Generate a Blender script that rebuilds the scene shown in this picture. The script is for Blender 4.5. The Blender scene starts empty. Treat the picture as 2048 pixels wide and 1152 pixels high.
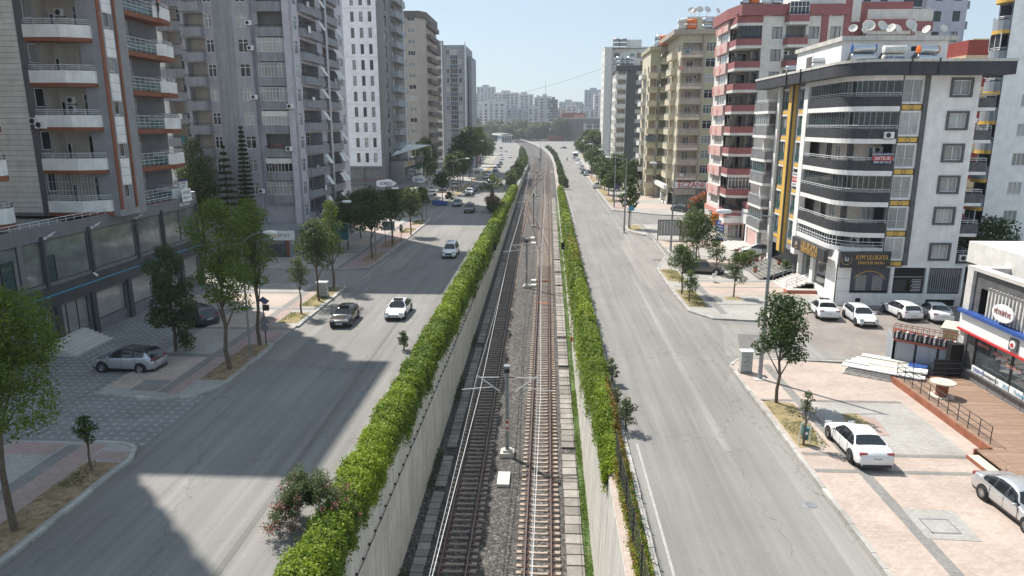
import bpy, math, random
import numpy as np
from mathutils import Vector, Matrix

R = math.radians
rnd = random.Random(7)
scene = bpy.context.scene
col = scene.collection

# ------------------------------------------------------------ camera, sky, sun, exposure
CAM_H = 16.5
PITCH, YAW = 13.108, 2.828
cam_d = bpy.data.cameras.new('camera'); cam = bpy.data.objects.new('camera', cam_d); col.objects.link(cam)
cam_d.sensor_width = 36.0; cam_d.lens = 36.0 * 1400 / 2048
cam_d.clip_start = 0.3; cam_d.clip_end = 9000
cam.location = (0, 0, CAM_H); cam.rotation_euler = (R(90 - PITCH), 0, R(YAW))
scene.camera = cam

SUN_EL, SUN_AZ = 54.0, -45.0          # the sun stands ahead and to the left
world = bpy.data.worlds.new('World'); scene.world = world; world.use_nodes = True
wn = world.node_tree; wn.nodes.clear()
sky = wn.nodes.new('ShaderNodeTexSky'); sky.sky_type = 'NISHITA'; sky.sun_disc = False
sky.sun_elevation = R(SUN_EL); sky.sun_rotation = R(SUN_AZ)
sky.air_density = 1.0; sky.dust_density = 1.0; sky.ozone_density = 1.0
bg = wn.nodes.new('ShaderNodeBackground'); bg.inputs['Strength'].default_value = 0.10
wo = wn.nodes.new('ShaderNodeOutputWorld')
hazemix = wn.nodes.new('ShaderNodeMix'); hazemix.data_type = 'RGBA'; hazemix.inputs[0].default_value = .68
hazemix.inputs[7].default_value = (3.35, 4.2, 4.95, 1)          # even summer haze over the whole sky
wn.links.new(sky.outputs[0], hazemix.inputs[6]); wn.links.new(hazemix.outputs[2], bg.inputs['Color']); wn.links.new(bg.outputs[0], wo.inputs['Surface'])
sun_d = bpy.data.lights.new('sun', 'SUN'); sun = bpy.data.objects.new('sun', sun_d); col.objects.link(sun)
sun_d.energy = 4.15; sun_d.angle = R(0.55); sun_d.color = (1.0, 0.95, 0.88)
tosun = Vector((math.sin(R(SUN_AZ)) * math.cos(R(SUN_EL)), math.cos(R(SUN_AZ)) * math.cos(R(SUN_EL)), math.sin(R(SUN_EL))))
sun.rotation_euler = (-tosun).to_track_quat('-Z', 'Y').to_euler()
vs = scene.view_settings
vs.view_transform = 'Standard'; vs.look = 'None'; vs.gamma = 1.0; vs.use_curve_mapping = False
vs.exposure = 0.74
scene.cycles.max_bounces = 6; scene.cycles.diffuse_bounces = 3; scene.cycles.glossy_bounces = 3
scene.cycles.transparent_max_bounces = 12; scene.cycles.volume_bounces = 0
scene.cycles.use_denoising = True

# ------------------------------------------------------------ materials
MATS = {}
def newmat(name):
    m = bpy.data.materials.new(name); m.use_nodes = True; MATS[name] = m
    nt = m.node_tree; b = nt.nodes['Principled BSDF']
    return m, nt, b
def node(nt, t, **kw):
    n = nt.nodes.new(t)
    for k, v in kw.items(): setattr(n, k, v)
    return n
def pos(nt, scale=(1, 1, 1), rot=0, obj=False):
    if obj:
        g = node(nt, 'ShaderNodeTexCoord'); out = g.outputs['Object']
    else:
        g = node(nt, 'ShaderNodeNewGeometry'); out = g.outputs['Position']
    mp = node(nt, 'ShaderNodeMapping'); mp.inputs['Scale'].default_value = scale
    mp.inputs['Rotation'].default_value = (0, 0, rot)
    nt.links.new(out, mp.inputs['Vector']); return mp.outputs[0]
def noise(nt, vec, scale, detail=4, rough=.55):
    n = node(nt, 'ShaderNodeTexNoise'); n.inputs['Scale'].default_value = scale
    n.inputs['Detail'].default_value = detail; n.inputs['Roughness'].default_value = rough
    nt.links.new(vec, n.inputs['Vector']); return n.outputs['Fac']
def ramp(nt, fac, stops):
    r = node(nt, 'ShaderNodeValToRGB'); e = r.color_ramp.elements
    while len(e) > len(stops): e.remove(e[-1])
    while len(e) < len(stops): e.new(.5)
    for el, (p, c) in zip(e, stops):
        el.position = p; el.color = (*c, 1) if len(c) == 3 else c
    nt.links.new(fac, r.inputs[0]); return r.outputs[0]
def mrange(nt, fac, a, b, c, d):
    n = node(nt, 'ShaderNodeMapRange')
    for i, v in enumerate((a, b, c, d)): n.inputs[i + 1].default_value = v
    nt.links.new(fac, n.inputs[0]); return n.outputs[0]
def mix(nt, fac, a, b, mode='MIX'):
    n = node(nt, 'ShaderNodeMix', data_type='RGBA', blend_type=mode)
    for i, v in ((0, fac), (6, a), (7, b)):
        if isinstance(v, (int, float)): n.inputs[i].default_value = v
        elif isinstance(v, tuple): n.inputs[i].default_value = (*v[:3], 1)
        else: nt.links.new(v, n.inputs[i])
    return n.outputs[2]
def math_(nt, op, a, b=0):
    n = node(nt, 'ShaderNodeMath', operation=op)
    for i, v in ((0, a), (1, b)):
        if isinstance(v, (int, float)): n.inputs[i].default_value = v
        else: nt.links.new(v, n.inputs[i])
    return n.outputs[0]
def bump(nt, b, h, strength, dist=.02):
    n = node(nt, 'ShaderNodeBump'); n.inputs['Strength'].default_value = strength
    n.inputs['Distance'].default_value = dist
    nt.links.new(h, n.inputs['Height']); nt.links.new(n.outputs[0], b.inputs['Normal'])
def M(name, c, rough=.8, var=.12, scale=1.2, bmp=0, metal=0, streak=0, spec=.4, dirt=0, each=0):
    """plain surface: base colour with soft patches, vertical rain streaks and fine relief"""
    m, nt, b = newmat(name)
    b.inputs['Roughness'].default_value = rough; b.inputs['Metallic'].default_value = metal
    b.inputs['Specular IOR Level'].default_value = spec
    if var or streak:
        f = mrange(nt, noise(nt, pos(nt), scale), .25, .75, 1 - var, 1 + var)
        if streak:
            s = mrange(nt, noise(nt, pos(nt, (2.2, 2.2, .12)), 1.3, 5, .65), .35, .75, 1, 1 - streak)
            f = math_(nt, 'MULTIPLY', f, s)
        if dirt:
            d = mrange(nt, noise(nt, pos(nt), 6, 5, .7), .45, .75, 1, 1 - dirt)
            f = math_(nt, 'MULTIPLY', f, d)
        if each: f = math_(nt, 'MULTIPLY', f, mrange(nt, node(nt, 'ShaderNodeObjectInfo').outputs['Random'], 0, 1, 1 - each, 1 + each))
        cc = node(nt, 'ShaderNodeCombineColor')
        for i in range(3): nt.links.new(f, cc.inputs[i])
        nt.links.new(mix(nt, 1.0, tuple(c), cc.outputs[0], 'MULTIPLY'), b.inputs['Base Color'])
    else: b.inputs['Base Color'].default_value = (*c, 1)
    if bmp: bump(nt, b, noise(nt, pos(nt), 25, 4, .6), bmp, .01)
    return m

M('wall_white', (.84, .82, .79), streak=.14, bmp=.2); M('wall_cladding', (.80, .79, .74), rough=.5, streak=.1, each=.05)
M('wall_dgrey', (.155, .157, .17), streak=.12, bmp=.15); M('wall_mgrey', (.29, .285, .295), streak=.12, bmp=.2)
M('trim_brown', (.235, .085, .045), rough=.7); M('wall_cream', (.53, .49, .44), streak=.12, bmp=.2)
M('podium_dark', (.07, .072, .078), rough=.55, streak=.12); M('podium_grey', (.20, .20, .205), rough=.6, streak=.2, dirt=.12)
M('blue_line', (.06, .28, .42), rough=.5, var=0)
M('purple_grey', (.37, .37, .395), streak=.2, bmp=.2); M('lilac', (.54, .52, .575), streak=.16, bmp=.2)
M('purple_band', (.31, .315, .34), streak=.4, bmp=.2)
M('c_white', (.80, .80, .83), rough=.6, streak=.06); M('c_grey', (.21, .21, .21), streak=.1)
M('beige', (.43, .38, .34), streak=.15, bmp=.15, scale=.5); M('beige_dark', (.13, .11, .105), streak=.15)
M('blue_grey', (.30, .32, .35), streak=.2); M('blue_grey_d', (.12, .14, .175), streak=.2)
M('yellow_wall', (.64, .58, .43), streak=.22, bmp=.15); M('olive_wall', (.47, .45, .31), streak=.2); M('taupe_wall', (.42, .36, .29), streak=.3)
M('peach_wall', (.64, .54, .44), streak=.2)
M('green_grey', (.095, .105, .10), streak=.1); M('pale_wall', (.68, .665, .62), streak=.16)
M('pink_wall', (.62, .42, .38), streak=.15); M('red_wall', (.32, .12, .12), streak=.15); M('rose', (.60, .28, .24), streak=.1)
M('star_red', (.28, .055, .045)); M('cream2', (.62, .47, .30)); M('yellow_trim', (.68, .42, .09), rough=.6)
M('lilac_white', (.50, .50, .57), streak=.06)
M('dark_fascia', (.052, .053, .058), rough=.6, var=.25, scale=1.5, streak=.3)
M('light_fascia', (.22, .22, .225), rough=.7, var=.3, scale=1.5, streak=.3)
M('stone_dark', (.12, .118, .12), rough=.55, var=.3, scale=2.5, streak=.3)
M('concrete', (.66, .635, .58), var=.16, scale=.7, streak=.38, bmp=.3, dirt=.15)
M('concrete_old', (.27, .25, .225), var=.25, scale=.9, bmp=.3, dirt=.3, each=.25)
M('kerb', (.40, .385, .35), var=.25, scale=1.1, bmp=.3, dirt=.3, each=.14); M('roof', (.30, .30, .29), var=.2, dirt=.2)
M('steel', (.42, .43, .44), rough=.35, metal=.8, var=.1); M('rail_white', (.62, .63, .64), rough=.4, var=0)
M('rail_dark', (.03, .03, .035), rough=.5, var=0); M('black', (.012, .012, .013), rough=.6, var=0)
M('rubber', (.02, .02, .021), rough=.85, var=0); M('frame_white', (.68, .69, .70), rough=.35, var=.05)
M('frame_dark', (.035, .036, .04), rough=.4, var=0); M('galv', (.28, .29, .30), rough=.5, metal=.5, var=.2, scale=2)
M('rust', (.115, .062, .045), rough=.8, var=.3, scale=3); M('rail_top', (.22, .18, .17), rough=.35, metal=.7, var=.2, scale=.6)
M('sleeper', (.38, .305, .25), var=.2, scale=3, bmp=.4, dirt=.3, each=.14); M('red', (.5, .03, .03), rough=.5, var=0)
M('orange', (.75, .17, .03), rough=.5, var=0); M('blue', (.03, .07, .33), rough=.5, var=0); M('gold', (.62, .38, .13), rough=.35, metal=.3, var=0)
M('white', (.78, .78, .77), rough=.5, var=.04); M('teal', (.02, .16, .17), rough=.5, var=.05); M('navy', (.03, .035, .10), rough=.5, var=0)
M('awning', (.22, .20, .20), rough=.9, var=.2, scale=.4); M('canvas', (.72, .72, .68), rough=.9, streak=0, var=.1)
M('brick_red', (.25, .07, .05), rough=.8); M('deck_edge', (.27, .10, .055), rough=.7, var=.3, scale=2)
M('ply', (.62, .55, .45), rough=.8, var=.2, scale=1.5, dirt=.2); M('dirt_white', (.62, .6, .56), rough=.8, var=.15, dirt=.3)
M('stainless', (.55, .57, .6), rough=.18, metal=1, var=.05); M('cabinet', (.42, .43, .40), rough=.7, var=.15, dirt=.25)
M('bark', (.13, .10, .075), rough=.95, var=.3, scale=5, bmp=.6); M('skin', (.4, .25, .18), rough=.6, var=0)
M('cloth_dark', (.03, .035, .045), rough=.9, var=0); M('cloth_white', (.6, .6, .6), rough=.9, var=0); M('cloth_teal', (.05, .18, .2), rough=.9, var=0)
M('terracotta', (.42, .14, .08), rough=.8); M('marble_step', (.58, .55, .51), rough=.5, var=.12, dirt=.15)
M('poster_sky', (.075, .085, .11), rough=.3, var=.3)
M('road_paint', (.40, .39, .365), rough=.8, var=.2, scale=3, dirt=.45); M('sign_grey', (.30, .31, .32), rough=.5, var=.1)
M('blue_tarp', (.03, .08, .28), rough=.5, var=.2, scale=4); M('clay_roof', (.50, .20, .12), rough=.8)
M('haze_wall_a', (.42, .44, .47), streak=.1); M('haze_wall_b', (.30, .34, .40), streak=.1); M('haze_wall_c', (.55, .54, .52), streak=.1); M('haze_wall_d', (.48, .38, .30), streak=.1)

def glassmat(name, dark, tint, curtains=.5, rough=.06, spec=.6):
    m, nt, b = newmat(name)
    oi = node(nt, 'ShaderNodeObjectInfo')
    fold = mrange(nt, noise(nt, pos(nt, (9, 9, .35)), 2.2, 2), .3, .7, .55, 1.1)
    c1 = ramp(nt, oi.outputs['Random'], [(0, dark), (1 - curtains, (.30, .31, .30)), (1 - curtains * .55, (.50, .50, .48)), (1 - curtains * .2, tint)])
    c1.node.color_ramp.interpolation = 'CONSTANT'
    cc = node(nt, 'ShaderNodeCombineColor')
    for i in range(3): nt.links.new(fold, cc.inputs[i])
    nt.links.new(mix(nt, 1.0, c1, cc.outputs[0], 'MULTIPLY'), b.inputs['Base Color'])
    b.inputs['Roughness'].default_value = rough; b.inputs['Specular IOR Level'].default_value = spec
    b.inputs['Coat Weight'].default_value = .3; b.inputs['Coat Roughness'].default_value = .03
    return m
glassmat('pane', (.03, .035, .04), (.10, .17, .16)); glassmat('pane_curtain', (.34, .35, .34), (.55, .55, .53), .7)
glassmat('pane_dark', (.015, .017, .02), (.04, .06, .065), .12); glassmat('pane_green', (.05, .10, .095), (.07, .14, .125), .25)
def shopglass(name, c, rough=.04, lo=.45):
    m, nt, b = newmat(name)
    f = ramp(nt, noise(nt, pos(nt, (.5, .5, .9)), 1.1, 5, .6), [(.3, tuple(x * lo for x in c)), (.5, c), (.7, tuple(x * (2.15 - lo) for x in c))])
    nt.links.new(f, b.inputs['Base Color']); b.inputs['Roughness'].default_value = rough
    b.inputs['Specular IOR Level'].default_value = .8; b.inputs['Coat Weight'].default_value = .5
shopglass('shop_glass', (.055, .065, .07)); shopglass('shop_glass_grey', (.17, .185, .18), .1, .7); shopglass('blinds_glass', (.27, .27, .26), .35, .8)
def clearglass(name, c, alpha):
    m, nt, b = newmat(name); b.inputs['Base Color'].default_value = (*c, 1); b.inputs['Roughness'].default_value = .04
    b.inputs['Alpha'].default_value = alpha; b.inputs['Specular IOR Level'].default_value = .8
clearglass('balcony_glass', (.05, .13, .13), .55); clearglass('fold_glass', (.04, .055, .055), .62)
def paint(name, c, metal=0.0, rough=.3):
    m, nt, b = newmat(name); b.inputs['Base Color'].default_value = (*c, 1); b.inputs['Metallic'].default_value = metal
    b.inputs['Roughness'].default_value = rough; b.inputs['Coat Weight'].default_value = .8; b.inputs['Coat Roughness'].default_value = .05
paint('paint_white', (.74, .74, .74)); paint('paint_black', (.018, .017, .016), .2, .3); paint('paint_silver', (.46, .48, .52), .7, .35)
paint('paint_silver2', (.55, .55, .55), .55, .35); paint('paint_grey', (.13, .125, .12), .6, .35); paint('paint_dark', (.035, .042, .05), .3)
paint('paint_blue', (.08, .12, .18), .5); paint('paint_tan', (.2, .19, .17), .4)
m, nt, b = newmat('car_glass'); b.inputs['Base Color'].default_value = (.012, .014, .016, 1); b.inputs['Roughness'].default_value = .03; b.inputs['Specular IOR Level'].default_value = .9
m, nt, b = newmat('headlamp'); b.inputs['Base Color'].default_value = (.55, .58, .6, 1); b.inputs['Roughness'].default_value = .08; b.inputs['Metallic'].default_value = .4
m, nt, b = newmat('taillamp'); b.inputs['Base Color'].default_value = (.28, .01, .012, 1); b.inputs['Roughness'].default_value = .1; b.inputs['Coat Weight'].default_value = 1

# asphalt: long streaks along the carriageway, tar patches, cracks, fine grain
def asphalt(name, c, warm=0.0):
    m, nt, b = newmat(name)
    P0 = pos(nt)
    long = mrange(nt, noise(nt, pos(nt, (.55, .035, 1)), 1.6, 5, .6), .3, .7, .87, 1.1)
    lane = mrange(nt, noise(nt, pos(nt, (1.3, .02, 1)), 2.0, 3), .35, .65, .90, 1.06)
    big = mrange(nt, noise(nt, pos(nt), .09, 4), .3, .7, .88, 1.12)
    fine = mrange(nt, noise(nt, P0, 14, 3, .7), .3, .7, .9, 1.1)
    grain = mrange(nt, noise(nt, P0, 60, 2, .7), .3, .7, .84, 1.16)
    f = math_(nt, 'MULTIPLY', math_(nt, 'MULTIPLY', long, lane), math_(nt, 'MULTIPLY', big, math_(nt, 'MULTIPLY', fine, grain)))
    v = node(nt, 'ShaderNodeTexVoronoi', feature='DISTANCE_TO_EDGE'); v.inputs['Scale'].default_value = .16
    wv = node(nt, 'ShaderNodeVectorMath', operation='ADD')
    nn = node(nt, 'ShaderNodeTexNoise'); nn.inputs['Scale'].default_value = .9; nn.inputs['Detail'].default_value = 4
    nt.links.new(P0, nn.inputs['Vector']); sc = node(nt, 'ShaderNodeVectorMath', operation='SCALE'); sc.inputs['Scale'].default_value = 2.2
    nt.links.new(nn.outputs['Color'], sc.inputs[0]); nt.links.new(pos(nt, (1, .45, 1)), wv.inputs[0]); nt.links.new(sc.outputs[0], wv.inputs[1])
    nt.links.new(wv.outputs[0], v.inputs['Vector'])
    crack = mrange(nt, v.outputs['Distance'], 0, .0045, .55, 1)
    gate = mrange(nt, noise(nt, pos(nt), .05, 2), .50, .54, 0, 1)
    crack = math_(nt, 'MAXIMUM', crack, gate)
    f = math_(nt, 'MULTIPLY', math_(nt, 'MULTIPLY', f, crack), mrange(nt, noise(nt, P0, 1.1, 4, .6), .62, .72, 1, .84))
    cc = node(nt, 'ShaderNodeCombineColor')
    for i in range(3): nt.links.new(f, cc.inputs[i])
    nt.links.new(mix(nt, 1.0, c, cc.outputs[0], 'MULTIPLY'), b.inputs['Base Color'])
    b.inputs['Roughness'].default_value = .88; b.inputs['Specular IOR Level'].default_value = .35
    bump(nt, b, noise(nt, P0, 45, 3, .7), .35, .01)
asphalt('asphalt', (.225, .215, .20)); asphalt('asphalt_pale', (.265, .252, .23)); asphalt('asphalt_patch', (.17, .163, .152))

def pavers(name, c1, c2, mortar, scale=1.0, bw=.2, bh=.1, rot=0.0, big=.15):
    m, nt, b = newmat(name)
    t = node(nt, 'ShaderNodeTexBrick'); nt.links.new(pos(nt, (1, 1, 1), rot), t.inputs['Vector'])
    t.inputs['Scale'].default_value = 1; t.inputs['Brick Width'].default_value = bw; t.inputs['Row Height'].default_value = bh
    t.inputs['Mortar Size'].default_value = .008; t.inputs['Mortar Smooth'].default_value = .3
    t.inputs['Color1'].default_value = (*c1, 1); t.inputs['Color2'].default_value = (*c2, 1); t.inputs['Mortar'].default_value = (*mortar, 1)
    f = mrange(nt, noise(nt, pos(nt), .35, 5, .6), .3, .7, 1 - big, 1 + big)
    f2 = mrange(nt, noise(nt, pos(nt), 5, 5, .7), .35, .75, 1.06, .82)
    f = math_(nt, 'MULTIPLY', f, f2)
    cc = node(nt, 'ShaderNodeCombineColor')
    for i in range(3): nt.links.new(f, cc.inputs[i])
    nt.links.new(mix(nt, 1.0, t.outputs['Color'], cc.outputs[0], 'MULTIPLY'), b.inputs['Base Color'])
    b.inputs['Roughness'].default_value = .8
    bump(nt, b, t.outputs['Fac'], -.4, .01)
pavers('pave_pink', (.42, .335, .28), (.47, .385, .33), (.31, .255, .22), bw=.3, bh=.15)
pavers('pave_pale', (.335, .32, .295), (.38, .365, .335), (.24, .23, .21), bw=.3, bh=.15)
pavers('pave_band', (.21, .20, .185), (.24, .23, .21), (.16, .155, .145), bw=.2, bh=.2)
pavers('pave_rose', (.34, .245, .215), (.38, .285, .25), (.25, .2, .18), bw=.3, bh=.15)
pavers('pave_lot', (.25, .215, .19), (.28, .245, .215), (.17, .15, .14), bw=.22, bh=.22, rot=.6, big=.2)
# grey block paving with rows of pale dots (left forecourt)
m, nt, b = newmat('pave_dots')
t = node(nt, 'ShaderNodeTexBrick'); nt.links.new(pos(nt), t.inputs['Vector'])
for k, v in (('Scale', 1), ('Brick Width', .3), ('Row Height', .3), ('Mortar Size', .012)): t.inputs[k].default_value = v
t.offset = 0.0
for k, v in (('Color1', (.21, .205, .20)), ('Color2', (.25, .245, .235)), ('Mortar', (.13, .127, .122))): t.inputs[k].default_value = (*v, 1)
sx = node(nt, 'ShaderNodeSeparateXYZ'); nt.links.new(pos(nt, (1 / .6, 1 / .6, 1)), sx.inputs[0])
def cell(o): 
    fr = math_(nt, 'FRACT', o); return math_(nt, 'LESS_THAN', math_(nt, 'ABSOLUTE', math_(nt, 'SUBTRACT', fr, .5)), .17)
dot = math_(nt, 'MULTIPLY', cell(sx.outputs[0]), cell(sx.outputs[1]))
f = mrange(nt, noise(nt, pos(nt), .4, 5, .65), .3, .7, .78, 1.2)
cc = node(nt, 'ShaderNodeCombineColor')
for i in range(3): nt.links.new(f, cc.inputs[i])
nt.links.new(mix(nt, 1.0, mix(nt, dot, t.outputs['Color'], (.33, .33, .33)), cc.outputs[0], 'MULTIPLY'), b.inputs['Base Color'])
b.inputs['Roughness'].default_value = .8; bump(nt, b, t.outputs['Fac'], -.5, .01)
# soil with dry leaves, and grass
def patchy(name, a, b_, c_, sc=2.5, bm=.6):
    m, nt, b = newmat(name)
    f = noise(nt, pos(nt), sc, 6, .7)
    nt.links.new(ramp(nt, f, [(.3, a), (.5, b_), (.68, c_)]), b.inputs['Base Color']); b.inputs['Roughness'].default_value = .95
    bump(nt, b, noise(nt, pos(nt), 30, 4, .7), bm, .03)
patchy('soil', (.13, .09, .05), (.27, .19, .11), (.36, .27, .17)); patchy('soil_grass', (.06, .08, .025), (.28, .22, .11), (.34, .26, .14), 1.4)
patchy('earth_far', (.30, .27, .22), (.36, .33, .28), (.22, .22, .16), .02); patchy('weeds', (.03, .06, .012), (.07, .13, .03), (.16, .15, .07), 3)
# ballast: crushed grey stone
m, nt, b = newmat('ballast')
v = node(nt, 'ShaderNodeTexVoronoi'); v.inputs['Scale'].default_value = 9; nt.links.new(pos(nt), v.inputs['Vector'])
v2 = node(nt, 'ShaderNodeTexVoronoi'); v2.inputs['Scale'].default_value = 17; nt.links.new(pos(nt), v2.inputs['Vector'])
sep = node(nt, 'ShaderNodeSeparateColor'); nt.links.new(v.outputs['Color'], sep.inputs[0])
stone = ramp(nt, sep.outputs[0], [(0, (.042, .038, .035)), (.45, (.083, .075, .068)), (.8, (.15, .138, .125)), (1, (.26, .245, .225))])
big = mrange(nt, noise(nt, pos(nt, (1, .15, 1)), .7, 4), .3, .7, .82, 1.15)
dk = mrange(nt, v2.outputs['Distance'], .1, .75, 1.1, .55)
f = math_(nt, 'MULTIPLY', big, dk)
cc = node(nt, 'ShaderNodeCombineColor')
for i in range(3): nt.links.new(f, cc.inputs[i])
nt.links.new(mix(nt, 1.0, stone, cc.outputs[0], 'MULTIPLY'), b.inputs['Base Color']); b.inputs['Roughness'].default_value = .9
bump(nt, b, v.outputs['Distance'], -1.0, .06)
# wooden deck boards
m, nt, b = newmat('deck_wood')
t = node(nt, 'ShaderNodeTexBrick'); nt.links.new(pos(nt), t.inputs['Vector'])
for k, v_ in (('Scale', 1), ('Brick Width', 3.0), ('Row Height', .14), ('Mortar Size', .012)): t.inputs[k].default_value = v_
for k, v_ in (('Color1', (.27, .17, .115)), ('Color2', (.36, .25, .18)), ('Mortar', (.08, .05, .035))): t.inputs[k].default_value = (*v_, 1)
gr = mrange(nt, noise(nt, pos(nt, (1, 12, 1)), 2, 4), .3, .7, .8, 1.2)
cc = node(nt, 'ShaderNodeCombineColor')
for i in range(3): nt.links.new(gr, cc.inputs[i])
nt.links.new(mix(nt, 1.0, t.outputs['Color'], cc.outputs[0], 'MULTIPLY'), b.inputs['Base Color']); b.inputs['Roughness'].default_value = .65
bump(nt, b, t.outputs['Fac'], -.5, .01)
# leaves: each leaf its own tint
def leafmat(name, stops, trans=.35):
    m, nt, b = newmat(name)
    g = node(nt, 'ShaderNodeNewGeometry')
    big = noise(nt, pos(nt), .9, 4)
    f = math_(nt, 'ADD', math_(nt, 'MULTIPLY', g.outputs['Random Per Island'], .4), math_(nt, 'MULTIPLY', mrange(nt, big, .3, .7, 0, 1), .6))
    c = ramp(nt, f, stops)
    nt.links.new(c, b.inputs['Base Color']); b.inputs['Roughness'].default_value = .55; b.inputs['Specular IOR Level'].default_value = .3
    tr = node(nt, 'ShaderNodeBsdfTranslucent'); nt.links.new(mix(nt, .5, c, (.22, .30, .03)), tr.inputs['Color'])
    ms = node(nt, 'ShaderNodeMixShader'); ms.inputs[0].default_value = trans
    nt.links.new(b.outputs[0], ms.inputs[1]); nt.links.new(tr.outputs[0], ms.inputs[2])
    nt.links.new(ms.outputs[0], nt.nodes['Material Output'].inputs['Surface'])
leafmat('leaf_acacia', [(0, (.04, .08, .010)), (.5, (.095, .155, .02)), (1, (.20, .26, .04))])
leafmat('leaf_dark', [(0, (.015, .036, .012)), (.5, (.035, .07, .018)), (1, (.075, .115, .03))], .22)
leafmat('leaf_bright', [(0, (.05, .085, .010)), (.5, (.11, .16, .02)), (1, (.23, .27, .05))])
leafmat('leaf_mid', [(0, (.02, .045, .012)), (.5, (.05, .085, .022)), (1, (.11, .145, .045))], .28)
leafmat('leaf_olive', [(0, (.045, .06, .03)), (.5, (.09, .11, .055)), (1, (.17, .18, .10))])
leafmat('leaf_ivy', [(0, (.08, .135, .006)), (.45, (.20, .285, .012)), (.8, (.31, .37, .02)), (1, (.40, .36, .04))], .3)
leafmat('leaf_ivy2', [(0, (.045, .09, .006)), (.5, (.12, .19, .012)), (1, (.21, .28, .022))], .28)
leafmat('leaf_ivy_dry', [(0, (.10, .10, .02)), (.5, (.24, .14, .03)), (1, (.38, .14, .05))])
leafmat('leaf_far', [(0, (.03, .05, .02)), (.5, (.06, .085, .03)), (1, (.12, .14, .055))], .2)
leafmat('petal_pink', [(0, (.35, .06, .10)), (.6, (.55, .14, .20)), (1, (.60, .30, .32))]); leafmat('petal_red', [(0, (.50, .03, .02)), (1, (.80, .10, .04))])
leafmat('leaf_palm', [(0, (.03, .06, .01)), (.5, (.07, .11, .02)), (1, (.14, .18, .05))]); leafmat('palm_dry', [(0, (.12, .08, .04)), (1, (.25, .17, .09))])
leafmat('grass', [(0, (.04, .07, .012)), (.5, (.09, .13, .025)), (1, (.24, .22, .08))])

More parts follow.
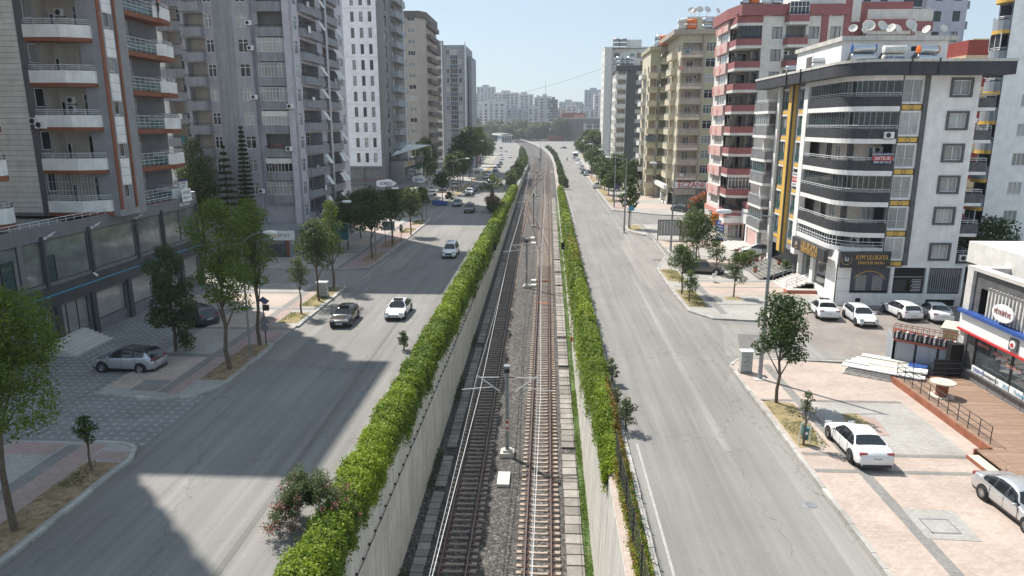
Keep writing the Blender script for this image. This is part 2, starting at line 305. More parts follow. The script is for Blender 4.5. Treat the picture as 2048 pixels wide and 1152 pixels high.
# ------------------------------------------------------------ mesh building
class MB:
    def __init__(s): s.v = []; s.f = []; s.m = []; s.names = []
    def mi(s, m):
        if m not in s.names: s.names.append(m)
        return s.names.index(m)
    def quad(s, a, b, c, d, m):
        n = len(s.v); s.v += [a, b, c, d]; s.f.append((n, n + 1, n + 2, n + 3)); s.m.append(s.mi(m))
    def poly(s, pts, m):
        n = len(s.v); s.v += list(pts); s.f.append(tuple(range(n, n + len(pts)))); s.m.append(s.mi(m))
    def box(s, x0, y0, z0, x1, y1, z1, m, T=None):
        if x0 > x1: x0, x1 = x1, x0
        if y0 > y1: y0, y1 = y1, y0
        if z0 > z1: z0, z1 = z1, z0
        p = [(x0, y0, z0), (x1, y0, z0), (x1, y1, z0), (x0, y1, z0), (x0, y0, z1), (x1, y0, z1), (x1, y1, z1), (x0, y1, z1)]
        if T: p = [tuple(T @ Vector(q)) for q in p]
        n = len(s.v); s.v += p; k = s.mi(m)
        for q in ((3, 2, 1, 0), (4, 5, 6, 7), (0, 1, 5, 4), (1, 2, 6, 5), (2, 3, 7, 6), (3, 0, 4, 7)):
            s.f.append(tuple(n + i for i in q)); s.m.append(k)
    def prism(s, pts, z0, z1, m, top=None):
        """pts counter-clockwise seen from above"""
        n = len(s.v); L = len(pts); k = s.mi(m); kt = s.mi(top or m)
        s.v += [(p[0], p[1], z0) for p in pts] + [(p[0], p[1], z1) for p in pts]
        for i in range(L):
            j = (i + 1) % L; s.f.append((n + i, n + j, n + L + j, n + L + i)); s.m.append(k)
        s.f.append(tuple(n + L + i for i in range(L))); s.m.append(kt)
        s.f.append(tuple(n + i for i in reversed(range(L)))); s.m.append(k)
    def strip(s, pts, t, z0, z1, m):
        """upright wall of thickness t along a polyline (thickness to the left of travel); z0, z1 numbers or lists"""
        L = len(pts); inn = offset(pts, t); n = len(s.v); k = s.mi(m)
        Z0 = z0 if isinstance(z0, (list, tuple)) else [z0] * L; Z1 = z1 if isinstance(z1, (list, tuple)) else [z1] * L
        for i in range(L):
            s.v += [(pts[i][0], pts[i][1], Z0[i]), (pts[i][0], pts[i][1], Z1[i]), (inn[i][0], inn[i][1], Z0[i]), (inn[i][0], inn[i][1], Z1[i])]
        for i in range(L - 1):
            a = n + 4 * i; b = a + 4
            for q in ((a, b, b + 1, a + 1), (a + 2, a + 3, b + 3, b + 2), (a + 1, b + 1, b + 3, a + 3), (a, a + 2, b + 2, b)):
                s.f.append(q); s.m.append(k)
        a = n; s.f.append((a, a + 1, a + 3, a + 2)); s.m.append(k)
        a = n + 4 * (L - 1); s.f.append((a, a + 2, a + 3, a + 1)); s.m.append(k)
    def tube(s, a, b, r, m, n=6, r2=None, caps=True):
        a = Vector(a); b = Vector(b); d = b - a
        if d.length < 1e-6: return
        d.normalize(); u = d.orthogonal().normalized(); w = d.cross(u); r2 = r if r2 is None else r2
        k = s.mi(m); o = len(s.v)
        for p, rr in ((a, r), (b, r2)):
            for i in range(n):
                t = 2 * math.pi * i / n; s.v.append(tuple(p + (u * math.cos(t) + w * math.sin(t)) * rr))
        for i in range(n):
            j = (i + 1) % n; s.f.append((o + i, o + j, o + n + j, o + n + i)); s.m.append(k)
        if caps:
            s.f.append(tuple(o + i for i in reversed(range(n)))); s.m.append(k); s.f.append(tuple(o + n + i for i in range(n))); s.m.append(k)
    def path(s, pts, r, m, n=5):
        for a, b in zip(pts[:-1], pts[1:]): s.tube(a, b, r, m, n, caps=False)
    def lathe(s, prof, m, n=16, T=None):
        """prof: list of (radius, z)"""
        o = len(s.v); k = s.mi(m)
        for r, z in prof:
            for i in range(n):
                t = 2 * math.pi * i / n; p = Vector((r * math.cos(t), r * math.sin(t), z))
                s.v.append(tuple(T @ p) if T else tuple(p))
        for q in range(len(prof) - 1):
            for i in range(n):
                j = (i + 1) % n; a = o + q * n
                s.f.append((a + i, a + j, a + n + j, a + n + i)); s.m.append(k)
    def mesh(s, name, smooth=False):
        me = bpy.data.meshes.new(name); me.from_pydata(s.v, [], s.f)
        for nm in s.names: me.materials.append(MATS[nm])
        if len(s.names) > 1: me.polygons.foreach_set('material_index', s.m)
        if smooth: me.polygons.foreach_set('use_smooth', [True] * len(s.f))
        me.update(); return me
def offset(pts, t):
    out = []; L = len(pts)
    for i in range(L):
        p = Vector((pts[i][0], pts[i][1])); ns = []
        if i > 0: d = p - Vector((pts[i - 1][0], pts[i - 1][1])); ns.append(Vector((-d.y, d.x)).normalized())
        if i < L - 1: d = Vector((pts[i + 1][0], pts[i + 1][1])) - p; ns.append(Vector((-d.y, d.x)).normalized())
        if len(ns) == 2:
            n = (ns[0] + ns[1])
            if n.length < .2: n = ns[0]
            else: n.normalize(); n = n / max(.35, n.dot(ns[0]))
        else: n = ns[0]
        out.append((p.x + n.x * t, p.y + n.y * t))
    return out
def link(name, data, parent=None, loc=(0, 0, 0), rz=0.0, kind=None):
    o = bpy.data.objects.new(name, data); col.objects.link(o); o.location = loc
    if rz: o.rotation_euler = (0, 0, rz)
    if parent:
        o.parent = parent
        if parent.get('_w'): o.matrix_parent_inverse = Matrix.Translation(-Vector(parent.location))
    if kind: o['kind'] = kind
    return o
def tag(o, label=None, cat=None, group=None, kind=None):
    if label: o['label'] = label
    if cat: o['category'] = cat
    if group: o['group'] = group
    if kind: o['kind'] = kind
    return o
def thing(name, label, cat, loc=(0, 0, 0), rz=0.0, group=None, worldkids=False):
    o = bpy.data.objects.new(name, None); col.objects.link(o); o.location = loc; o.rotation_euler = (0, 0, rz)
    o.empty_display_size = .5
    if worldkids: o['_w'] = 1
    return tag(o, label, cat, group)
def copy_tree(o, parent=None):
    c = o.copy(); col.objects.link(c)
    if parent: c.parent = parent; c.matrix_parent_inverse = o.matrix_parent_inverse.copy()
    for ch in o.children: copy_tree(ch, c)
    return c
def text(name, s, size, mat, parent, loc, rot, ext=.02, align='CENTER', squeeze=1.0):
    cu = bpy.data.curves.new(name, 'FONT'); cu.body = s; cu.size = size; cu.extrude = ext
    cu.align_x = align; cu.align_y = 'CENTER'; cu.materials.append(MATS[mat])
    cu.resolution_u = 2; cu.offset = size * .009
    tmp = bpy.data.objects.new(name, cu); col.objects.link(tmp); bpy.context.view_layer.update()
    me = bpy.data.meshes.new_from_object(tmp.evaluated_get(bpy.context.evaluated_depsgraph_get())); me.name = name
    bpy.data.objects.remove(tmp); bpy.data.curves.remove(cu)
    o = link(name, me, parent, loc); o.rotation_euler = rot; o.scale = (squeeze, 1, 1); o['kind'] = 'thing'; return o

# ------------------------------------------------------------ facades
class Face:
    """u runs along the wall; ang 0 faces -y, 90 faces +x, -90 faces -x; depth d is outward"""
    def __init__(s, ox, oy, ang):
        s.o = Vector((ox, oy)); s.a = R(ang); s.U = Vector((math.cos(s.a), math.sin(s.a))); s.N = Vector((math.sin(s.a), -math.cos(s.a)))
        s.U = Vector((round(s.U.x, 9), round(s.U.y, 9))); s.N = Vector((round(s.N.x, 9), round(s.N.y, 9)))
    def p(s, u, d, z):
        q = s.o + s.U * u + s.N * d; return (q.x, q.y, z)
CACHE = {}
def win_mesh(w, h, cols, tr, fm, sill):
    k = ('w', round(w, 2), round(h, 2), cols, tr, fm, sill)
    if k in CACHE: return CACHE[k]
    b = MB(); t = .06; d0, d1 = -.03, .05
    b.box(0, d0, 0, w, d1, t, fm); b.box(0, d0, h - t, w, d1, h, fm); b.box(0, d0, t, t, d1, h - t, fm); b.box(w - t, d0, t, w, d1, h - t, fm)
    for i in range(1, cols):
        x = w * i / cols; b.box(x - .035, d0 - .004, t, x + .035, d1, h - t, fm)
    if tr: b.box(t, d0 + .006, h * tr - .03, w - t, d1, h * tr + .03, fm)
    if sill: b.box(-.06, -.16, -.07, w + .06, .0, -.003, sill)
    CACHE[k] = b.mesh('window_frame'); return CACHE[k]
def pane_mesh(w, h, pm):
    k = ('p', round(w, 2), round(h, 2), pm)
    if k in CACHE: return CACHE[k]
    b = MB(); b.box(.03, .012, .03, w - .03, .03, h - .03, pm); CACHE[k] = b.mesh('pane'); return CACHE[k]
class Bld:
    def __init__(s, label, loc, name='apartment_building', cat='building', group=None):
        s.root = thing(name, label, cat, loc, 0, group, True)
    def part(s, name, mb, parent=None, kind=None, smooth=False):
        o = link(name, mb.mesh(name, smooth), s.root, (0, 0, 0), 0, kind); return o
    def put(s, name, me, f, u, d, z):
        return link(name, me, s.root, f.p(u, d, z), f.a)
    def sub(s, name, me, par, loc=(0, 0, 0), rz=0):
        o = bpy.data.objects.new(name, me); col.objects.link(o); o.parent = par; o.location = loc; o.rotation_euler = (0, 0, rz); return o
    def window(s, f, u, z, w, h, d=-.12, cols=2, tr=0, fm='frame_white', pm='pane', sill=None, pane=True, name='window'):
        o = s.put(name, win_mesh(w, h, cols, tr, fm, sill), f, u, d, z)
        if pane: s.sub('pane', pane_mesh(w, h, pm), o)
        return o
    def wall(s, f, u0, u1, z0, z1, ops, mat, rev='frame_white', back='wall_cream', name='wall'):
        """one sheet of wall with true openings; ops: (u, z, w, h, depth, back_material or None)"""
        mb = MB(); us = sorted({u0, u1, *[o[0] for o in ops], *[o[0] + o[2] for o in ops]}); zs = sorted({z0, z1, *[o[1] for o in ops], *[o[1] + o[3] for o in ops]})
        us = [u for u in us if u0 - 1e-6 <= u <= u1 + 1e-6]; zs = [z for z in zs if z0 - 1e-6 <= z <= z1 + 1e-6]
        for za, zb in zip(zs[:-1], zs[1:]):
            if zb - za < 1e-5: continue
            zc = (za + zb) / 2; row = [o for o in ops if o[1] < zc < o[1] + o[3]]; st = u0
            for o in sorted(row):
                if o[0] - st > 1e-5: mb.quad(f.p(st, 0, za), f.p(o[0], 0, za), f.p(o[0], 0, zb), f.p(st, 0, zb), mat)
                st = max(st, o[0] + o[2])
            if u1 - st > 1e-5: mb.quad(f.p(st, 0, za), f.p(u1, 0, za), f.p(u1, 0, zb), f.p(st, 0, zb), mat)
        for o in ops:
            u, z, w, h, d, bk = o[:6]; m = o[6] if len(o) > 6 else mat
            A, B_, C_, D_ = f.p(u, 0, z), f.p(u + w, 0, z), f.p(u + w, 0, z + h), f.p(u, 0, z + h)
            a, b, c, e = f.p(u, -d, z), f.p(u + w, -d, z), f.p(u + w, -d, z + h), f.p(u, -d, z + h)
            mb.quad(A, B_, b, a, m); mb.quad(B_, C_, c, b, m); mb.quad(C_, D_, e, c, m); mb.quad(D_, A, a, e, m)
            if bk: mb.quad(a, b, c, e, bk)
        return s.part(name, mb)
    def winwall(s, f, u0, u1, z0, z1, wins, mat, logs=(), name='wall', **kw):
        """wins: (u, z, w, h, cols, transom, frame, pane, sill)"""
        ops = []
        for w in wins: ops.append((w[0], w[1], w[2], w[3], .16, None))
        ops += [tuple(l) for l in logs]
        s.wall(f, u0, u1, z0, z1, ops, mat, name=name)
        for w in wins:
            w = tuple(w) + (2, 0, 'frame_white', 'pane', None)[len(w) - 4:]
            s.window(f, w[0], w[1], w[2], w[3], -.1, w[4], w[5], w[6], w[7], w[8])
    def slab(s, name, pts, z0, z1, mat, top=None):
        b = MB(); b.prism(pts, z0, z1, mat, top); return s.part(name, b)
    def box(s, name, x0, y0, z0, x1, y1, z1, mat):
        b = MB(); b.box(x0, y0, z0, x1, y1, z1, mat); return s.part(name, b)
    def fbox(s, name, f, u0, u1, z0, z1, d0, d1, mat):
        """box on a face, from depth d0 to d1 outward"""
        k = ('fb', round(u1 - u0, 2), round(z1 - z0, 2), round(d1 - d0, 3), mat)
        if k not in CACHE:
            b = MB(); b.box(0, -(d1 - d0), 0, u1 - u0, 0, z1 - z0, mat); CACHE[k] = b.mesh(name)
        return s.put(name, CACHE[k], f, u0, d0, z0)
    def balcony(s, f, u, z, pts, ph, mat, th=.12, under=.16, umat=None, rail=None, rh=.25, band=None, railm='rail_white', glass=None, soffit=None):
        """pts: outline (along, outward) from wall to wall; z floor level"""
        k = ('b', tuple(map(tuple, pts)), ph, mat, th, under, umat, band, soffit)
        if k not in CACHE:
            b = MB(); P2 = [(p[0], -p[1]) for p in pts]
            b.prism(P2, -under, 0, umat or mat, soffit or umat or mat)
            if band: b.strip(P2, -.02, -under - .004, -under + band[0], band[1])
            if ph > 0: b.strip(P2, th, .002, ph, mat)
            CACHE[k] = b.mesh('balcony')
        o = s.put('balcony', CACHE[k], f, u, 0, z)
        if rail:
            k2 = ('r', tuple(map(tuple, pts)), ph, rail, rh, railm, glass)
            if k2 not in CACHE:
                CACHE[k2] = rail_mesh(offset([(p[0], -p[1]) for p in pts], .05), ph, rail, rh, railm, glass)
            s.sub('railing', CACHE[k2], o)
        return o
    def ac(s, f, u, z, d=.02):
        if 'ac' not in CACHE:
            b = MB(); b.box(0, -.3, 0, .8, 0, .56, 'white')
            T = Matrix.Translation((.3, -.302, .28)) @ Matrix.Rotation(R(90), 4, 'X')
            b.lathe([(0.001, 0), (.2, 0), (.2, .012)], 'rail_dark', 14, T); b.lathe([(.2, .0), (.225, .02), (.23, 0)], 'sign_grey', 14, T)
            b.box(.05, -.25, -.12, .09, 0, -.003, 'galv'); b.box(.7, -.25, -.12, .74, 0, -.003, 'galv'); CACHE['ac'] = b.mesh('ac_unit')
        return s.put('ac_unit', CACHE['ac'], f, u, d, z)
def rail_mesh(P2, z, n, rh, m, glass=None):
    b = MB(); r = .022
    for i in range(1, n + 1):
        zz = z + rh * i / n
        b.path([(p[0], p[1], zz) for p in P2], r if i < n else .03, m)
    for (a, c) in zip(P2[:-1], P2[1:]):
        L = math.hypot(c[0] - a[0], c[1] - a[1]); k = max(1, round(L / .9))
        for j in range(k + 1):
            t = j / k; x = a[0] + (c[0] - a[0]) * t; y = a[1] + (c[1] - a[1]) * t
            b.tube((x, y, z), (x, y, z + rh), .02, m, 4, caps=False)
    if glass: b.strip(P2, .012, z + .06, z + rh * glass, 'balcony_glass')
    return b.mesh('railing')
def arc(cx, cy, r, a0, a1, n):
    return [(cx + r * math.cos(R(a0 + (a1 - a0) * i / n)), cy + r * math.sin(R(a0 + (a1 - a0) * i / n))) for i in range(n + 1)]

# ------------------------------------------------------------ ground, roads, pavements
def sh(y): return 0.0 if y < 300 else -1.15e-4 * (y - 300) ** 2 if y < 800 else -28.75 - .085 * (y - 800)
def shl(y): return sh(y) - (0 if y < 300 else min(5, (y - 300) * .03))
YS = [-30, 60, 120, 180, 240, 300] + list(range(330, 1000, 30)) + [1100, 1300]
def sheet(name, left, right, z, mat, ys=None, kind='structure'):
    b = MB(); ys = ys or YS
    for a, c in zip(ys[:-1], ys[1:]): b.quad((left(a), a, z), (right(a), a, z), (right(c), c, z), (left(c), c, z), mat)
    return link(name, b.mesh(name), None, (0, 0, 0), 0, kind)
FAR = 5200
b = MB()
for a, c in zip(YS[:-1], YS[1:]):
    b.quad((-FAR, a, -.02), (-8.3 + shl(a), a, -.02), (-8.3 + shl(c), c, -.02), (-FAR, c, -.02), 'earth_far')
    b.quad((3.35 + sh(a), a, -.02), (FAR, a, -.02), (FAR, c, -.02), (3.35 + sh(c), c, -.02), 'earth_far')
b.quad((-FAR, YS[-1], -.02), (FAR, YS[-1], -.02), (FAR, FAR, -.02), (-FAR, FAR, -.02), 'earth_far')
b.quad((-FAR, -400, -.02), (FAR, -400, -.02), (FAR, YS[0], -.02), (-FAR, YS[0], -.02), 'earth_far')
link('ground', b.mesh('ground'), None, (0, 0, 0), 0, 'structure')
sheet('road', lambda y: -70 if y < 300 else -24 + shl(y) - (8 if y > 420 else 0), lambda y: -8.45 + shl(y), -.004, 'asphalt', [-30, 40, 80, 125, 180, 240, 299] + list(range(300, 1000, 30)))
sheet('road', lambda y: 3.5 + sh(y), lambda y: 90 if y < 300 else 14 + sh(y) + max(0, min(60, (y - 400) * .4)), -.004, 'asphalt', [-30, 40, 80, 125, 180, 240, 299] + list(range(300, 1000, 30)))
# worn asphalt patches and utility cuts, one thin sheet each
def patch(pts, z, mat, name='road_patch'):
    b = MB(); b.poly([(p[0], p[1], z) for p in pts], mat); return link(name, b.mesh(name), None, (0, 0, 0), 0, 'structure')
patch([(12.6, 62), (12.7, 80), (15.3, 89), (15.6, 105), (13, 110), (10.6, 100), (10.2, 75)], 0.002, 'asphalt_pale')
patch([(11.6, 10), (12.75, 10), (12.75, 46), (11.9, 44)], 0.002, 'asphalt_pale')
patch([(9.3, 34), (9.75, 34), (9.75, 78), (9.5, 78)], 0.002, 'asphalt_pale')
patch([(-12.4, 20), (-12.1, 20), (-12.6, 64), (-12.9, 64)], 0.002, 'asphalt_patch')
patch([(13.2, 49.5), (22, 49.2), (28, 52), (26, 57.5), (15, 58)], 0.002, 'asphalt_pale')
patch([(14.5, 50.5), (19.2, 50.6), (18.8, 55), (15.6, 55.3)], 0.006, 'asphalt_patch')
patch([(-20.4, 47), (-18.6, 47), (-18.6, 56), (-20.4, 56)], 0.002, 'asphalt_pale')
patch([(-20.4, 74), (-17.0, 80), (-17.2, 98), (-18.6, 98), (-20.3, 86)], 0.002, 'asphalt_pale')
patch([(-50, 70.5), (-20.6, 70.5), (-20.6, 79), (-50, 79)], 0.002, 'asphalt_pale')
patch([(-60, -20), (-28.2, -20), (-28.2, 38), (-22, 38.9), (-22, 33.2), (-21, 33), (-21, 39.3), (-21.4, 40.3), (-28.2, 40.8), (-28.2, 71), (-37, 71), (-37, -20)], 0.006, 'pave_dots', 'forecourt')
patch([(-37, -20), (-28.2, -20), (-28.2, 33), (-37, 33)], 0.008, 'pave_dots', 'forecourt')
patch([(-28.3, 33), (-21.1, 33), (-21.1, 40.4), (-28.3, 40.4)], 0.010, 'pave_dots', 'forecourt')
patch([(22.8, 48.5), (40, 46), (44, 65.1), (17.5, 65.1), (17.5, 61)], 0.006, 'pave_lot', 'car_park')
# road markings
def line(x, y0, y1, w=.11, z=.005): 
    b = MB(); ys = [y0 + (y1 - y0) * i / 12 for i in range(13)]
    for a, c in zip(ys[:-1], ys[1:]): b.quad((x + sh(a), a, z), (x + w + sh(a), a, z), (x + w + sh(c), c, z), (x + sh(c), c, z), 'road_paint')
    return link('road_marking', b.mesh('road_marking'), None, (0, 0, 0), 0, 'structure')
line(4.88, 5, 34.6); line(4.9, 120, 260, .1); line(12.0, 100, 260, .1); line(-19.8, 120, 300, .1)
# kerbs: single stones near the camera, one joined run further off
kerb_root = {}
KST = MB(); KST.box(0, 0, -.02, .985, .22, .155, 'kerb'); KST_ME = KST.mesh('kerb_stone')
def kerb(pts, stones=True):
    """stones lie to the left of travel"""
    if not stones:
        b = MB(); b.strip(pts, .22, -.02, .15, 'kerb'); return link('kerb', b.mesh('kerb'), None, (0, 0, 0), 0, 'structure')
    root = bpy.data.objects.new('kerb', None); col.objects.link(root); root.location = (pts[0][0], pts[0][1], 0); root['kind'] = 'structure'
    for a, c in zip(pts[:-1], pts[1:]):
        L = math.hypot(c[0] - a[0], c[1] - a[1]); n = max(1, round(L)); rz = math.atan2(c[1] - a[1], c[0] - a[0])
        for i in range(n):
            o = bpy.data.objects.new('kerb_stone', KST_ME); col.objects.link(o); o.parent = root; t = i / n
            o.location = (a[0] + (c[0] - a[0]) * t - pts[0][0] + rnd.uniform(-.012, .012), a[1] + (c[1] - a[1]) * t - pts[0][1], rnd.uniform(-.015, .01))
            o.rotation_euler = (0, 0, rz + rnd.uniform(-.012, .012)); o.scale = (L / n, 1, 1)
def pavement(pts, mat, z=.12, name='pavement'):
    b = MB(); b.prism(pts, -.01, z, mat); return link(name, b.mesh(name), None, (0, 0, 0), 0, 'structure')
def band(pts, mat, z=.124, name='paving_band'):
    return patch(pts, z, mat, name)
def rect(x0, y0, x1, y1): return [(x0, y0), (x1, y0), (x1, y1), (x0, y1)]
# left blocks
pavement([(-28.2, 5), (-20.9, 5), (-20.9, 31.6), (-21.6, 33.2), (-28.2, 33.2)], 'pave_pale')
band(rect(-24.2, 5, -22.9, 33.0), 'pave_rose'); band(rect(-25.0, 5, -24.2, 32.8), 'pave_band')
band(rect(-28.1, 31.6, -25.2, 33), 'pave_rose'); band(rect(-22.8, 31.2, -21.1, 32.2), 'pave_rose', .126)
patch(rect(-22.85, 5, -21.1, 31.0), .126, 'soil', 'soil_strip')
kerb([(-20.7, 8), (-20.7, 31.4), (-21.2, 32.7), (-22.2, 33.3), (-24.5, 33.4)])
pavement([(-28.2, 40.2), (-23.2, 39.4), (-21.6, 40.1), (-20.8, 42.6), (-20.8, 69.6), (-21.6, 71), (-34.5, 71.3), (-34.5, 60.5), (-28.2, 60.5)], 'pave_pale')
band([(-28.1, 41), (-24.4, 41), (-24.4, 47), (-28.1, 47)], 'pave_pink'); band([(-28.1, 55), (-24.4, 55), (-24.4, 60), (-28.1, 60)], 'pave_pink')
band([(-34.3, 62), (-24.4, 62), (-24.4, 66.5), (-34.3, 66.5)], 'pave_pink')
band(rect(-24.4, 40.3, -23.7, 70.8), 'pave_band'); band(rect(-23.7, 40.1, -22.9, 70.8), 'pave_rose'); band(rect(-28.1, 47.2, -20.9, 47.8), 'pave_band', .128)
band(rect(-34.4, 66.8, -24.4, 67.4), 'pave_band', .128); band(rect(-28.1, 54.2, -20.9, 54.7), 'pave_band', .128); band(rect(-28.1, 60.6, -20.9, 61.2), 'pave_band', .128)
band(rect(-22.8, 50.8, -21.0, 55.2), 'pave_rose', .126); band(rect(-26.3, 40.5, -24.5, 42.4), 'pave_band', .13)
patch(rect(-22.8, 42.6, -21.05, 50.2), .13, 'soil', 'soil_strip'); patch(rect(-22.8, 56.2, -21.05, 59.6), .13, 'soil_grass', 'soil_strip'); patch(rect(-22.8, 61.8, -21.05, 69.8), .13, 'soil_grass', 'soil_strip')
kerb([(-28.2, 39.9), (-23.3, 39.1), (-21.5, 39.8), (-20.65, 42.4), (-20.6, 50)]); kerb([(-20.6, 55.3), (-20.6, 69.7), (-21.3, 71.1), (-24, 71.4)])
pavement([(-28.5, 79.2), (-23.4, 79.0), (-21.0, 80.1), (-20.7, 87), (-20.7, 122.4), (-21.6, 124.6), (-60, 126), (-60, 79.5)], 'pave_pale')
band(rect(-24.6, 79.6, -23.9, 124), 'pave_band'); band(rect(-60, 89.5, -20.9, 90.2), 'pave_band', .128)
band(rect(-31.5, 96, -24.7, 102), 'pave_pink'); band(rect(-36, 106, -24.7, 118), 'pave_pink'); band(rect(-23.8, 79.6, -20.9, 122), 'pave_rose', .126)
patch(rect(-22.9, 84, -21.1, 90), .132, 'soil', 'soil_strip'); patch(rect(-22.9, 94, -21.1, 101), .132, 'soil', 'soil_strip')
patch(rect(-22.9, 107, -21.1, 112), .132, 'soil_grass', 'soil_strip'); patch(rect(-22.9, 116, -21.1, 122), .132, 'soil_grass', 'soil_strip')
kerb([(-40, 78.9), (-28, 78.9), (-23.2, 78.8), (-20.9, 79.9), (-20.5, 86), (-20.5, 122.4), (-21.4, 124.9), (-30, 126)])
pavement([(-60, 141.5), (-27.6, 142.5), (-27.0, 157), (-21.2, 164), (-21.0, 300), (-60, 300)], 'pave_pale')
band(rect(-27, 168, -22.9, 200), 'pave_pink'); patch(rect(-22.9, 168, -21.2, 205), .132, 'soil_grass', 'soil_strip'); patch(rect(-22.9, 210, -21.2, 290), .132, 'soil_grass', 'soil_strip')
kerb([(-60, 141.3), (-27.4, 142.3), (-26.8, 157), (-21, 163.8), (-20.8, 300)], False)
# right blocks
pavement([(13.1, 5), (60, 5), (60, 30), (22.5, 30), (22.9, 47.6), (15.2, 48.8), (13.7, 48.4), (13.1, 47)], 'pave_pink')
for y0, y1, mt in ((12, 15.5, 'pave_pale'), (33.9, 40.6, 'pave_pale')): band(rect(15.9, y0, 26 if y0 < 20 else 21.6, y1), mt)
band(rect(15.2, 6, 15.75, 47.5), 'pave_band', .126)
for y0 in (11.7, 22.6, 31.7, 33.5, 40.7): band(rect(13.2, y0, 21.6, y0 + .32), 'pave_band', .13)
band([(16.9, 36.1), (18.7, 36.0), (19.0, 38.5), (17.2, 38.7)], 'pave_rose', .134); patch([(17.1, 37.6), (18.3, 37.3), (18.2, 39.0), (17.3, 38.9)], .137, 'soil_grass', 'soil_strip')
band([(15.6, 26.2), (17.7, 26.1), (17.9, 28.4), (15.7, 28.5)], 'pave_pale', .134); 
patch([(13.3, 34.3), (14.4, 34.6), (14.9, 36.6), (15.0, 40.3), (13.3, 40.9)], .13, 'soil_grass', 'soil_strip')
kerb([(12.87, 47.2), (12.87, 8)]); kerb([(22, 48.4), (15.3, 48.9), (13.8, 48.7), (12.95, 47.4)])
pavement([(18, 59.2), (24.5, 62.5), (26.9, 65.3), (26.9, 119), (15.2, 119.2), (13.2, 118), (13.1, 111.3), (15.9, 105.5), (15.5, 89.6), (13.1, 81), (12.95, 69), (13.1, 62.2), (14.6, 59.9)], 'pave_pale')
band(rect(15.6, 61.0, 16.2, 118.8), 'pave_band', .126)
for y0 in (68.3, 82, 96): band(rect(16.3, y0, 26.6, y0 + 5.6), 'pave_pink', .126)
for y0 in (64.3, 71.5, 74.5, 87, 102.5, 109): band(rect(13.3 if y0 < 88 else 16.3, y0, 26.5, y0 + .35), 'pave_band', .13)
patch([(13.25, 63.5), (14.9, 63.2), (15.2, 68), (14.9, 70.3), (13.2, 70.4)], .132, 'soil_grass', 'soil_strip'); patch([(13.2, 74.5), (15.1, 73.6), (15.2, 80), (14.2, 81.2), (13.2, 80.6)], .132, 'soil_grass', 'soil_strip')
patch([(13.4, 112), (15.4, 112), (15.4, 117.8), (13.5, 117.8)], .132, 'soil_grass', 'soil_strip')
patch(rect(17.4, 66.2, 18.9, 67.6), .134, 'soil_grass', 'soil_strip'); patch(rect(17.0, 84.3, 18.6, 85.9), .134, 'soil', 'soil_strip')
kerb([(26.6, 119.5), (15, 119.5), (13, 118.2), (12.85, 111.2), (15.7, 105.4), (15.3, 89.6), (12.9, 81), (12.75, 69), (12.9, 62), (14.5, 59.5), (18.2, 58.9)])
pavement([(13.3, 139.5), (21.5, 132.5), (28, 131), (28, 400), (13.2, 330)], 'pave_pale')
band(rect(14, 142, 26, 150), 'pave_pink', .126); band(rect(16, 158, 26, 170), 'pave_pink', .126); band(rect(13.4, 140, 15.6, 300), 'pave_rose', .128)
patch(rect(13.5, 152, 15.2, 162), .134, 'soil_grass', 'soil_strip'); patch(rect(13.5, 168, 15.2, 230), .134, 'soil_grass', 'soil_strip')
kerb([(28, 130.8), (21.4, 132.2), (13.1, 139.3)][::1], False); kerb([(13.0, 330), (13.0, 139.3)], False)
# utility cover set in the pavement and manholes
def cover(x, y, z, r=.33):
    b = MB(); b.lathe([(.001, .012), (r * .9, .012), (r, .0)], 'galv', 20); o = link('manhole_cover', b.mesh('manhole_cover'), None, (x, y, z), 0); return o
b = MB(); b.strip([(16.0, 26.6), (17.2, 26.6), (17.2, 27.7), (16.0, 27.7), (16.0, 26.6)], .06, .13, .15, 'galv'); b.box(16.06, 26.66, .13, 17.14, 27.64, .142, 'pave_pale')
tag(link('access_cover', b.mesh('access_cover')), 'square paved access cover in the pink pavement near the silver saloon', 'access cover')
tag(cover(16.9, 54.0, .004), 'round iron manhole cover in the side street by the white boards', 'manhole cover')
tag(cover(11.88, 28.82, .003, .3), 'round manhole cover in the road beside the right kerb', 'manhole cover')
# grassy verge beside the right wall
b = MB(); b.box(3.62, 5, -.01, 4.2, 182, .12, 'weeds'); link('verge', b.mesh('verge'), None, (0, 0, 0), 0, 'structure')
kerb([(4.42, 8), (4.42, 60)]); kerb([(4.42, 60), (4.42, 182), (4.42, 290)], False)

# ------------------------------------------------------------ railway in its cutting
def zr(y): return -7.5 + .0304 * (y - 34) if y < 250 else -.93      # rail top
def zb(y): return zr(y) - .34                                       # ballast
RY = [-20, 20, 40, 60, 80, 100, 130, 160, 190, 220, 250, 275, 300] + list(range(320, 1000, 25))
b = MB()
for a, c in zip(RY[:-1], RY[1:]):
    for x0, x1, e0, e1 in ((-8.3, -6.3, 0, 0), (-6.3, -3.0, 0, .12), (-3.0, -2.2, .12, .12), (-2.2, 1.3, .12, 0), (1.3, 3.35, 0, 0)):
        L0 = shl if x0 < -6 else sh
        b.quad((x0 + L0(a), a, zb(a) + e0), (x1 + sh(a), a, zb(a) + e1), (x1 + sh(c), c, zb(c) + e1), (x0 + L0(c), c, zb(c) + e0), 'ballast')
link('ballast_bed', b.mesh('ballast_bed'), None, (0, 0, 0), 0, 'structure')
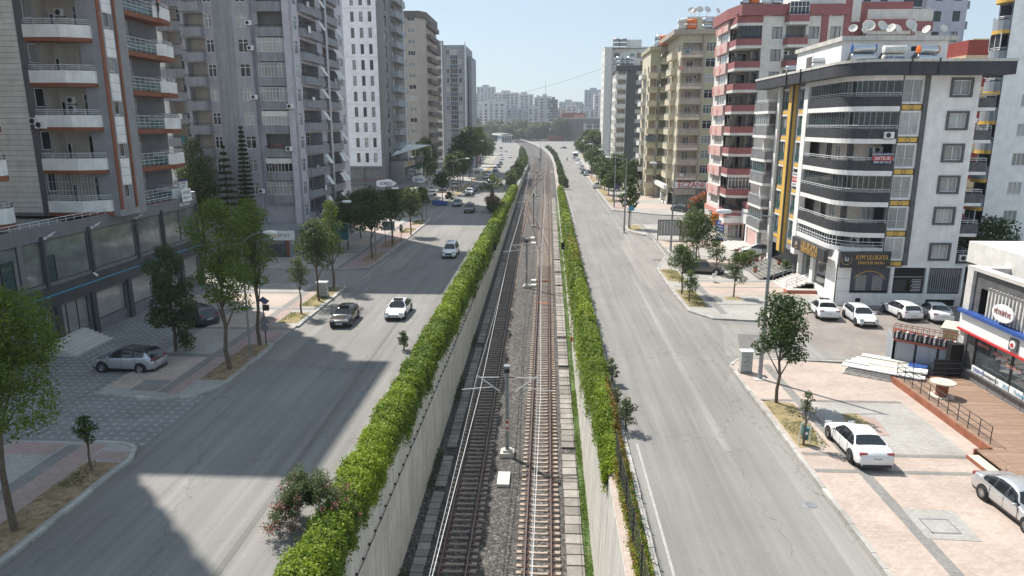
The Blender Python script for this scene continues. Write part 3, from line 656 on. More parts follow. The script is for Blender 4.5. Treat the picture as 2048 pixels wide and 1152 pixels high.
# retaining walls of cast panels
def retaining(x, t, sgn, top, label):
    root = thing('retaining_wall', label, 'wall', (x, 5, zb(5)), worldkids=True)
    y = 5.0
    while y < 285:
        y2 = min(y + 5.5, 285); b = MB(); g = .025
        z0a, z0b = zb(y) - .4, zb(y2) - .4
        X0, X1 = (x, x - t) if sgn < 0 else (x + t, x)
        xs = (min(X0, X1), max(X0, X1))
        p = [(xs[0], y + g, z0a), (xs[1], y + g, z0a), (xs[1], y2 - g, z0b), (xs[0], y2 - g, z0b), (xs[0], y + g, top), (xs[1], y + g, top), (xs[1], y2 - g, top), (xs[0], y2 - g, top)]
        if sgn > 0:
            for k_ in (0, 3): p[k_] = (2.82, p[k_][1], p[k_][2])
            for k_ in (4, 7): p[k_] = (3.08, p[k_][1], p[k_][2])
        b.v = p
        for q in ((3, 2, 1, 0), (4, 5, 6, 7), (0, 1, 5, 4), (1, 2, 6, 5), (2, 3, 7, 6), (3, 0, 4, 7)): b.f.append(q); b.m.append(b.mi('concrete'))
        b2 = b; o = b.mesh('wall_panel'); link('wall_panel', o, root); y = y2
    bb = MB()
    bx0, bx1 = (x - t - .12, x - .03) if sgn < 0 else (3.12, 3.5)
    bb.v = [(bx0, 5, zb(5) - .5), (bx1, 5, zb(5) - .5), (bx1, 285, zb(285) - .5), (bx0, 285, zb(285) - .5), (bx0, 5, top - .03), (bx1, 5, top - .03), (bx1, 285, top - .03), (bx0, 285, top - .03)]
    for q in ((3, 2, 1, 0), (4, 5, 6, 7), (0, 1, 5, 4), (1, 2, 6, 5), (2, 3, 7, 6), (3, 0, 4, 7)): bb.f.append(q); bb.m.append(bb.mi('concrete_old'))
    link('wall_core', bb.mesh('wall_core'), root)
    return root
LW = retaining(-7.95, .35, -1, .28, 'tall pale concrete retaining wall left of the tracks under the ivy')
RW = retaining(2.95, .35, 1, .22, 'pale concrete retaining wall right of the tracks')
b = MB(); b.box(3.1, 5, .223, 3.52, 285, .29, 'pave_pink'); link('coping', b.mesh('coping'), RW)
b = MB(); b.strip([(-7.9, 285), (-7.9 + shl(420), 420), (-7.9 + shl(560), 560)], -.3, -1.3, .5, 'concrete'); tag(link('parapet_wall', b.mesh('parapet_wall')), 'low concrete parapet curving away left of the far tracks', 'wall')
b = MB(); b.strip([(3.0, 285), (3.0 + sh(350), 350), (3.0 + sh(420), 420), (3 + sh(520), 520), (3 + sh(640), 640), (3 + sh(760), 760)], -.3, -1.3, .5, 'concrete'); tag(link('parapet_wall', b.mesh('parapet_wall')), 'low concrete parapet curving away right of the far tracks', 'wall')
# cable running on brackets along the left wall
t = thing('wall_cable', 'black cable sagging between brackets on the left retaining wall', 'cable', (-7.9, 20, -2.2), worldkids=True)
pts = [(-7.86, y, -2.15 - (.06 if i % 2 else 0)) for i, y in enumerate([16 + k * .85 for k in range(260)])]
b = MB(); b.path(pts, .022, 'black', 4); link('cable', b.mesh('cable'), t)
br = MB(); br.box(-.07, -.03, -.06, .03, .03, .05, 'rail_dark'); br_me = br.mesh('bracket')
for k in range(0, 200): link('bracket', br_me, t, (-7.88, 16 + k * 1.1, -2.13))
# ledges: cable duct covers of concrete slabs each side
SL = MB(); SL.box(-.36, 0, 0, .36, .66, .1, 'concrete_old'); SL_me = SL.mesh('slab')
SL2 = MB(); SL2.box(-.5, 0, 0, .5, .95, .1, 'concrete_old'); SL2_me = SL2.mesh('slab')
def ledge(x, me, step, y0, y1, label, w, seed):
    rr = random.Random(seed)
    root = thing('cable_duct', label, 'cable duct', (x, y0, zb(y0)), worldkids=True)
    n = int((min(y1, 175) - y0) / step)
    for i in range(n):
        y = y0 + i * step
        if rr.random() < .04: continue
        o = link('slab', me, root, (x + rr.uniform(-.02, .02), y, zb(y) + .06 + rr.uniform(-.02, .02)), rr.uniform(-.02, .02)); o.scale = (1, .985, 1)
    b = MB(); ya = y0 + n * step
    b.v = [(x - w, ya, zb(ya)), (x + w, ya, zb(ya)), (x + w, y1, zb(y1)), (x - w, y1, zb(y1)), (x - w, ya, zb(ya) + .16), (x + w, ya, zb(ya) + .16), (x + w, y1, zb(y1) + .16), (x - w, y1, zb(y1) + .16)]
    for q in ((3, 2, 1, 0), (4, 5, 6, 7), (0, 1, 5, 4), (1, 2, 6, 5), (2, 3, 7, 6), (3, 0, 4, 7)): b.f.append(q); b.m.append(b.mi('concrete_old'))
    link('far_slab', b.mesh('far_slab'), root)
    return root
ledge(-7.0, SL_me, .7, 20, 270, 'row of concrete duct slabs along the foot of the left wall', .42, 1)
ledge(1.85, SL2_me, 1.0, 20, 280, 'row of concrete duct slabs between the right track and the wall', .5, 2)
b = MB()
for a, c in ((15, 60), (60, 110), (110, 180), (180, 280)):
    b.quad((2.4, a, zb(a) + .03), (2.9, a, zb(a) + .03), (2.9, c, zb(c) + .03), (2.4, c, zb(c) + .03), 'weeds')
link('weed_gutter', b.mesh('weed_gutter'), None, (0, 0, 0), 0, 'stuff')
# sleepers
sl = MB()
prof = [(-1.25, .30, .0), (-.95, .30, .0), (-.72, .29, .0), (-.35, .22, -.045), (0, .20, -.055), (.35, .22, -.045), (.72, .29, .0), (.95, .30, .0), (1.25, .30, .0)]
for (xa, wa, ta), (xb, wb, tb) in zip(prof[:-1], prof[1:]):
    k = sl.mi('sleeper'); n = len(sl.v)
    for x, w, tz in ((xa, wa, ta), (xb, wb, tb)): sl.v += [(x, -w / 2, -.2), (x, w / 2, -.2), (x, w / 2 - .03, tz), (x, -w / 2 + .03, tz)]
    for q in ((0, 3, 7, 4), (3, 2, 6, 7), (2, 1, 5, 6)): sl.f.append(tuple(n + i for i in q)); sl.m.append(k)
for e in (0, (len(prof) - 2) * 8 + 4): sl.f.append((e, e + 1, e + 2, e + 3) if e else (3, 2, 1, 0)); sl.m.append(0)
for x in (-.9, -.6, .6, .9): sl.box(x - .06, -.07, -.01, x + .06, .07, .035, 'rust')
sl_me = sl.mesh('sleeper')
def rail_path(b, pts, r=.036):
    L = [(p[0] - r, p[1]) for p in pts]; zs = [p[2] for p in pts]
    L = [(p[0] + r, p[1]) for p in pts]
    b.strip(L, 2 * r, [z - .16 for z in zs], [z - .02 for z in zs], 'rust')
    b.strip([(p[0] + r * .8, p[1]) for p in pts], 1.6 * r, [z - .0195 for z in zs], zs, 'rail_top')
    b.strip([(p[0] + .075, p[1]) for p in pts], .15, [z - .19 for z in zs], [z - .165 for z in zs], 'rust')
TY = [10, 40, 80, 120, 160, 200, 230, 250, 275, 300] + list(range(315, 800, 15))
def track(x, xf, label, skew=0):
    root = thing('railway_track', label, 'railway track', (x, 12, zr(12)), worldkids=True)
    fx = lambda y: x + xf * max(0, 100 - y) / 100 + sh(y)
    for s in (-.75, .75):
        b = MB(); rail_path(b, [(fx(y) + s, y, zr(y)) for y in TY]); link('rail', b.mesh('rail'), root)
    y = 20.0; n = 0
    me = sl_me
    while n < 145:
        o = link('sleeper', me, root, (fx(y) + rnd.uniform(-.02, .02), y, zr(y) - .185), rnd.uniform(-.008, .008)); y += .62; n += 1
    b = MB()
    while y < 420: 
        b.box(fx(y) - 1.25, y - .14, zr(y) - .35, fx(y) + 1.25, y + .14, zr(y) - .19, 'sleeper'); y += .62 if y < 200 else 1.2
    link('far_sleeper', b.mesh('far_sleeper'), root, kind='stuff')
    return root
track(-.25, .0, 'right hand railway track in full sun on concrete sleepers')
track(-5.45, .72, 'left hand railway track lying in the shade of the ivy wall')
# crossovers between the two tracks
def xover(pts, label):
    root = thing('crossover_rail', label, 'crossover track', (pts[0][0], pts[0][1], zr(pts[0][1])), worldkids=True)
    for s in (-.75, .75):
        b = MB(); rail_path(b, [(p[0] + s, p[1], zr(p[1]) + .004) for p in pts]); link('rail', b.mesh('rail'), root)
    y = pts[0][1]; 
    me = sl_me
    while y < pts[-1][1]:
        for a, c in zip(pts[:-1], pts[1:]):
            if a[1] <= y <= c[1]: x = a[0] + (c[0] - a[0]) * (y - a[1]) / (c[1] - a[1])
        link('sleeper', me, root, (x, y, zr(y) - .182)); y += 1.24
def smooth_x(xa, xb, ya, yb, n=14):
    return [(xa + (xb - xa) * (lambda t: t * t * (3 - 2 * t))(i / n), ya + (yb - ya) * i / n, 0) for i in range(n + 1)]
xover(smooth_x(-.25, -5.45, 112, 190), 'nearer crossover curving from the right track to the left')
xover(smooth_x(-5.45, -.25, 205, 275), 'farther crossover curving from the left track to the right')
# third siding seen far off, swinging left
b = MB()
for s in (-.75, .75): rail_path(b, [(-5.45 + s - .0009 * max(0, y - 205) ** 1.75, y, zr(y)) for y in range(205, 420, 10)])
tag(link('siding_rail', b.mesh('siding_rail')), 'far siding rails diverging left beyond the crossovers', 'siding track')
b = MB(); 
for y in (112, 128, 131): b.box(-6.2, y, zr(y) - .3, -4.8, y + 2.4, zr(y) - .12, 'rust')
# catenary masts
def mast_root(y, group):
    t = thing('catenary_mast', '', 'catenary mast', (-2.7, y, zb(y) + .12), 0, group)
    b = MB(); b.box(-.5, -.45, -.3, .5, .45, .32, 'concrete'); b.box(-.32, -.28, .32, .32, .28, .5, 'concrete'); link('plinth', b.mesh('plinth'), t)
    b = MB()
    for sx_ in (-.11, .11): b.box(sx_ - .03, -.12, .5, sx_ + .03, .12, 6.9, 'cabinet')
    for k in range(14): b.box(-.085, -.105, .7 + k * .45, .085, -.09, .78 + k * .45, 'galv')
    b.box(-.1, -.02, .5, .1, .02, 6.9, 'cabinet'); link('post', b.mesh('post'), t)
    b = MB(); b.box(-.137, -.118, 2.0, .137, -.112, 2.9, 'white'); 
    b.box(-.08, -.125, 2.1, .08, -.1185, 2.3, 'red'); b.box(-.08, -.125, 2.55, .08, -.1185, 2.8, 'red'); link('number_plate', b.mesh('number_plate'), t)
    for s in (-1, 1):
        b = MB(); b.tube((0, 0, 4.6), (s * 2.15, 0, 6.2), .045, 'rail_white'); b.tube((0, 0, 6.1), (s * 2.25, 0, 6.05), .04, 'rail_white')
        b.tube((s * 1.0, 0, 5.35), (s * 3.3, 0, 5.1), .035, 'rail_white'); b.tube((s * 2.2, 0, 5.25), (s * 2.2, 0, 5.0), .015, 'steel')
        b.tube((s * .15, 0, 6.1), (s * .6, 0, 6.1), .045, 'beige_dark', 8); b.tube((s * .15, 0, 4.72), (s * .55, 0, 5.03), .045, 'beige_dark', 8)
        link('bracket_arm', b.mesh('bracket_arm'), t)
    b = MB(); b.box(-.22, -.22, 6.9, .22, .22, 7.0, 'galv'); b.box(-.18, -.14, 6.45, .18, .14, 6.75, 'rail_dark'); link('cap', b.mesh('cap'), t)
    return t
MY = [-1, 47.6, 96.1, 145.8, 195, 240, 285, 330, 380]
proto = None
names = {1: 'nearest catenary mast with red and white plate between the tracks', 2: 'second catenary mast from the camera between the tracks', 3: 'third catenary mast from the camera beside the crossover', 4: 'fourth catenary mast from the camera between the tracks', 5: 'fifth catenary mast from the camera where the tracks start to bend'}
for i, y in enumerate(MY):
    if i == 0: continue
    if proto is None: proto = mast_root(y, 'catenary masts between the tracks'); m_ = proto
    else: m_ = copy_tree(proto)
    m_.location = (-2.7 + sh(y), y, zb(y) + .12); m_['label'] = names.get(i, {6: 'sixth catenary mast from the camera on the bend', 7: 'seventh catenary mast from the camera on the bend', 8: 'farthest catenary mast on the bend'}.get(i))
# overhead wires
for s, lab in ((-1, 'contact and carrier wires above the left track'), (1, 'contact and carrier wires above the right track')):
    t = thing('overhead_wire', lab, 'overhead wire', (-2.7 + s * 2.2, 47.6, zb(47) + 5), worldkids=True)
    b = MB(); c = MB(); pc = []; pm = []
    for k, (a, e) in enumerate(zip(MY[:-1], MY[1:])):
        for j in range(12):
            tt = j / 12; y = a + (e - a) * tt; zz = zb(y) + .12; st = .22 * (1 if k % 2 else -1) * (1 - 2 * tt)
            pc.append((-2.7 + s * 2.2 + st + sh(y), y, zz + 5.0)); pm.append((-2.7 + s * 2.2 + sh(y), y, zz + 6.15 - .75 * 4 * tt * (1 - tt)))
    b.path(pc, .02, 'rail_white', 4); c.path(pm, .022, 'galv', 4); link('contact_wire', b.mesh('contact_wire'), t); link('carrier_wire', c.mesh('carrier_wire'), t)
    d = MB()
    for i in range(2, len(pc), 3): d.tube(pc[i], pm[i], .006, 'steel', 3)
    link('dropper', d.mesh('dropper'), t, kind='stuff')
# signals on the walls
def signal(loc, label, s):
    t = thing('track_signal', label, 'signal', loc); b = MB()
    T = Matrix.Translation((0, -.05, .35)) @ Matrix.Rotation(R(90), 4, 'X')
    b.box(-.28, 0, -.1, .28, .16, .75, 'black'); b.lathe([(.3, .0), (.3, .02), (.001, .03)], 'black', 16, Matrix.Translation((0, .0, .72)) @ Matrix.Rotation(R(90), 4, 'X'))
    link('backplate', b.mesh('backplate'), t)
    for z in (.2, .6):
        b = MB(); b.lathe([(.11, 0), (.13, .12), (.10, .13), (.001, .09)], 'rail_dark', 12, Matrix.Translation((0, 0, z)) @ Matrix.Rotation(R(90), 4, 'X')); link('lamp', b.mesh('lamp'), t)
    b = MB(); b.tube((0, .1, -.1), (0, .1, -1.4), .03, 'galv'); b.box(s * .3, .08, -.2, 0, .14, -.12, 'galv'); link('bracket', b.mesh('bracket'), t)
signal((-7.55, 101, -1.3), 'black two lamp signal hung on the left wall below the ivy', -1)
signal((2.55, 104, -1.6), 'black two lamp signal beside the right hand wall', 1)
t = thing('warning_post', 'thin post with small red box standing by the right wall', 'post', (2.5, 63.5, zb(63))); b = MB(); b.tube((0, 0, 0), (0, 0, 4.4), .03, 'galv'); link('post', b.mesh('post'), t)
b = MB(); b.box(-.09, -.1, 3.6, .09, .1, 3.95, 'red'); link('box', b.mesh('box'), t)
# trackside boxes
for (x, y, lab) in ((-2.75, 44.0, 'flat concrete slab lying at the foot of the nearest catenary mast'), (-2.6, 133, 'pale concrete block between the tracks by the crossover'), (-2.3, 128, 'smaller pale concrete block between the tracks')):
    b = MB(); b.box(-.42, -.9, -.1, .42, .9, .12, 'concrete'); tag(link('concrete_slab', b.mesh('concrete_slab'), None, (x, y, zb(y) + .2)), lab, 'slab')
for y, lab in ((99.5, 'farther white point motor beside the right track'), (96.8, 'nearer white point motor beside the right track')):
    b = MB(); b.box(-.2, -.4, 0, .5, .4, .3, 'white'); b.tube((.5, 0, .12), (2.6, 0, .12), .04, 'rust'); tag(link('point_motor', b.mesh('point_motor'), None, (-1.9, y, zb(y) + .12)), lab, 'point motor')
for y, lab in ((100, 'farther orange painted rod across the right track'), (88, 'nearer orange painted rod across the right track')):
    b = MB(); b.box(-.85, -.06, 0, .85, .06, .06, 'orange'); tag(link('tie_rod', b.mesh('tie_rod'), None, (-.25, y, zr(y) - .14)), lab, 'tie rod')
# fence of mesh panels on the right coping, near end
t = thing('mesh_fence', 'dark green wire mesh fence on the right wall coping', 'fence', (3.5, 12, .3), worldkids=True)
po = MB(); po.box(-.03, -.03, 0, .03, .03, 1.75, 'rail_dark'); po_me = po.mesh('post')
pn = MB()
for k in range(21): pn.tube((0, .05 + k * .117, .08), (0, .05 + k * .117, 1.68), .0055, 'rail_dark', 3, caps=False)
for z in (.1, .42, .75, 1.08, 1.4, 1.68): pn.tube((0, .03, z), (0, 2.42, z), .009, 'rail_dark', 3, caps=False)
pn_me = pn.mesh('mesh_panel')
for k in range(9):
    link('post', po_me, t, (3.52, 10 + k * 2.45, .3))
    link('mesh_panel', pn_me, t, (3.52, 10 + k * 2.45, .3))

# ------------------------------------------------------------ left side of the road
# --- tower A on its dark two-storey shop podium
A = Bld('grey and white apartment tower with brown banded balconies above a dark glazed shop podium', (-45, 56, 0))
S = Face(0, 57, 0); E = Face(-35.7, 0, 90); E2 = Face(-38.8, 0, 90)
FL = 3.43; ZA = [12.9 - 3.43 + FL * k for k in range(0, 11)]       # floor levels
ZTOP = 47.4
wins = []; logs = []
for z in ZA:
    wins.append((-41.75, z + 1.6, .95, 1.5, 1, 0, 'frame_white', 'pane', None))
A.winwall(S, -42.4, -40.95, 9.0, ZTOP, wins, 'wall_dgrey')
ops = [(-40.7, z + .1, 3.35, FL - .35, 1.5, 'wall_cream', 'wall_cream') for z in ZA]
A.wall(S, -40.95, -35.7, 9.0, ZTOP, ops, 'wall_mgrey')
A.box('wall', -60, 57.02, 9.0, -42.4, 58, ZTOP, 'wall_mgrey')
brd = MB(); brd.box(0, -.06, 0, 17.6, 0, .40, 'wall_cladding'); brd_me = brd.mesh('cladding_board')
for k in range(96): link('cladding_board', brd_me, A.root, (-60, 57.0, 9.3 + k * .43))
bk = Face(0, 58.5, 0)
for i, z in enumerate(ZA):
    A.window(bk, -38.55, z + .12, 1.15, 2.55, .04, 2, .78, 'frame_white' if i != 1 else 'frame_dark', 'pane' if i % 2 else 'pane_green')
    A.window(bk, -40.55, z + .5, .4, 1.6, .04, 1, 0, 'frame_white', 'pane_dark')
    A.balcony(S, -41.0, z, [(0, 0), (0, 1.25), (3.0, 1.25), (4.75, .35), (4.75, 0)], .95, 'wall_white', under=.30, umat='trim_brown', rail=3, rh=.42)
    if i in (2, 4, 5, 7): A.ac(bk, -39.9, z + 1.9, .03)
    if i in (2, 5, 8): A.ac(bk, -39.9, z + 1.2, .03)
A.ac(S, -40.9, ZA[2] - .1, 1.28); A.ac(S, -42.3, ZA[2] + .2, .03)
# window bars on the lowest loggia
b = MB()
for k in range(16): b.tube((-40.9 + k * .27, 55.75, ZA[1] - 2.4), (-40.9 + k * .27, 55.75, ZA[1] - .35), .012, 'rail_white', 4)
for z in (ZA[0] + 1.1, ZA[0] + 1.8, ZA[0] + 2.5): b.tube((-40.9, 55.75, z), (-36.8, 55.75, z), .014, 'rail_white', 4)
A.part('window_bars', b)
# narrow road-facing strip with brown trim
wins = [(58.0, z + 1.0, .75, 1.65, 1, 0) for z in ZA]
A.winwall(E, 57.0, 60.9, 9.0, ZTOP, wins, 'wall_mgrey')
for z in ZA:
    if z > 11: A.fbox('panel', E, 57.75, 59.0, z - 1.35, z + .85, .002, .05, 'wall_white')
    for q in range(3): A.fbox('groove', E, 57.76, 58.99, z - 1.3 + q * .7, z - 1.27 + q * .7, .05, .054, 'wall_mgrey')
A.fbox('trim', E, 57.05, 57.45, 9.6, ZTOP, .003, .10, 'trim_brown'); A.fbox('trim', E, 59.25, 59.5, 9.6, ZTOP, .003, .12, 'trim_brown')
b = MB(); b.quad((-35.7, 60.9, 9), (-38.8, 60.9, 9), (-38.8, 60.9, ZTOP), (-35.7, 60.9, ZTOP), 'wall_mgrey'); A.part('wall', b)
wins = []
for z in ZA: wins += [(65.0, z + .1, 1.7, 2.5, 2, .72, 'frame_white', 'pane_green')]
A.winwall(E2, 60.9, 71.5, 9.0, ZTOP, wins, 'wall_dgrey')
for i, z in enumerate(ZA):
    zz = z + .35
    A.balcony(E2, 63.3, z - .2, [(0, 0), (0, 1.5), (5.1, 1.5), (5.1, 0)], 0, 'wall_white', under=.42, umat='trim_brown', rail=4, rh=1.2, railm='rail_white', glass=.62)
    A.balcony(E2, 68.4, z - .2, [(0.02, 0), (0.02, 1.5), (.6, 1.9), (3.1, 1.5), (3.1, 0)], 1.05, 'wall_white', under=.42, umat='trim_brown', rail=2, rh=.35)
# glazed screens and railings drying on the corner
A.box('inner_core', -60, 59.2, 9.0, -38.9, 71.4, ZTOP, 'wall_mgrey'); A.box('roof_slab', -60, 54.6, ZTOP, -35.6, 71.6, ZTOP + .4, 'roof')  # south overhang of the unseen roof added to shape the shadow on the road
b = MB(); b.quad((-38.8, 71.5, 9), (-60, 71.5, 9), (-60, 71.5, ZTOP), (-38.8, 71.5, ZTOP), 'wall_mgrey'); A.part('wall', b)
# near wing, only its balcony corner enters the frame
for i, z in enumerate([9.6 + 3.43 * k for k in range(16)]):
    P_ = [(-62, 44.9), (-41.0, 44.9), (-38.9, 47.4)] + arc(-39.8, 48.6, 1.15, -50, 110, 7) + [(-41.8, 49.5), (-62, 49.5)]
    b = MB(); b.prism(P_, z - .45, z - .05, 'trim_brown'); b.strip(P_[1:], .14, z - .05, z + 1.05, 'wall_white'); o = A.part('wing_balcony', b)
    A.sub('railing', rail_mesh(offset(P_[1:], .05), z + 1.05, 2, .4, 'rail_white'), o)
A.box('wing_wall', -62, 36, 0, -42.4, 48.8, 64, 'wall_mgrey')
# podium
EP = Face(-36.5, 0, 90)
ops = []; y0s = [(40.3, 45.9), (46.4, 48.2), (48.35, 53.4), (53.9, 59.9), (60.3, 64.3), (64.6, 67.7), (67.85, 70.9)]
for a, c in y0s: ops.append((a, 5.15, c - a, 3.15, .12, None))
low = [(40.3, 45.0), (45.3, 48.5), (48.9, 52.6), (53.3, 57.6), (58.2, 62.2), (62.8, 66.6), (67.2, 70.7)]
for a, c in low: ops.append((a, .05, c - a, 3.15, .3, None))
A.wall(EP, 36, 71.5, 0, 9.35, ops, 'podium_grey')
A.fbox('fascia_band', EP, 36, 71.5, 3.45, 4.85, .003, .22, 'podium_dark'); A.fbox('light_strip', EP, 45.5, 71.4, 4.22, 4.32, .22, .25, 'blue_line')
for (a, c) in y0s:
    b = MB(); b.box(a + .02, 0, 5.17, c - .02, .03, 8.28, 'shop_glass_grey')
    o = A.window(EP, a, 5.15, c - a, 3.15, -.06, 1 if c - a < 4 else 1, 0, 'frame_dark', 'shop_glass_grey', name='shop_window')
A.window(EP, 44.2, 5.2, 1.2, 2.2, -.02, 1, .5, 'frame_dark', 'pane_green'); A.window(EP, 48.6, 5.25, .9, 1.9, -.02, 1, .5, 'frame_dark', 'pane_green')
for i, (a, c) in enumerate(low):
    A.window(EP, a, .95 if i >= 3 else .7, c - a, 2.25 if i >= 3 else 2.5, -.2, 3 if i == 2 else 1, 0, 'frame_dark', 'blinds_glass', name='shop_window')
    A.fbox('base_panel', EP, a, c, .05, .95 if i >= 3 else .7, -.28, -.1, 'podium_grey')
for y in (45.1, 48.6, 52.75, 57.7, 62.3, 66.7, 70.8): A.fbox('pillar', EP, y, y + .5, 0, 3.45, .003, .25, 'podium_dark')
for y in (48.2, 53.5, 60.0, 64.35, 71.0): A.fbox('mullion_post', EP, y, y + .3, 4.85, 8.6, .003, .16, 'podium_dark')
A.box('terrace', -60, 36, 8.6, -36.7, 71.5, 8.75, 'roof'); A.box('podium_wall', -60, 71.3, 0, -36.55, 71.55, 9.35, 'podium_grey')
b = MB(); b.path([(-36.55, 36, 9.75), (-36.55, 71.5, 9.75)], .03, 'rail_white'); b.path([(-36.55, 36, 9.55), (-36.55, 71.5, 9.55)], .02, 'rail_white')
for k in range(37): b.tube((-36.55, 36 + k * .96, 9.35), (-36.55, 36 + k * .96, 9.75), .02, 'rail_white', 4, caps=False)
b.path([(-36.6, 71.4, 9.75), (-60, 71.4, 9.75)], .03, 'rail_white'); A.part('railing', b)
for y in (48.45, 53.8, 60.0):
    b = MB(); b.tube((-36.2, y, 8.55), (-35.7, y, 8.75), .05, 'white'); b.box(-36.5, y - .05, 8.4, -36.2, y + .05, 8.6, 'white'); b.tube((-36.2, y + .3, 8.65), (-35.8, y + .5, 8.9), .04, 'white'); A.part('security_camera', b)
b = MB(); b.tube((-36.2, 53.2, 4.95), (-35.85, 53.1, 4.75), .09, 'white', 8); A.part('security_camera', b)
# steps to the shop door
t = thing('entrance_steps', 'flight of pale stone steps before the dark shop podium', 'steps', (-35.7, 49.8, 0), worldkids=True)
for k in range(6):
    b = MB(); b.box(-36.45, 47.2 - k * .0, 0, -35.9 + .0 + (5 - k) * .34, 50.3 - k * .0, .155 * (k + 1), 'marble_step'); b2 = MB()
    b2.box(-36.45, 47.0, .155 * k, -35.95 + (5 - k) * .36, 51.4, .155 * (k + 1) - .004, 'marble_step'); link('step', b2.mesh('step'), t)
# banners tied to the terrace railing
def banner(name, label, loc, rz, w, h, bg, lines, tilt=0.0, group=None):
    t = thing(name, label, 'banner', loc, 0, group); t.rotation_euler = (tilt, 0, rz)
    b = MB(); zz = h
    for (frac, c) in bg: b.box(-w / 2, -.015, zz - frac * h, w / 2, .015, zz, c); zz -= frac * h
    link('sheet', b.mesh('sheet'), t)
    for (s, sz, x, z, c) in lines: text('lettering', s, sz, c, t, (x, -.02, z), (R(90), 0, 0), .004)
    return t
banner('sale_banner', 'white sale banner with blue lettering tied to the terrace railing', (-36.3, 69.3, 9.0), R(90), 1.9, 1.25, [(1, 'white')], [('SATILIK', .42, 0, .85, 'navy'), ('0322 51 14', .34, 0, .35, 'black')], R(-4))
banner('sale_banner', 'small tilted white and blue banner on the corner balcony rail', (-36.9, 69.9, 10.35), R(90), 1.6, .85, [(.3, 'navy'), (.7, 'white')], [('SATILIK', .3, 0, .42, 'navy'), ('535 14', .25, 0, .12, 'black')], R(6))
text('lettering', 'idal hukuk', .5, 'white', A.root, (-36.42, 68.9, 8.75), (R(90), 0, R(90)), .01)

# --- tower between A and B, seen through the gap
G_ = Bld('tall grey and white flats seen in the gap behind the brown banded tower', (-48, 96, 0))
SG = Face(0, 93, 0); EG = Face(-41.5, 0, 90)
ops = []
for k in range(14): ops.append((-49.8, 6 + 2.9 * k, 3.6, 2.0, 1.4, 'wall_cream', 'wall_white'))
G_.wall(SG, -54, -44.3, 0, 48, ops, 'wall_white')
for k in range(14):
    G_.balcony(SG, -50.2, 5.2 + 2.9 * k, [(0, 0), (.2, .8), (3.6, .9), (4.3, 0)], .95, 'purple_band', rail=1, rh=.2, railm='rail_dark')
    G_.window(Face(0, 94.4, 0), -48.4, 6.1 + 2.9 * k, 1.2, 1.9, .03, 2, .7)
b = MB(); b.box(-44.3, 92.3, 0, -43.2, 96, 49, 'wall_white'); b.box(-43.15, 92.8, 0, -42.6, 96, 49, 'purple_grey'); b.box(-45.3, 92.7, 0, -44.9, 93.1, 49, 'wall_white'); G_.part('pilaster', b)
wins = [(94 + 0, 6 + 2.9 * k, 1.3, 1.3, 2) for k in range(14)]
G_.winwall(Face(0, 96, 0), -42.6, -39, 0, 47, [(-41.6, 6 + 2.9 * k, 1.0, 1.3, 2) for k in range(14)], 'purple_grey')
G_.box('inner_core', -54, 96.1, 0, -42, 108, 48, 'wall_white')

# --- tower B, purple-grey with lilac corner
B = Bld('tall purple grey apartment tower with rounded balconies and a lilac corner', (-37, 100, 0))
YB = 89.0; SB = Face(0, YB, 0); EB = Face(-31.6, 0, 90); FB = 2.92
ZB = [16.4 - FB * 4 + FB * k for k in range(0, 12)]
HB = ZB[-1] + 3.4
wins = []; logs = []
for z in ZB[1:]:
    wins += [(-42.2, z + .1, 1.0, 1.5, 2, .7), (-38.2, z + .1, 1.3, 1.55, 2, .72)]
    logs += [(-44.8, z + .05, 2.5, 1.75, 1.3, 'wall_cream', 'purple_grey')]
B.winwall(SB, -45.2, -36.6, 3.4, HB, wins, 'purple_grey', logs)
B.box('wall', -45.2, YB + .01, 0, -36.6, YB + .3, 3.4, 'purple_grey')
B.fbox('stripe', SB, -41.1, -38.7, 3.5, HB, .003, .03, 'purple_band')
for i, z in enumerate(ZB[1:]):
    B.balcony(SB, -45.0, z - .1, [(0, 0), (.0, .75), (2.6, .75), (2.7, 0)], .15, 'purple_band', under=.9, rail=1, rh=.28, railm='rail_dark', soffit='wall_white')
    if i in (0,): B.window(SB, -44.8, z + .1, 2.5, 1.7, .55, 4, .75)
# recessed bay with rounded balconies
b = MB(); b.quad((-36.6, YB, 3.4), (-36.6, YB + .9, 3.4), (-36.6, YB + .9, HB), (-36.6, YB, HB), 'lilac'); B.part('wall', b)
SB2 = Face(0, YB + .9, 0)
ops = [(-35.9, z + .05, 3.3, 1.95, 1.2, 'wall_mgrey', 'wall_mgrey') for z in ZB[1:]]
B.wall(SB2, -36.6, -32.4, 3.4, HB, ops, 'lilac')
b = MB(); b.quad((-32.4, YB + .9, 3.4), (-32.4, YB - .1, 3.4), (-32.4, YB - .1, HB), (-32.4, YB + .9, HB), 'purple_grey'); B.part('wall', b)
B.fbox('corner', Face(0, YB - .1, 0), -32.4, -31.6, 3.4, HB, -1.0, 0, 'lilac')
curve = [(0, 0), (.02, .72), (.9, 1.0), (1.75, 1.08), (2.6, 1.0), (3.48, .72), (3.5, 0)]
kinds = [1, 3, 0, 2, 1, 1, 1, 0, 0, 1, 0]
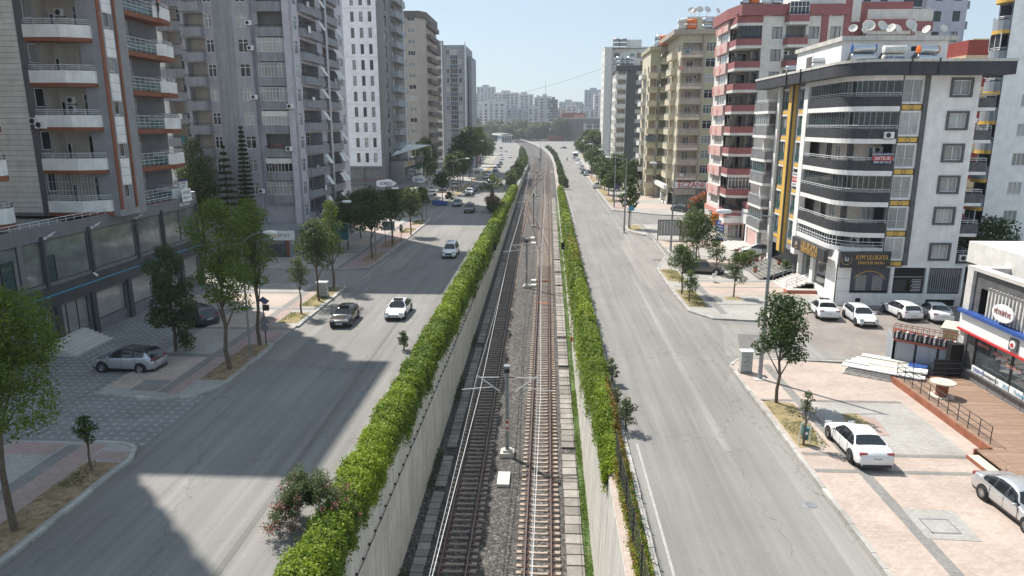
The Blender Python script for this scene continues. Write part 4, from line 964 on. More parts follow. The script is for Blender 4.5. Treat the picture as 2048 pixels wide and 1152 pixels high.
for i, z in enumerate(ZB[1:]):
    B.balcony(SB2, -36.0, z - .15, curve, .25, 'purple_band', under=.85, rail=1 if kinds[i] == 0 else None, rh=.3, railm='rail_dark', soffit='wall_white')
    if kinds[i]:
        b = MB(); cv = offset([(-36.0 + p[0], YB + .9 - p[1]) for p in curve[1:-1]], .06)
        for (p, q) in zip(cv[:-1], cv[1:]):
            for t_ in (0, .5):
                x = p[0] + (q[0] - p[0]) * t_; y = p[1] + (q[1] - p[1]) * t_; b.tube((x, y, z + .1), (x, y, z + 1.75), .035, 'frame_white', 4)
        for zz in (z + .12, z + 1.3, z + 1.75): b.path([(p[0], p[1], zz) for p in cv], .035, 'frame_white', 4)
        o = B.part('window', b)
        g = MB(); g.strip(cv, .02, z + .14, z + 1.75, 'pane_curtain' if kinds[i] < 3 else 'pane_dark'); link('pane', g.mesh('pane'), o).matrix_parent_inverse = Matrix.Identity(4)
        if kinds[i] in (2, 3):
            s = MB(); s.strip(offset(cv, -.05), .02, z + 1.15, z + 1.8, 'canvas'); B.part('blind', s)
for i in (1, 5, 7, 8): B.ac(SB, -37.0, ZB[i] + .3, .03)
B.ac(Face(0, YB - .1, 0), -32.5, ZB[4] + 2.1, .02); B.ac(Face(0, YB - .1, 0), -33.0, ZB[3] - .2, .02)
# flower pots with purple blossom on one balcony
# road side
wins = []; logs = []
for z in ZB:
    wins += [(90.4, z + .05, 1.3, 1.6, 2, .72), (109.9, z + .05, 1.6, 1.6, 2, .72)]
    logs += [(92.4, z + .1, 6.9, 1.9, 1.5, 'wall_mgrey', 'purple_grey'), (101.6, z + .1, 6.6, 1.9, 1.5, 'wall_mgrey', 'purple_grey')]
B.winwall(EB, YB - .1, 112.5, 3.4, HB, wins, 'lilac', logs)
for i, z in enumerate(ZB):
    B.balcony(EB, 92.1, z - .1, [(0, 0), (.3, .55), (3, .85), (7.3, .85), (7.3, 0)], .5, 'purple_band', under=.5, rail=1, rh=.28, railm='rail_dark', soffit='wall_white')
    B.balcony(EB, 101.2, z - .1, [(0, 0), (0, .85), (4.4, .85), (7.1, .4), (7.2, 0)], .5, 'purple_band', under=.5, rail=1, rh=.28, railm='rail_dark', soffit='wall_white')
    B.window(Face(-33.1, 0, 90), 93.2, z + .2, 1.5, 1.6, .04, 2, .72); B.window(Face(-33.1, 0, 90), 96.4, z + .1, 1.6, 1.9, .04, 2, .72, pm='pane_dark')
    B.window(Face(-33.1, 0, 90), 103.2, z + .1, 1.6, 1.9, .04, 2, .72, pm='pane_dark')
    for (y, k) in ((98.0, 0), (104.5, 1), (106.2, 2)):
        if (i * 3 + k * 2) % 5 in (0, 2, 3) or k == 0 and i % 2 == 0:
            x0 = -30.72
            b = MB(); b.poly([(x0, y - .7, z + 1.95), (x0 + .75, y - .7, z + .75), (x0 + .75, y + .7, z + .75), (x0, y + .7, z + 1.95)], 'canvas')
            b.poly([(x0 - .01, y + .7, z + 1.93), (x0 + .74, y + .7, z + .73), (x0 + .74, y - .7, z + .73), (x0 - .01, y - .7, z + 1.93)], 'canvas')
            b.tube((x0, y - .7, z + .8), (x0 + .75, y - .7, z + .75), .015, 'rail_white', 4); b.tube((x0, y + .7, z + .8), (x0 + .75, y + .7, z + .75), .015, 'rail_white', 4)
            B.part('awning', b)
b = MB(); b.tube((-30.6, 100.3, 3), (-30.6, 100.3, HB), .14, 'steel', 8); b.tube((-30.6, 100.75, 3), (-30.6, 100.75, HB), .09, 'steel', 8); B.part('drain_pipe', b)
# ground floor shops
ops = [(90.5, .1, 6.0, 2.9, .3, 'shop_glass'), (97.5, .1, 6.0, 2.9, .3, 'shop_glass'), (104.5, .1, 6.5, 2.9, .3, 'shop_glass')]
B.wall(EB, YB - .1, 112.5, 0, 3.4, ops, 'blue_grey', name='shop_front')
B.box('inner_core', -45.1, YB + 2.5, 0, -33.2, 112.4, HB, 'purple_grey'); B.box('roof_slab', -45.4, YB - .3, HB, -31.4, 112.8, HB + .9, 'lilac')
# low shop annex with white signboard
B.slab('annex', [(-36.0, 86.4), (-32.6, 86.4), (-31.9, 89), (-36.0, 89)], 0, 3.3, 'blue_grey'); B.slab('annex_parapet', [(-36.2, 86.2), (-32.5, 86.2), (-31.6, 89), (-36.2, 89)], 3.3, 4.1, 'blue_grey')
b = MB(); b.box(-34.9, 86.05, 2.3, -31.8, 86.35, 3.5, 'white'); sgn = B.part('signboard', b)
b = MB(); b.lathe([(.3, 0), (.3, .02), (.2, .021), (.2, .03)], 'gold', 16, Matrix.Translation((-34.4, 86.04, 2.9)) @ Matrix.Rotation(R(90), 4, 'X')); B.part('emblem', b)
text('lettering', 'EPSAT', .62, 'purple_band', B.root, (-33.1, 86.03, 2.9), (R(90), 0, 0), .01)
b = MB(); b.box(-35.6, 86.2, .1, -33.0, 86.38, 2.2, 'shop_glass'); b.box(-32.9, 86.25, .1, -32.6, 86.4, 2.3, 'brick_red'); B.part('shop_window', b)

# --- tower C, white cladding with narrow dark windows
C = Bld('white panel tower with rows of narrow dark windows above an awning', (-37, 150, 0))
YC = 142.0; SC = Face(0, YC, 0); EC = Face(-32.7, 0, 90); FC = 2.98
ZC = [8.6 + FC * k for k in range(13)]; HC = 8.4 + FC * 13
wins = []
for z in ZC:
    for x in (-38.35, -36.6, -34.9): wins.append((x, z + .55, .68, 1.85, 1, .36, 'frame_dark', 'pane', None))
C.winwall(SC, -46, -33.3, 8.4, HC, wins, 'c_white')
for z in ZC[1::3]: C.fbox('panel_joint', SC, -46, -33.3, z, z + .03, .002, .012, 'c_grey')
wins = [(146.0, z + .4, 1.9, 2.0, 2, 0, 'frame_dark', 'pane_green' if i % 3 else 'pane_dark') for i, z in enumerate(ZC)]
b = MB(); b.quad((-33.3, YC, 0), (-32.7, YC + .8, 0), (-32.7, YC + .8, HC), (-33.3, YC, HC), 'c_grey'); C.part('wall', b)
C.winwall(EC, YC + .8, 166, 0, HC, wins + [(153, z + .4, 2.2, 2.0, 2, 0, 'frame_dark', 'pane_dark') for z in ZC], 'c_grey')
for z in ZC: C.balcony(EC, 151.5, z, [(0, 0), (.2, 1.3), (10, 1.3), (10.2, 0)], 1.0, 'blue_grey', rail=1, rh=.2)
b = MB(); b.tube((-31.0, 157, 8), (-31.0, 157, HC), .12, 'frame_white', 6); C.part('drain_pipe', b)
C.box('inner_core', -46, YC + .5, 0, -33.4, 165.9, HC, 'c_grey'); C.box('roof_slab', -46.2, YC - .3, HC, -32.4, 166.3, HC + 1, 'c_white')
# base: recessed terrace cafe, canopy, extension with gold signs
C.wall(SC, -46, -33.3, 4.6, 8.4, [(-45, 5.2, 7.4, 2.9, 1.5, 'shop_glass', 'c_grey'), (-37.2, 5.2, 3.8, 2.9, 1.5, 'shop_glass', 'c_grey')], 'c_grey', name='terrace_wall')
b = MB()
for z in (5.6, 5.9): b.tube((-46, YC - .05, z), (-33.4, YC - .05, z), .04, 'red_wall', 4)
C.part('railing', b)
C.wall(SC, -46, -33.3, 0, 4.6, [(-45.5, .1, 12, 3.9, .4, 'shop_glass', 'black')], 'c_grey', name='shop_front')
b = MB(); b.prism([(-46, 138.6), (-30.5, 138.6), (-27.6, 146), (-27.2, 164), (-32.6, 160), (-32.6, 142.9), (-33.4, 142), (-46, 142)], 4.2, 4.42, 'awning'); b.strip([(-46, 138.55), (-30.4, 138.55), (-27.5, 146), (-27.1, 164)], .06, 3.85, 4.25, 'light_fascia'); C.part('canopy', b)
b = MB()
for (x, y) in ((-44, 138.9), (-38, 138.9), (-31, 138.9), (-27.9, 146.5), (-27.6, 152), (-27.5, 158), (-27.4, 163)): b.box(x - .1, y - .1, 0, x + .1, y + .1, 4.2, 'frame_white')
C.part('canopy_post', b)
b = MB()
for z in (1.4, 2.5, 3.6): b.tube((-46, 138.5, z), (-32, 138.5, z), .05, 'red_wall', 4)
C.part('red_rail', b)
b = MB(); b.box(-32.6, 146, 4.4, -29.6, 168, 9.2, 'c_grey'); b.box(-29.58, 147, 5.0, -29.5, 156, 7.8, 'pane_green'); b.box(-29.58, 157.5, 5.0, -29.5, 167, 8.2, 'pane_green'); b.box(-29.6, 145.98, 8.0, -29.35, 157, 9.0, 'taupe_wall'); b.box(-29.6, 157, 8.0, -29.3, 168.1, 9.6, 'podium_dark'); C.part('extension', b)
text('lettering', 'HOS DONER', .8, 'gold', C.root, (-29.3, 151.3, 8.5), (R(90), 0, R(90)), .02); text('lettering', 'CS', 1.0, 'gold', C.root, (-29.25, 161, 8.8), (R(90), 0, R(90)), .02)
b = MB(); b.poly([(-32.3, 146, 10.2), (-28.6, 146, 11.3), (-25.8, 158, 12.2), (-32.2, 158, 12.3)], 'canvas'); b.poly([(-32.3, 146, 10.17), (-32.2, 158, 12.27), (-25.8, 158, 12.17), (-28.6, 146, 11.27)], 'canvas')
for q in ((-28.6, 146, 11.3), (-25.9, 158, 12.2), (-29.4, 158, 12.2)): b.tube((q[0], q[1], 9.3), q, .05, 'frame_white', 5)
C.part('roof_canopy', b)
def sign_cloud(loc, s, label, w=3.0):
    t = thing('roof_sign', label, 'sign', loc, 0); b = MB()
    b.prism([(x, y) for x, y in [(w / 2 * math.cos(a) * (1 + .08 * math.cos(5 * a)), .8 * math.sin(a) * (1 + .1 * math.cos(5 * a))) for a in [2 * math.pi * i / 24 for i in range(24)]]], -.08, .08, 'white')
    me = b.mesh('sign_board'); o = link('sign_board', me, t, (0, 0, .8)); o.rotation_euler = (R(90), 0, 0)
    text('lettering', s, .85, 'blue', t, (0, -.1, .75), (R(90), 0, 0), .02, squeeze=.9); return t
sign_cloud((-31.9, 138.5, 4.42), 'GÜRSU', 'white cloud shaped sign with blue letters standing on the awning edge', 4.0)
sign_cloud((-27.3, 150, 4.42), 'gürsu', 'second smaller cloud sign farther along the awning edge', 3.2)
sign_cloud((-25.9, 172, 4.6), 'KEBAP', 'small pale board sign on a stand beyond the awning', 2.6)

# --- tower D, beige
D = Bld('beige apartment block with small white windows and a brown parapet', (-38, 212, 0))
YD = 200; SD = Face(0, YD, 0); FD = 2.98
wins = []; ZD = [7.3 + FD * k for k in range(13)]
for i, z in enumerate(ZD): wins.append((-38.4, z + 1.0, 2.0, 1.2, 3 if i % 4 == 1 else 2, 0, 'frame_white', 'pane_curtain' if i % 3 else 'pane_dark'))
D.winwall(SD, -46, -35.3, 0, 46.4, wins, 'beige')
D.wall(Face(-35.3, 200, 62), 0, 3.0, 0, 46.4, [], 'beige')
b = MB(); b.quad((-33.9, 202.6, 0), (-33.9, 222, 0), (-33.9, 222, 46.4), (-33.9, 202.6, 46.4), 'beige'); b.quad((-33.9, 222, 0), (-46, 222, 0), (-46, 222, 46.4), (-33.9, 222, 46.4), 'beige'); D.part('wall', b)
D.slab('parapet', [(-46, 199.7), (-35.1, 199.7), (-33.5, 202.5), (-33.5, 222.3), (-46, 222.3)], 44.8, 46.6, 'beige_dark')
for z in ZD:
    D.balcony(Face(-33.9, 0, 90), 204, z, [(0, 0), (0, 1.2), (16, 1.2), (16, 0)], 1.0, 'beige_dark')
for z in ZD[::2]: D.fbox('vent', SD, -41.6, -41.3, z + 1.2, z + 1.35, .002, .1, 'black')
# --- tower E
E_ = Bld('blue grey tower block at the far end of the left row', (-33, 255, 0))
YE = 240; SE = Face(0, YE, 0); ZE = [6 + 2.95 * k for k in range(12)]
wins = []; logs = []
for z in ZE:
    wins += [(-33.6, z + .5, 1.0, 1.6), (-32.2, z + .5, 2.3, 1.6, 4), (-29.5, z + .5, 1.1, 1.6)]
E_.winwall(SE, -35.2, -27.2, 0, 42, wins, 'blue_grey')
for z in ZE: E_.fbox('spandrel', SE, -32.3, -29.8, z - .7, z + .3, .002, .1, 'blue_grey_d')
b = MB()
for x in (-35.2, -27.4): b.box(x, YE - .35, 0, x + .3, YE, 43, 'c_white')
E_.part('pilaster', b)
b = MB(); b.quad((-27.2, YE, 0), (-27.2, 262, 0), (-27.2, 262, 42), (-27.2, YE, 42), 'blue_grey'); b.quad((-27.2, 262, 0), (-44, 262, 0), (-44, 262, 42), (-27.2, 262, 42), 'blue_grey'); b.quad((-44, 262, 42), (-44, 240, 42), (-27.2, 240, 42), (-27.2, 262, 42), 'roof'); E_.part('wall', b)
E_.wall(Face(0, 246, 0), -44, -35.2, 0, 44, [(-42.8, z, 2.8, 1.8, 1.2, 'wall_cream') for z in ZE] + [(-39.0, z, 3.0, 1.8, 1.2, 'wall_cream') for z in ZE], 'blue_grey')
for z in ZE:
    E_.balcony(Face(0, 246, 0), -43.2, z - .4, [(0, 0), (0, 1), (3.4, 1), (3.4, 0)], .9, 'beige_dark'); E_.balcony(Face(0, 246, 0), -39.4, z - .4, [(0, 0), (0, 1), (3.6, 1), (3.6, 0)], .9, 'pale_wall')
E_.box('side_fin', -26.9, 246, 0, -25.9, 262, 39, 'blue_grey')
# low shops farther on the left
F_ = Bld('row of low white roofed shops beyond the left towers', (-32, 300, 0), 'shop_row', 'shop')
for k in range(5): F_.box('shop', -44, 275 + k * 22, 0, -29 - k * 1.4, 294 + k * 22, 4.6 + (k % 2) * 1.2, ('wall_white', 'red_wall', 'beige')[k % 3])

# ------------------------------------------------------------ right side of the road
AY = Bld('white and dark grey corner block with curved glazed balconies and yellow trim', (31, 72, 0))
YA_ = 65.2; SA = Face(0, YA_, 0); WA = Face(27.0, 0, -90); FAY = 2.8; LV = [4.1 + FAY * k for k in range(6)]
# S side: window strip, white wall
wins = []
for z in LV: wins.append((31.1, z + .35, 1.6, 1.95, 2, 0, 'frame_white', 'pane_curtain'))
AY.winwall(SA, 30.95, 33.2, 3.9, 20.7, wins, 'wall_white')
for z in LV:
    AY.fbox('trim_panel', SA, 31.1, 32.75, z - .28, z + .12, .02, .07, 'yellow_trim'); AY.fbox('trim_edge', SA, 31.0, 32.85, z - .36, z + .2, .003, .03, 'frame_dark')
    b = MB(); b.lathe([(.17, 0), (.2, .02), (.17, .03)], 'frame_dark', 12, Matrix.Translation((31.92, YA_ - .075, z - .08)) @ Matrix.Rotation(R(90), 4, 'X')); AY.part('ring', b)
    b = MB()
    for k in range(14): b.tube((31.15 + k * .115, YA_ - .02, z + .4), (31.15 + k * .115, YA_ - .02, z + 1.1), .008, 'rail_white', 3, caps=False)
    b.tube((31.1, YA_ - .03, z + 1.12), (32.7, YA_ - .03, z + 1.12), .02, 'rail_white', 4); AY.part('window_guard', b)
AY.fbox('dark_strip', SA, 30.65, 30.98, 3.9, 20.7, .0, .22, 'stone_dark'); AY.fbox('dark_strip', SA, 32.85, 33.25, 3.9, 20.7, .005, .16, 'stone_dark')
wins = []
for k in range(5): wins.append((35.25, 19.05 - FAY * k - (0 if k < 5 else 0), 1.5, 1.25, 2, 0, 'frame_white', 'pane_curtain'))
wins.append((35.3, 4.55, 1.5, 1.25, 2, 0, 'frame_white', 'pane_curtain'))
AY.winwall(SA, 33.2, 37.6, 3.9, 20.7, wins, 'wall_white')
for w in wins:
    x, z, ww, h = w[:4]; f = MB()
    for q in ((x - .2, z - .2, x, z + h + .2), (x + ww, z - .2, x + ww + .2, z + h + .2), (x, z - .2, x + ww, z), (x, z + h, x + ww, z + h + .2)): f.box(q[0], YA_ - .12, q[1], q[2], YA_ + .01, q[3], 'stone_dark')
    AY.part('window_surround', f)
# E side balconies
EA = Face(37.6, 0, 90)
AY.wall(EA, YA_, 82, 3.9, 20.7, [(66.2, z + .1, 2.6, 2.2, .3, 'pane_dark') for z in LV], 'wall_mgrey')
for z in LV: AY.balcony(EA, YA_ + .4, z - .1, [(0, 0), (0, 1.75), (8, 1.75), (8, 0)], .85, 'stone_dark', under=.28, umat='wall_white', rail=2, rh=.35)
AY.ac(Face(0, YA_ + .35, 0), 38.0, 4.3, .02)
# ground floor with shop windows
ops = [(28.35, 1.15, 3.6, 2.5, .25, 'podium_dark'), (32.25, 1.15, 2.9, 2.5, .25, 'podium_dark'), (35.4, 1.15, 3.0, 2.5, .25, 'shop_glass'), (29.0, .3, .5, .4, .1, 'black'), (35.4, .0, 2.7, .65, .2, 'black')]
AY.wall(SA, 27.0, 38.6, 0, 3.9, ops, 'wall_white', name='shop_front')
b = MB()
for k in range(4): b.quad((28.35 + .0, 65.0, 0), (28.35, 65.0, .001), (28.36, 65.0, .001), (28.36, 65.0, 0), 'wall_white')
# printed towers poster and price-list poster
b = MB(); b.box(28.5, YA_ + .2, 1.25, 31.85, YA_ + .24, 3.55, 'poster_sky')
for j, (cx, cz) in enumerate(((29.4, 1.35), (30.9, 1.35))):
    b.box(cx - .48, YA_ + .185, cz, cx + .48, YA_ + .2, cz + 1.55, 'c_grey')
    for r_ in range(7):
        for c_ in range(5): b.box(cx - .42 + c_ * .18, YA_ + .17, cz + .1 + r_ * .2, cx - .30 + c_ * .18, YA_ + .185, cz + .2 + r_ * .2, 'beige' if (r_ + c_) % 3 else 'blue_grey')
pts = [(30.15 + 1.6 * math.cos(R(a)), 1.9 + 1.35 * math.sin(R(a))) for a in range(25, 160, 9)]
b.path([(p[0], YA_ + .18, p[1]) for p in pts], .045, 'yellow_trim', 4); b.box(28.5, YA_ + .18, 1.25, 31.85, YA_ + .2, 1.42, 'black')
AY.part('poster', b)
b = MB(); b.box(32.4, YA_ + .2, 1.25, 35.0, YA_ + .24, 3.55, 'black'); b.box(32.4, YA_ + .18, 2.7, 35.0, YA_ + .2, 2.78, 'taupe_wall')
for k in range(8): b.box(32.5 + k * .13, YA_ + .18, 1.35, 32.56 + k * .13, YA_ + .2, 2.45, 'beige_dark')
for k in range(4): b.lathe([(.001, .0), (.11, 0), (.11, .02)], 'yellow_trim', 10, Matrix.Translation((33.75, YA_ + .2, 1.55 + k * .27)) @ Matrix.Rotation(R(90), 4, 'X'))
for k in range(8): b.box(34.0 + (k % 3) * .06, YA_ + .18, 1.4 + k * .15, 34.9, YA_ + .2, 1.44 + k * .15, 'white')
AY.part('poster', b)
for k in range(14): AY.fbox('curtain_fold', SA, 35.55 + k * .2, 35.63 + k * .2, 1.3, 3.5, -.24, -.2, 'wall_mgrey')
# W side: window strips either side of the yellow band
def uW(y): return -y
wins = []
for z in LV:
    for ya in (77.0, 82.2): wins.append((-(ya + 2.0), z + .1, 1.8, 2.05, 2, 0, 'frame_white', 'pane_green'))
AY.winwall(WA, -84.7, -76.5, 3.0, 20.7, wins, 'wall_mgrey')
for z in LV:
    for ya in (77.0, 82.2):
        AY.fbox('trim_panel', WA, -(ya + 1.9), -(ya + .2), z - .42, z - .05, .02, .06, 'yellow_trim'); AY.fbox('white_lintel', WA, -(ya + 2.05), -(ya + .1), z + 2.17, z + 2.35, .003, .08, 'white')
        AY.fbox('glass_guard', WA, -(ya + 2.0), -(ya + .2), z + .15, z + .95, .02, .05, 'balcony_glass')
AY.fbox('yellow_band', WA, -81.6, -79.9, 2.4, 20.9, .003, .35, 'yellow_trim'); AY.fbox('pipe_strip', WA, -80.15, -79.85, 2.4, 22, .355, .5, 'frame_dark')
AY.fbox('pilaster', WA, -76.5, -75.4, 3.0, 20.7, -.2, .45, 'wall_white'); AY.fbox('pilaster', WA, -85.4, -84.6, 3.0, 20.7, -.2, .4, 'wall_white')
AY.fbox('dark_strip', WA, -84.55, -84.2, 3.0, 20.7, .004, .1, 'stone_dark')
# curved corner balconies
def corner(x0, off=0.0):
    return [(27.0, 75.3), (26.55 - off, 75.2), (26.55 - off, 68.2)] + [(x, y) for x, y in arc(29.3, 67.6, 2.75 + off, 180, 262, 8)] + [(30.75, 64.75 - off)]
def corner_obj(name, mb): return AY.part(name, mb)
CP = corner(0)
for i, z in enumerate(LV[1:] + [20.7]):
    roof = i == 5
    if not roof:
        b = MB(); b.prism([(30.9, 66.2), (27.2, 75.3)] + CP[1:], z - .42, z, 'wall_white')
        o = corner_obj('balcony', b); b = MB(); b.strip(CP[1:], .14, z + .001, z + .85, 'dark_fascia'); corner_obj('parapet', b)
        AY.sub('railing', rail_mesh(offset(CP[1:], .06), z + .85, 2, .32, 'rail_white'), o).matrix_parent_inverse = Matrix.Identity(4)
IN = [(28.1, 75.3), (28.1, 69.2), (29.4, 67.2), (30.7, 67.2)]
for i, z in enumerate(LV[1:-1] + [LV[-1]]):
    pass
for i, z in enumerate(LV):
    zf = z if i else z + 1.25
    b = MB(); b.strip(IN, .15, zf, z + FAY - .4, 'wall_cream'); corner_obj('inner_wall', b)
    wf = Face(0, 67.2, 0); AY.window(wf, 29.5, z + .95, .95, 1.1, .03, 2, 0); 
    AY.window(Face(28.1, 0, -90), -73.2, z + .35, 1.2, 1.9, .03, 2, 0, 'frame_dark', 'pane_dark'); AY.window(Face(28.1, 0, -90), -71.0, z + .9, 1.3, 1.2, .03, 2, 0)
    b = MB(); b.box(28.25, 68.3, zf, 28.65, 68.8, z + FAY - .42, 'stone_dark'); corner_obj('column', b)
    if i in (0, 2, 3): AY.ac(wf, 28.7 if i != 3 else 29.9, z + 1.5, .03)
    glazed = i in (2, 4, 5)
    if glazed or i == 0:
        cv = offset(CP[1:], .22)
        if i == 0: cv = cv[:7]
        b = MB(); g = MB(); z0 = z + (.86 if i else 1.3); z1 = z + FAY - .44; tot = 0
        for p, q in zip(cv[:-1], cv[1:]):
            L = math.hypot(q[0] - p[0], q[1] - p[1]); n = max(1, round(L / .62))
            for k in range(n): 
                t_ = k / n; x = p[0] + (q[0] - p[0]) * t_; y = p[1] + (q[1] - p[1]) * t_; b.tube((x, y, z0), (x, y, z1), .022 if i else .05, 'steel' if i else 'frame_white', 4, caps=False)
        g.strip(cv, .012, z0, z1, 'fold_glass'); b.path([(p[0], p[1], z0 + .02) for p in cv], .03, 'steel', 4); b.path([(p[0], p[1], z1 - .02) for p in cv], .03, 'steel', 4)
        o = corner_obj('glazing', b); AY.sub('pane', g.mesh('pane'), o).matrix_parent_inverse = Matrix.Identity(4)
b = MB(); b.prism([(30.9, 66.2), (27.2, 75.3)] + CP[1:], 20.28, 20.7, 'wall_white'); corner_obj('soffit', b)
b = MB(); b.prism([(30.9, 66.2), (27.2, 75.3)] + CP[1:], 5.1, 5.5, 'wall_white'); o = corner_obj('balcony', b)
AY.sub('railing', rail_mesh(offset(CP[1:], .06), 5.5, 2, .55, 'rail_white'), o).matrix_parent_inverse = Matrix.Identity(4)
for i in (1, 3): AY.ac(Face(0, 64.72, 0), 29.6, LV[i + 0] + .05 + (2.8 if i == 3 else 0), .01) if i == 3 else None
AY.wall(WA, -75.4, -67.2, 0, 5.2, [(-75, .9, 3.2, 3.0, .4, 'shop_glass'), (-71.0, .9, 3.4, 3.0, .25, 'shop_glass')], 'wall_white', name='shop_front')
b = MB(); b.strip([(27.0, 67.2), (27.0, 65.2)], .1, 0, 5.1, 'wall_white'); AY.part('corner_pier', b)
for z in (1.35, 2.55, 3.7): AY.fbox('joint', SA, 27.02, 28.2, z, z + .03, .0, .006, 'wall_mgrey')
# gold lettered signboards
b = MB(); b.box(26.9, 64.35, 3.75, 31.1, 64.7, 5.25, 'dark_fascia'); b.box(31.1, 64.4, 3.95, 31.4, 64.7, 5.25, 'dark_fascia'); AY.part('signboard', b)
text('lettering', 'AYM ULUKAYA', .64, 'gold', AY.root, (29.68, 64.33, 4.72), (R(90), 0, 0), .03, squeeze=.66); text('lettering', 'ŞİRKETLER GRUBU', .34, 'gold', AY.root, (29.65, 64.33, 4.22), (R(90), 0, 0), .02, squeeze=.82)
def laurel(T):
    b = MB(); r = .45
    for k in range(15):
        a0, a1 = R(150 + k * 16), R(150 + (k + 1) * 16)
        b.tube(T @ Vector((r * math.cos(a0), 0, r * math.sin(a0))), T @ Vector((r * math.cos(a1), 0, r * math.sin(a1))), .025, 'gold', 4)
    for dx, h in ((-.14, .4), (0, .28), (.14, .28)): b.tube(T @ Vector((dx, 0, -.1)), T @ Vector((dx, 0, -.1 + h)), .03, 'white', 4)
    b.tube(T @ Vector((-.14, 0, -.1)), T @ Vector((.2, 0, -.1)), .022, 'white', 4); AY.part('emblem', b)
laurel(Matrix.Translation((27.45, 64.32, 4.5)))
b = MB(); b.box(26.1, 66.2, 3.85, 26.5, 75.0, 5.05, 'dark_fascia'); AY.part('signboard', b); laurel(Matrix.Translation((26.07, 73.6, 4.45)) @ Matrix.Rotation(R(90), 4, 'Z'))
text('lettering', 'ULUKAYA', 1.0, 'gold', AY.root, (26.07, 70.0, 4.62), (R(90), 0, R(-90)), .03); text('lettering', 'ŞİRKETLER GRUBU', .5, 'gold', AY.root, (26.07, 70.0, 4.12), (R(90), 0, R(-90)), .02)
# left balconies past the strips
WB2 = Face(27.0, 0, -90)
AY.wall(WB2, -91.0, -85.4, 0, 20.7, [(-90.6, z + .2, 4.6, 2.1, 1.2, 'wall_mgrey') for z in LV] + [(-90.6, .3, 4.6, 3.2, .3, 'shop_glass')], 'wall_white')
for i, z in enumerate(LV):
    AY.balcony(WB2, -91.2, z, [(0, 0), (0, 1.3), (5.6, 1.3), (5.6, 0)], .95, 'light_fascia', under=.3, umat='wall_white', rail=2, rh=.32)
    if i in (0, 2, 4): AY.window(WB2, -91.0, z + .97, 5.2, 1.45, 1.05, 6, 0, 'steel', 'pane_green', name='glazing')
b = MB(); b.quad((27, 91, 0), (44, 91, 0), (44, 91, 20.7), (27, 91, 20.7), 'wall_white'); AY.part('wall', b)
AY.box('inner_core', 28.4, 69.0, 0, 37.4, 90.8, 20.6, 'wall_mgrey')
# roof edge, penthouse
RF = [(25.7, 91.6), (25.7, 68.0)] + arc(29.3, 67.3, 3.6, 180, 265, 8) + [(39.5, 63.75), (39.5, 82)]
b = MB(); b.prism(RF + [(39.5, 91.6)], 20.7, 21.75, 'dark_fascia', 'roof'); AY.part('roof_fascia', b)
b = MB(); b.strip(offset(RF, -.06), .2, 21.752, 21.98, 'concrete'); AY.part('roof_coping', b)
for (x, y) in ((25.62, 79.9), (25.62, 75.6), (30.8, 63.68), (33.1, 63.68)):
    b = MB(); b.box(x - .06, y - .06, 20.65, x + .06, y + .06, 22.05, 'frame_dark'); AY.part('downpipe', b)
b = MB(); b.box(27.3, 70, 21.75, 36.9, 82, 24.1, 'wall_white'); AY.part('penthouse', b); AY.box('penthouse_roof', 27.1, 69.6, 24.1, 37.6, 82.3, 24.5, 'concrete')
AY.fbox('opening', Face(0, 70, 0), 29.3, 29.9, 23.3, 23.7, .0, .02, 'black'); AY.fbox('opening', Face(0, 70, 0), 33.6, 34.3, 23.2, 23.6, .0, .02, 'black'); AY.fbox('opening', Face(27.3, 0, -90), -79, -77, 21.8, 23.4, .002, .02, 'beige_dark')
# sale banners on the balcony and window
banner('sale_banner', 'blue red and white SATILIK banner hung on the open corner balcony rail', (29.75, 64.66, LV[3] + .62), 0, 1.72, 1.0, [(.32, 'navy'), (.38, 'red'), (.30, 'navy')], [('ERDOĞAN ALTINTOP', .19, 0, .84, 'white'), ('SATILIK', .42, 0, .49, 'white'), ('0505 357 63 22', .24, 0, .15, 'white')])
banner('sale_banner', 'small white and red sale banner on a window of the yellow trimmed strip', (26.85, 78.0, LV[2] + .3), R(-90), 1.7, 1.5, [(.3, 'white'), (.4, 'red'), (.3, 'white')], [('ERDOĞAN', .3, 0, 1.28, 'navy'), ('SATILIK', .42, 0, .75, 'white'), ('0505 357', .3, 0, .22, 'navy')])
# entrance stairs along the west side
t = thing('entrance_steps', 'marble steps with steel handrails rising to the white corner shop', 'steps', (25.5, 76, 0), worldkids=True)
for k in range(6):
    b = MB(); b.box(24.2 + k * .38, 70.2, .12, 26.95, 74.6, .12 + .155 * (k + 1), 'marble_step'); link('step', b.mesh('step'), t)
b = MB(); b.box(24.0, 69.2, .12, 26.95, 70.15, .42, 'terracotta'); b.box(24.1, 69.25, .42, 26.95, 70.1, .47, 'marble_step'); link('planter_wall', b.mesh('planter_wall'), t)
b = MB()
for y in (70.3, 74.5):
    for h in (.35, .6, .9): b.path([(24.3, y, .3 + h), (26.3, y, 1.1 + h)], .025, 'steel')
    for x in (24.3, 25.3, 26.3): b.tube((x, y, .2), (x, y, (x - 24.3) * .4 + 1.2), .025, 'steel')
link('handrail', b.mesh('handrail'), t)
t2 = thing('entrance_steps', 'grey stone steps lined with terracotta flower pots beside the corner shop', 'steps', (25.0, 79, 0), worldkids=True)
for k in range(7):
    b = MB(); b.box(23.2 + k * .42, 75.6, .12, 26.9, 82.6, .12 + .15 * (k + 1), 'pave_band'); link('step', b.mesh('step'), t2)
b = MB()
for y in (79.0, 82.4):
    for h in (.5, .95): b.path([(23.2, y, .3 + h), (26.4, y, 1.25 + h)], .03, 'steel')
    for x in (23.2, 24.3, 25.4, 26.4): b.tube((x, y, .2), (x, y, (x - 23.2) * .3 + 1.3), .03, 'steel')
link('handrail', b.mesh('handrail'), t2)

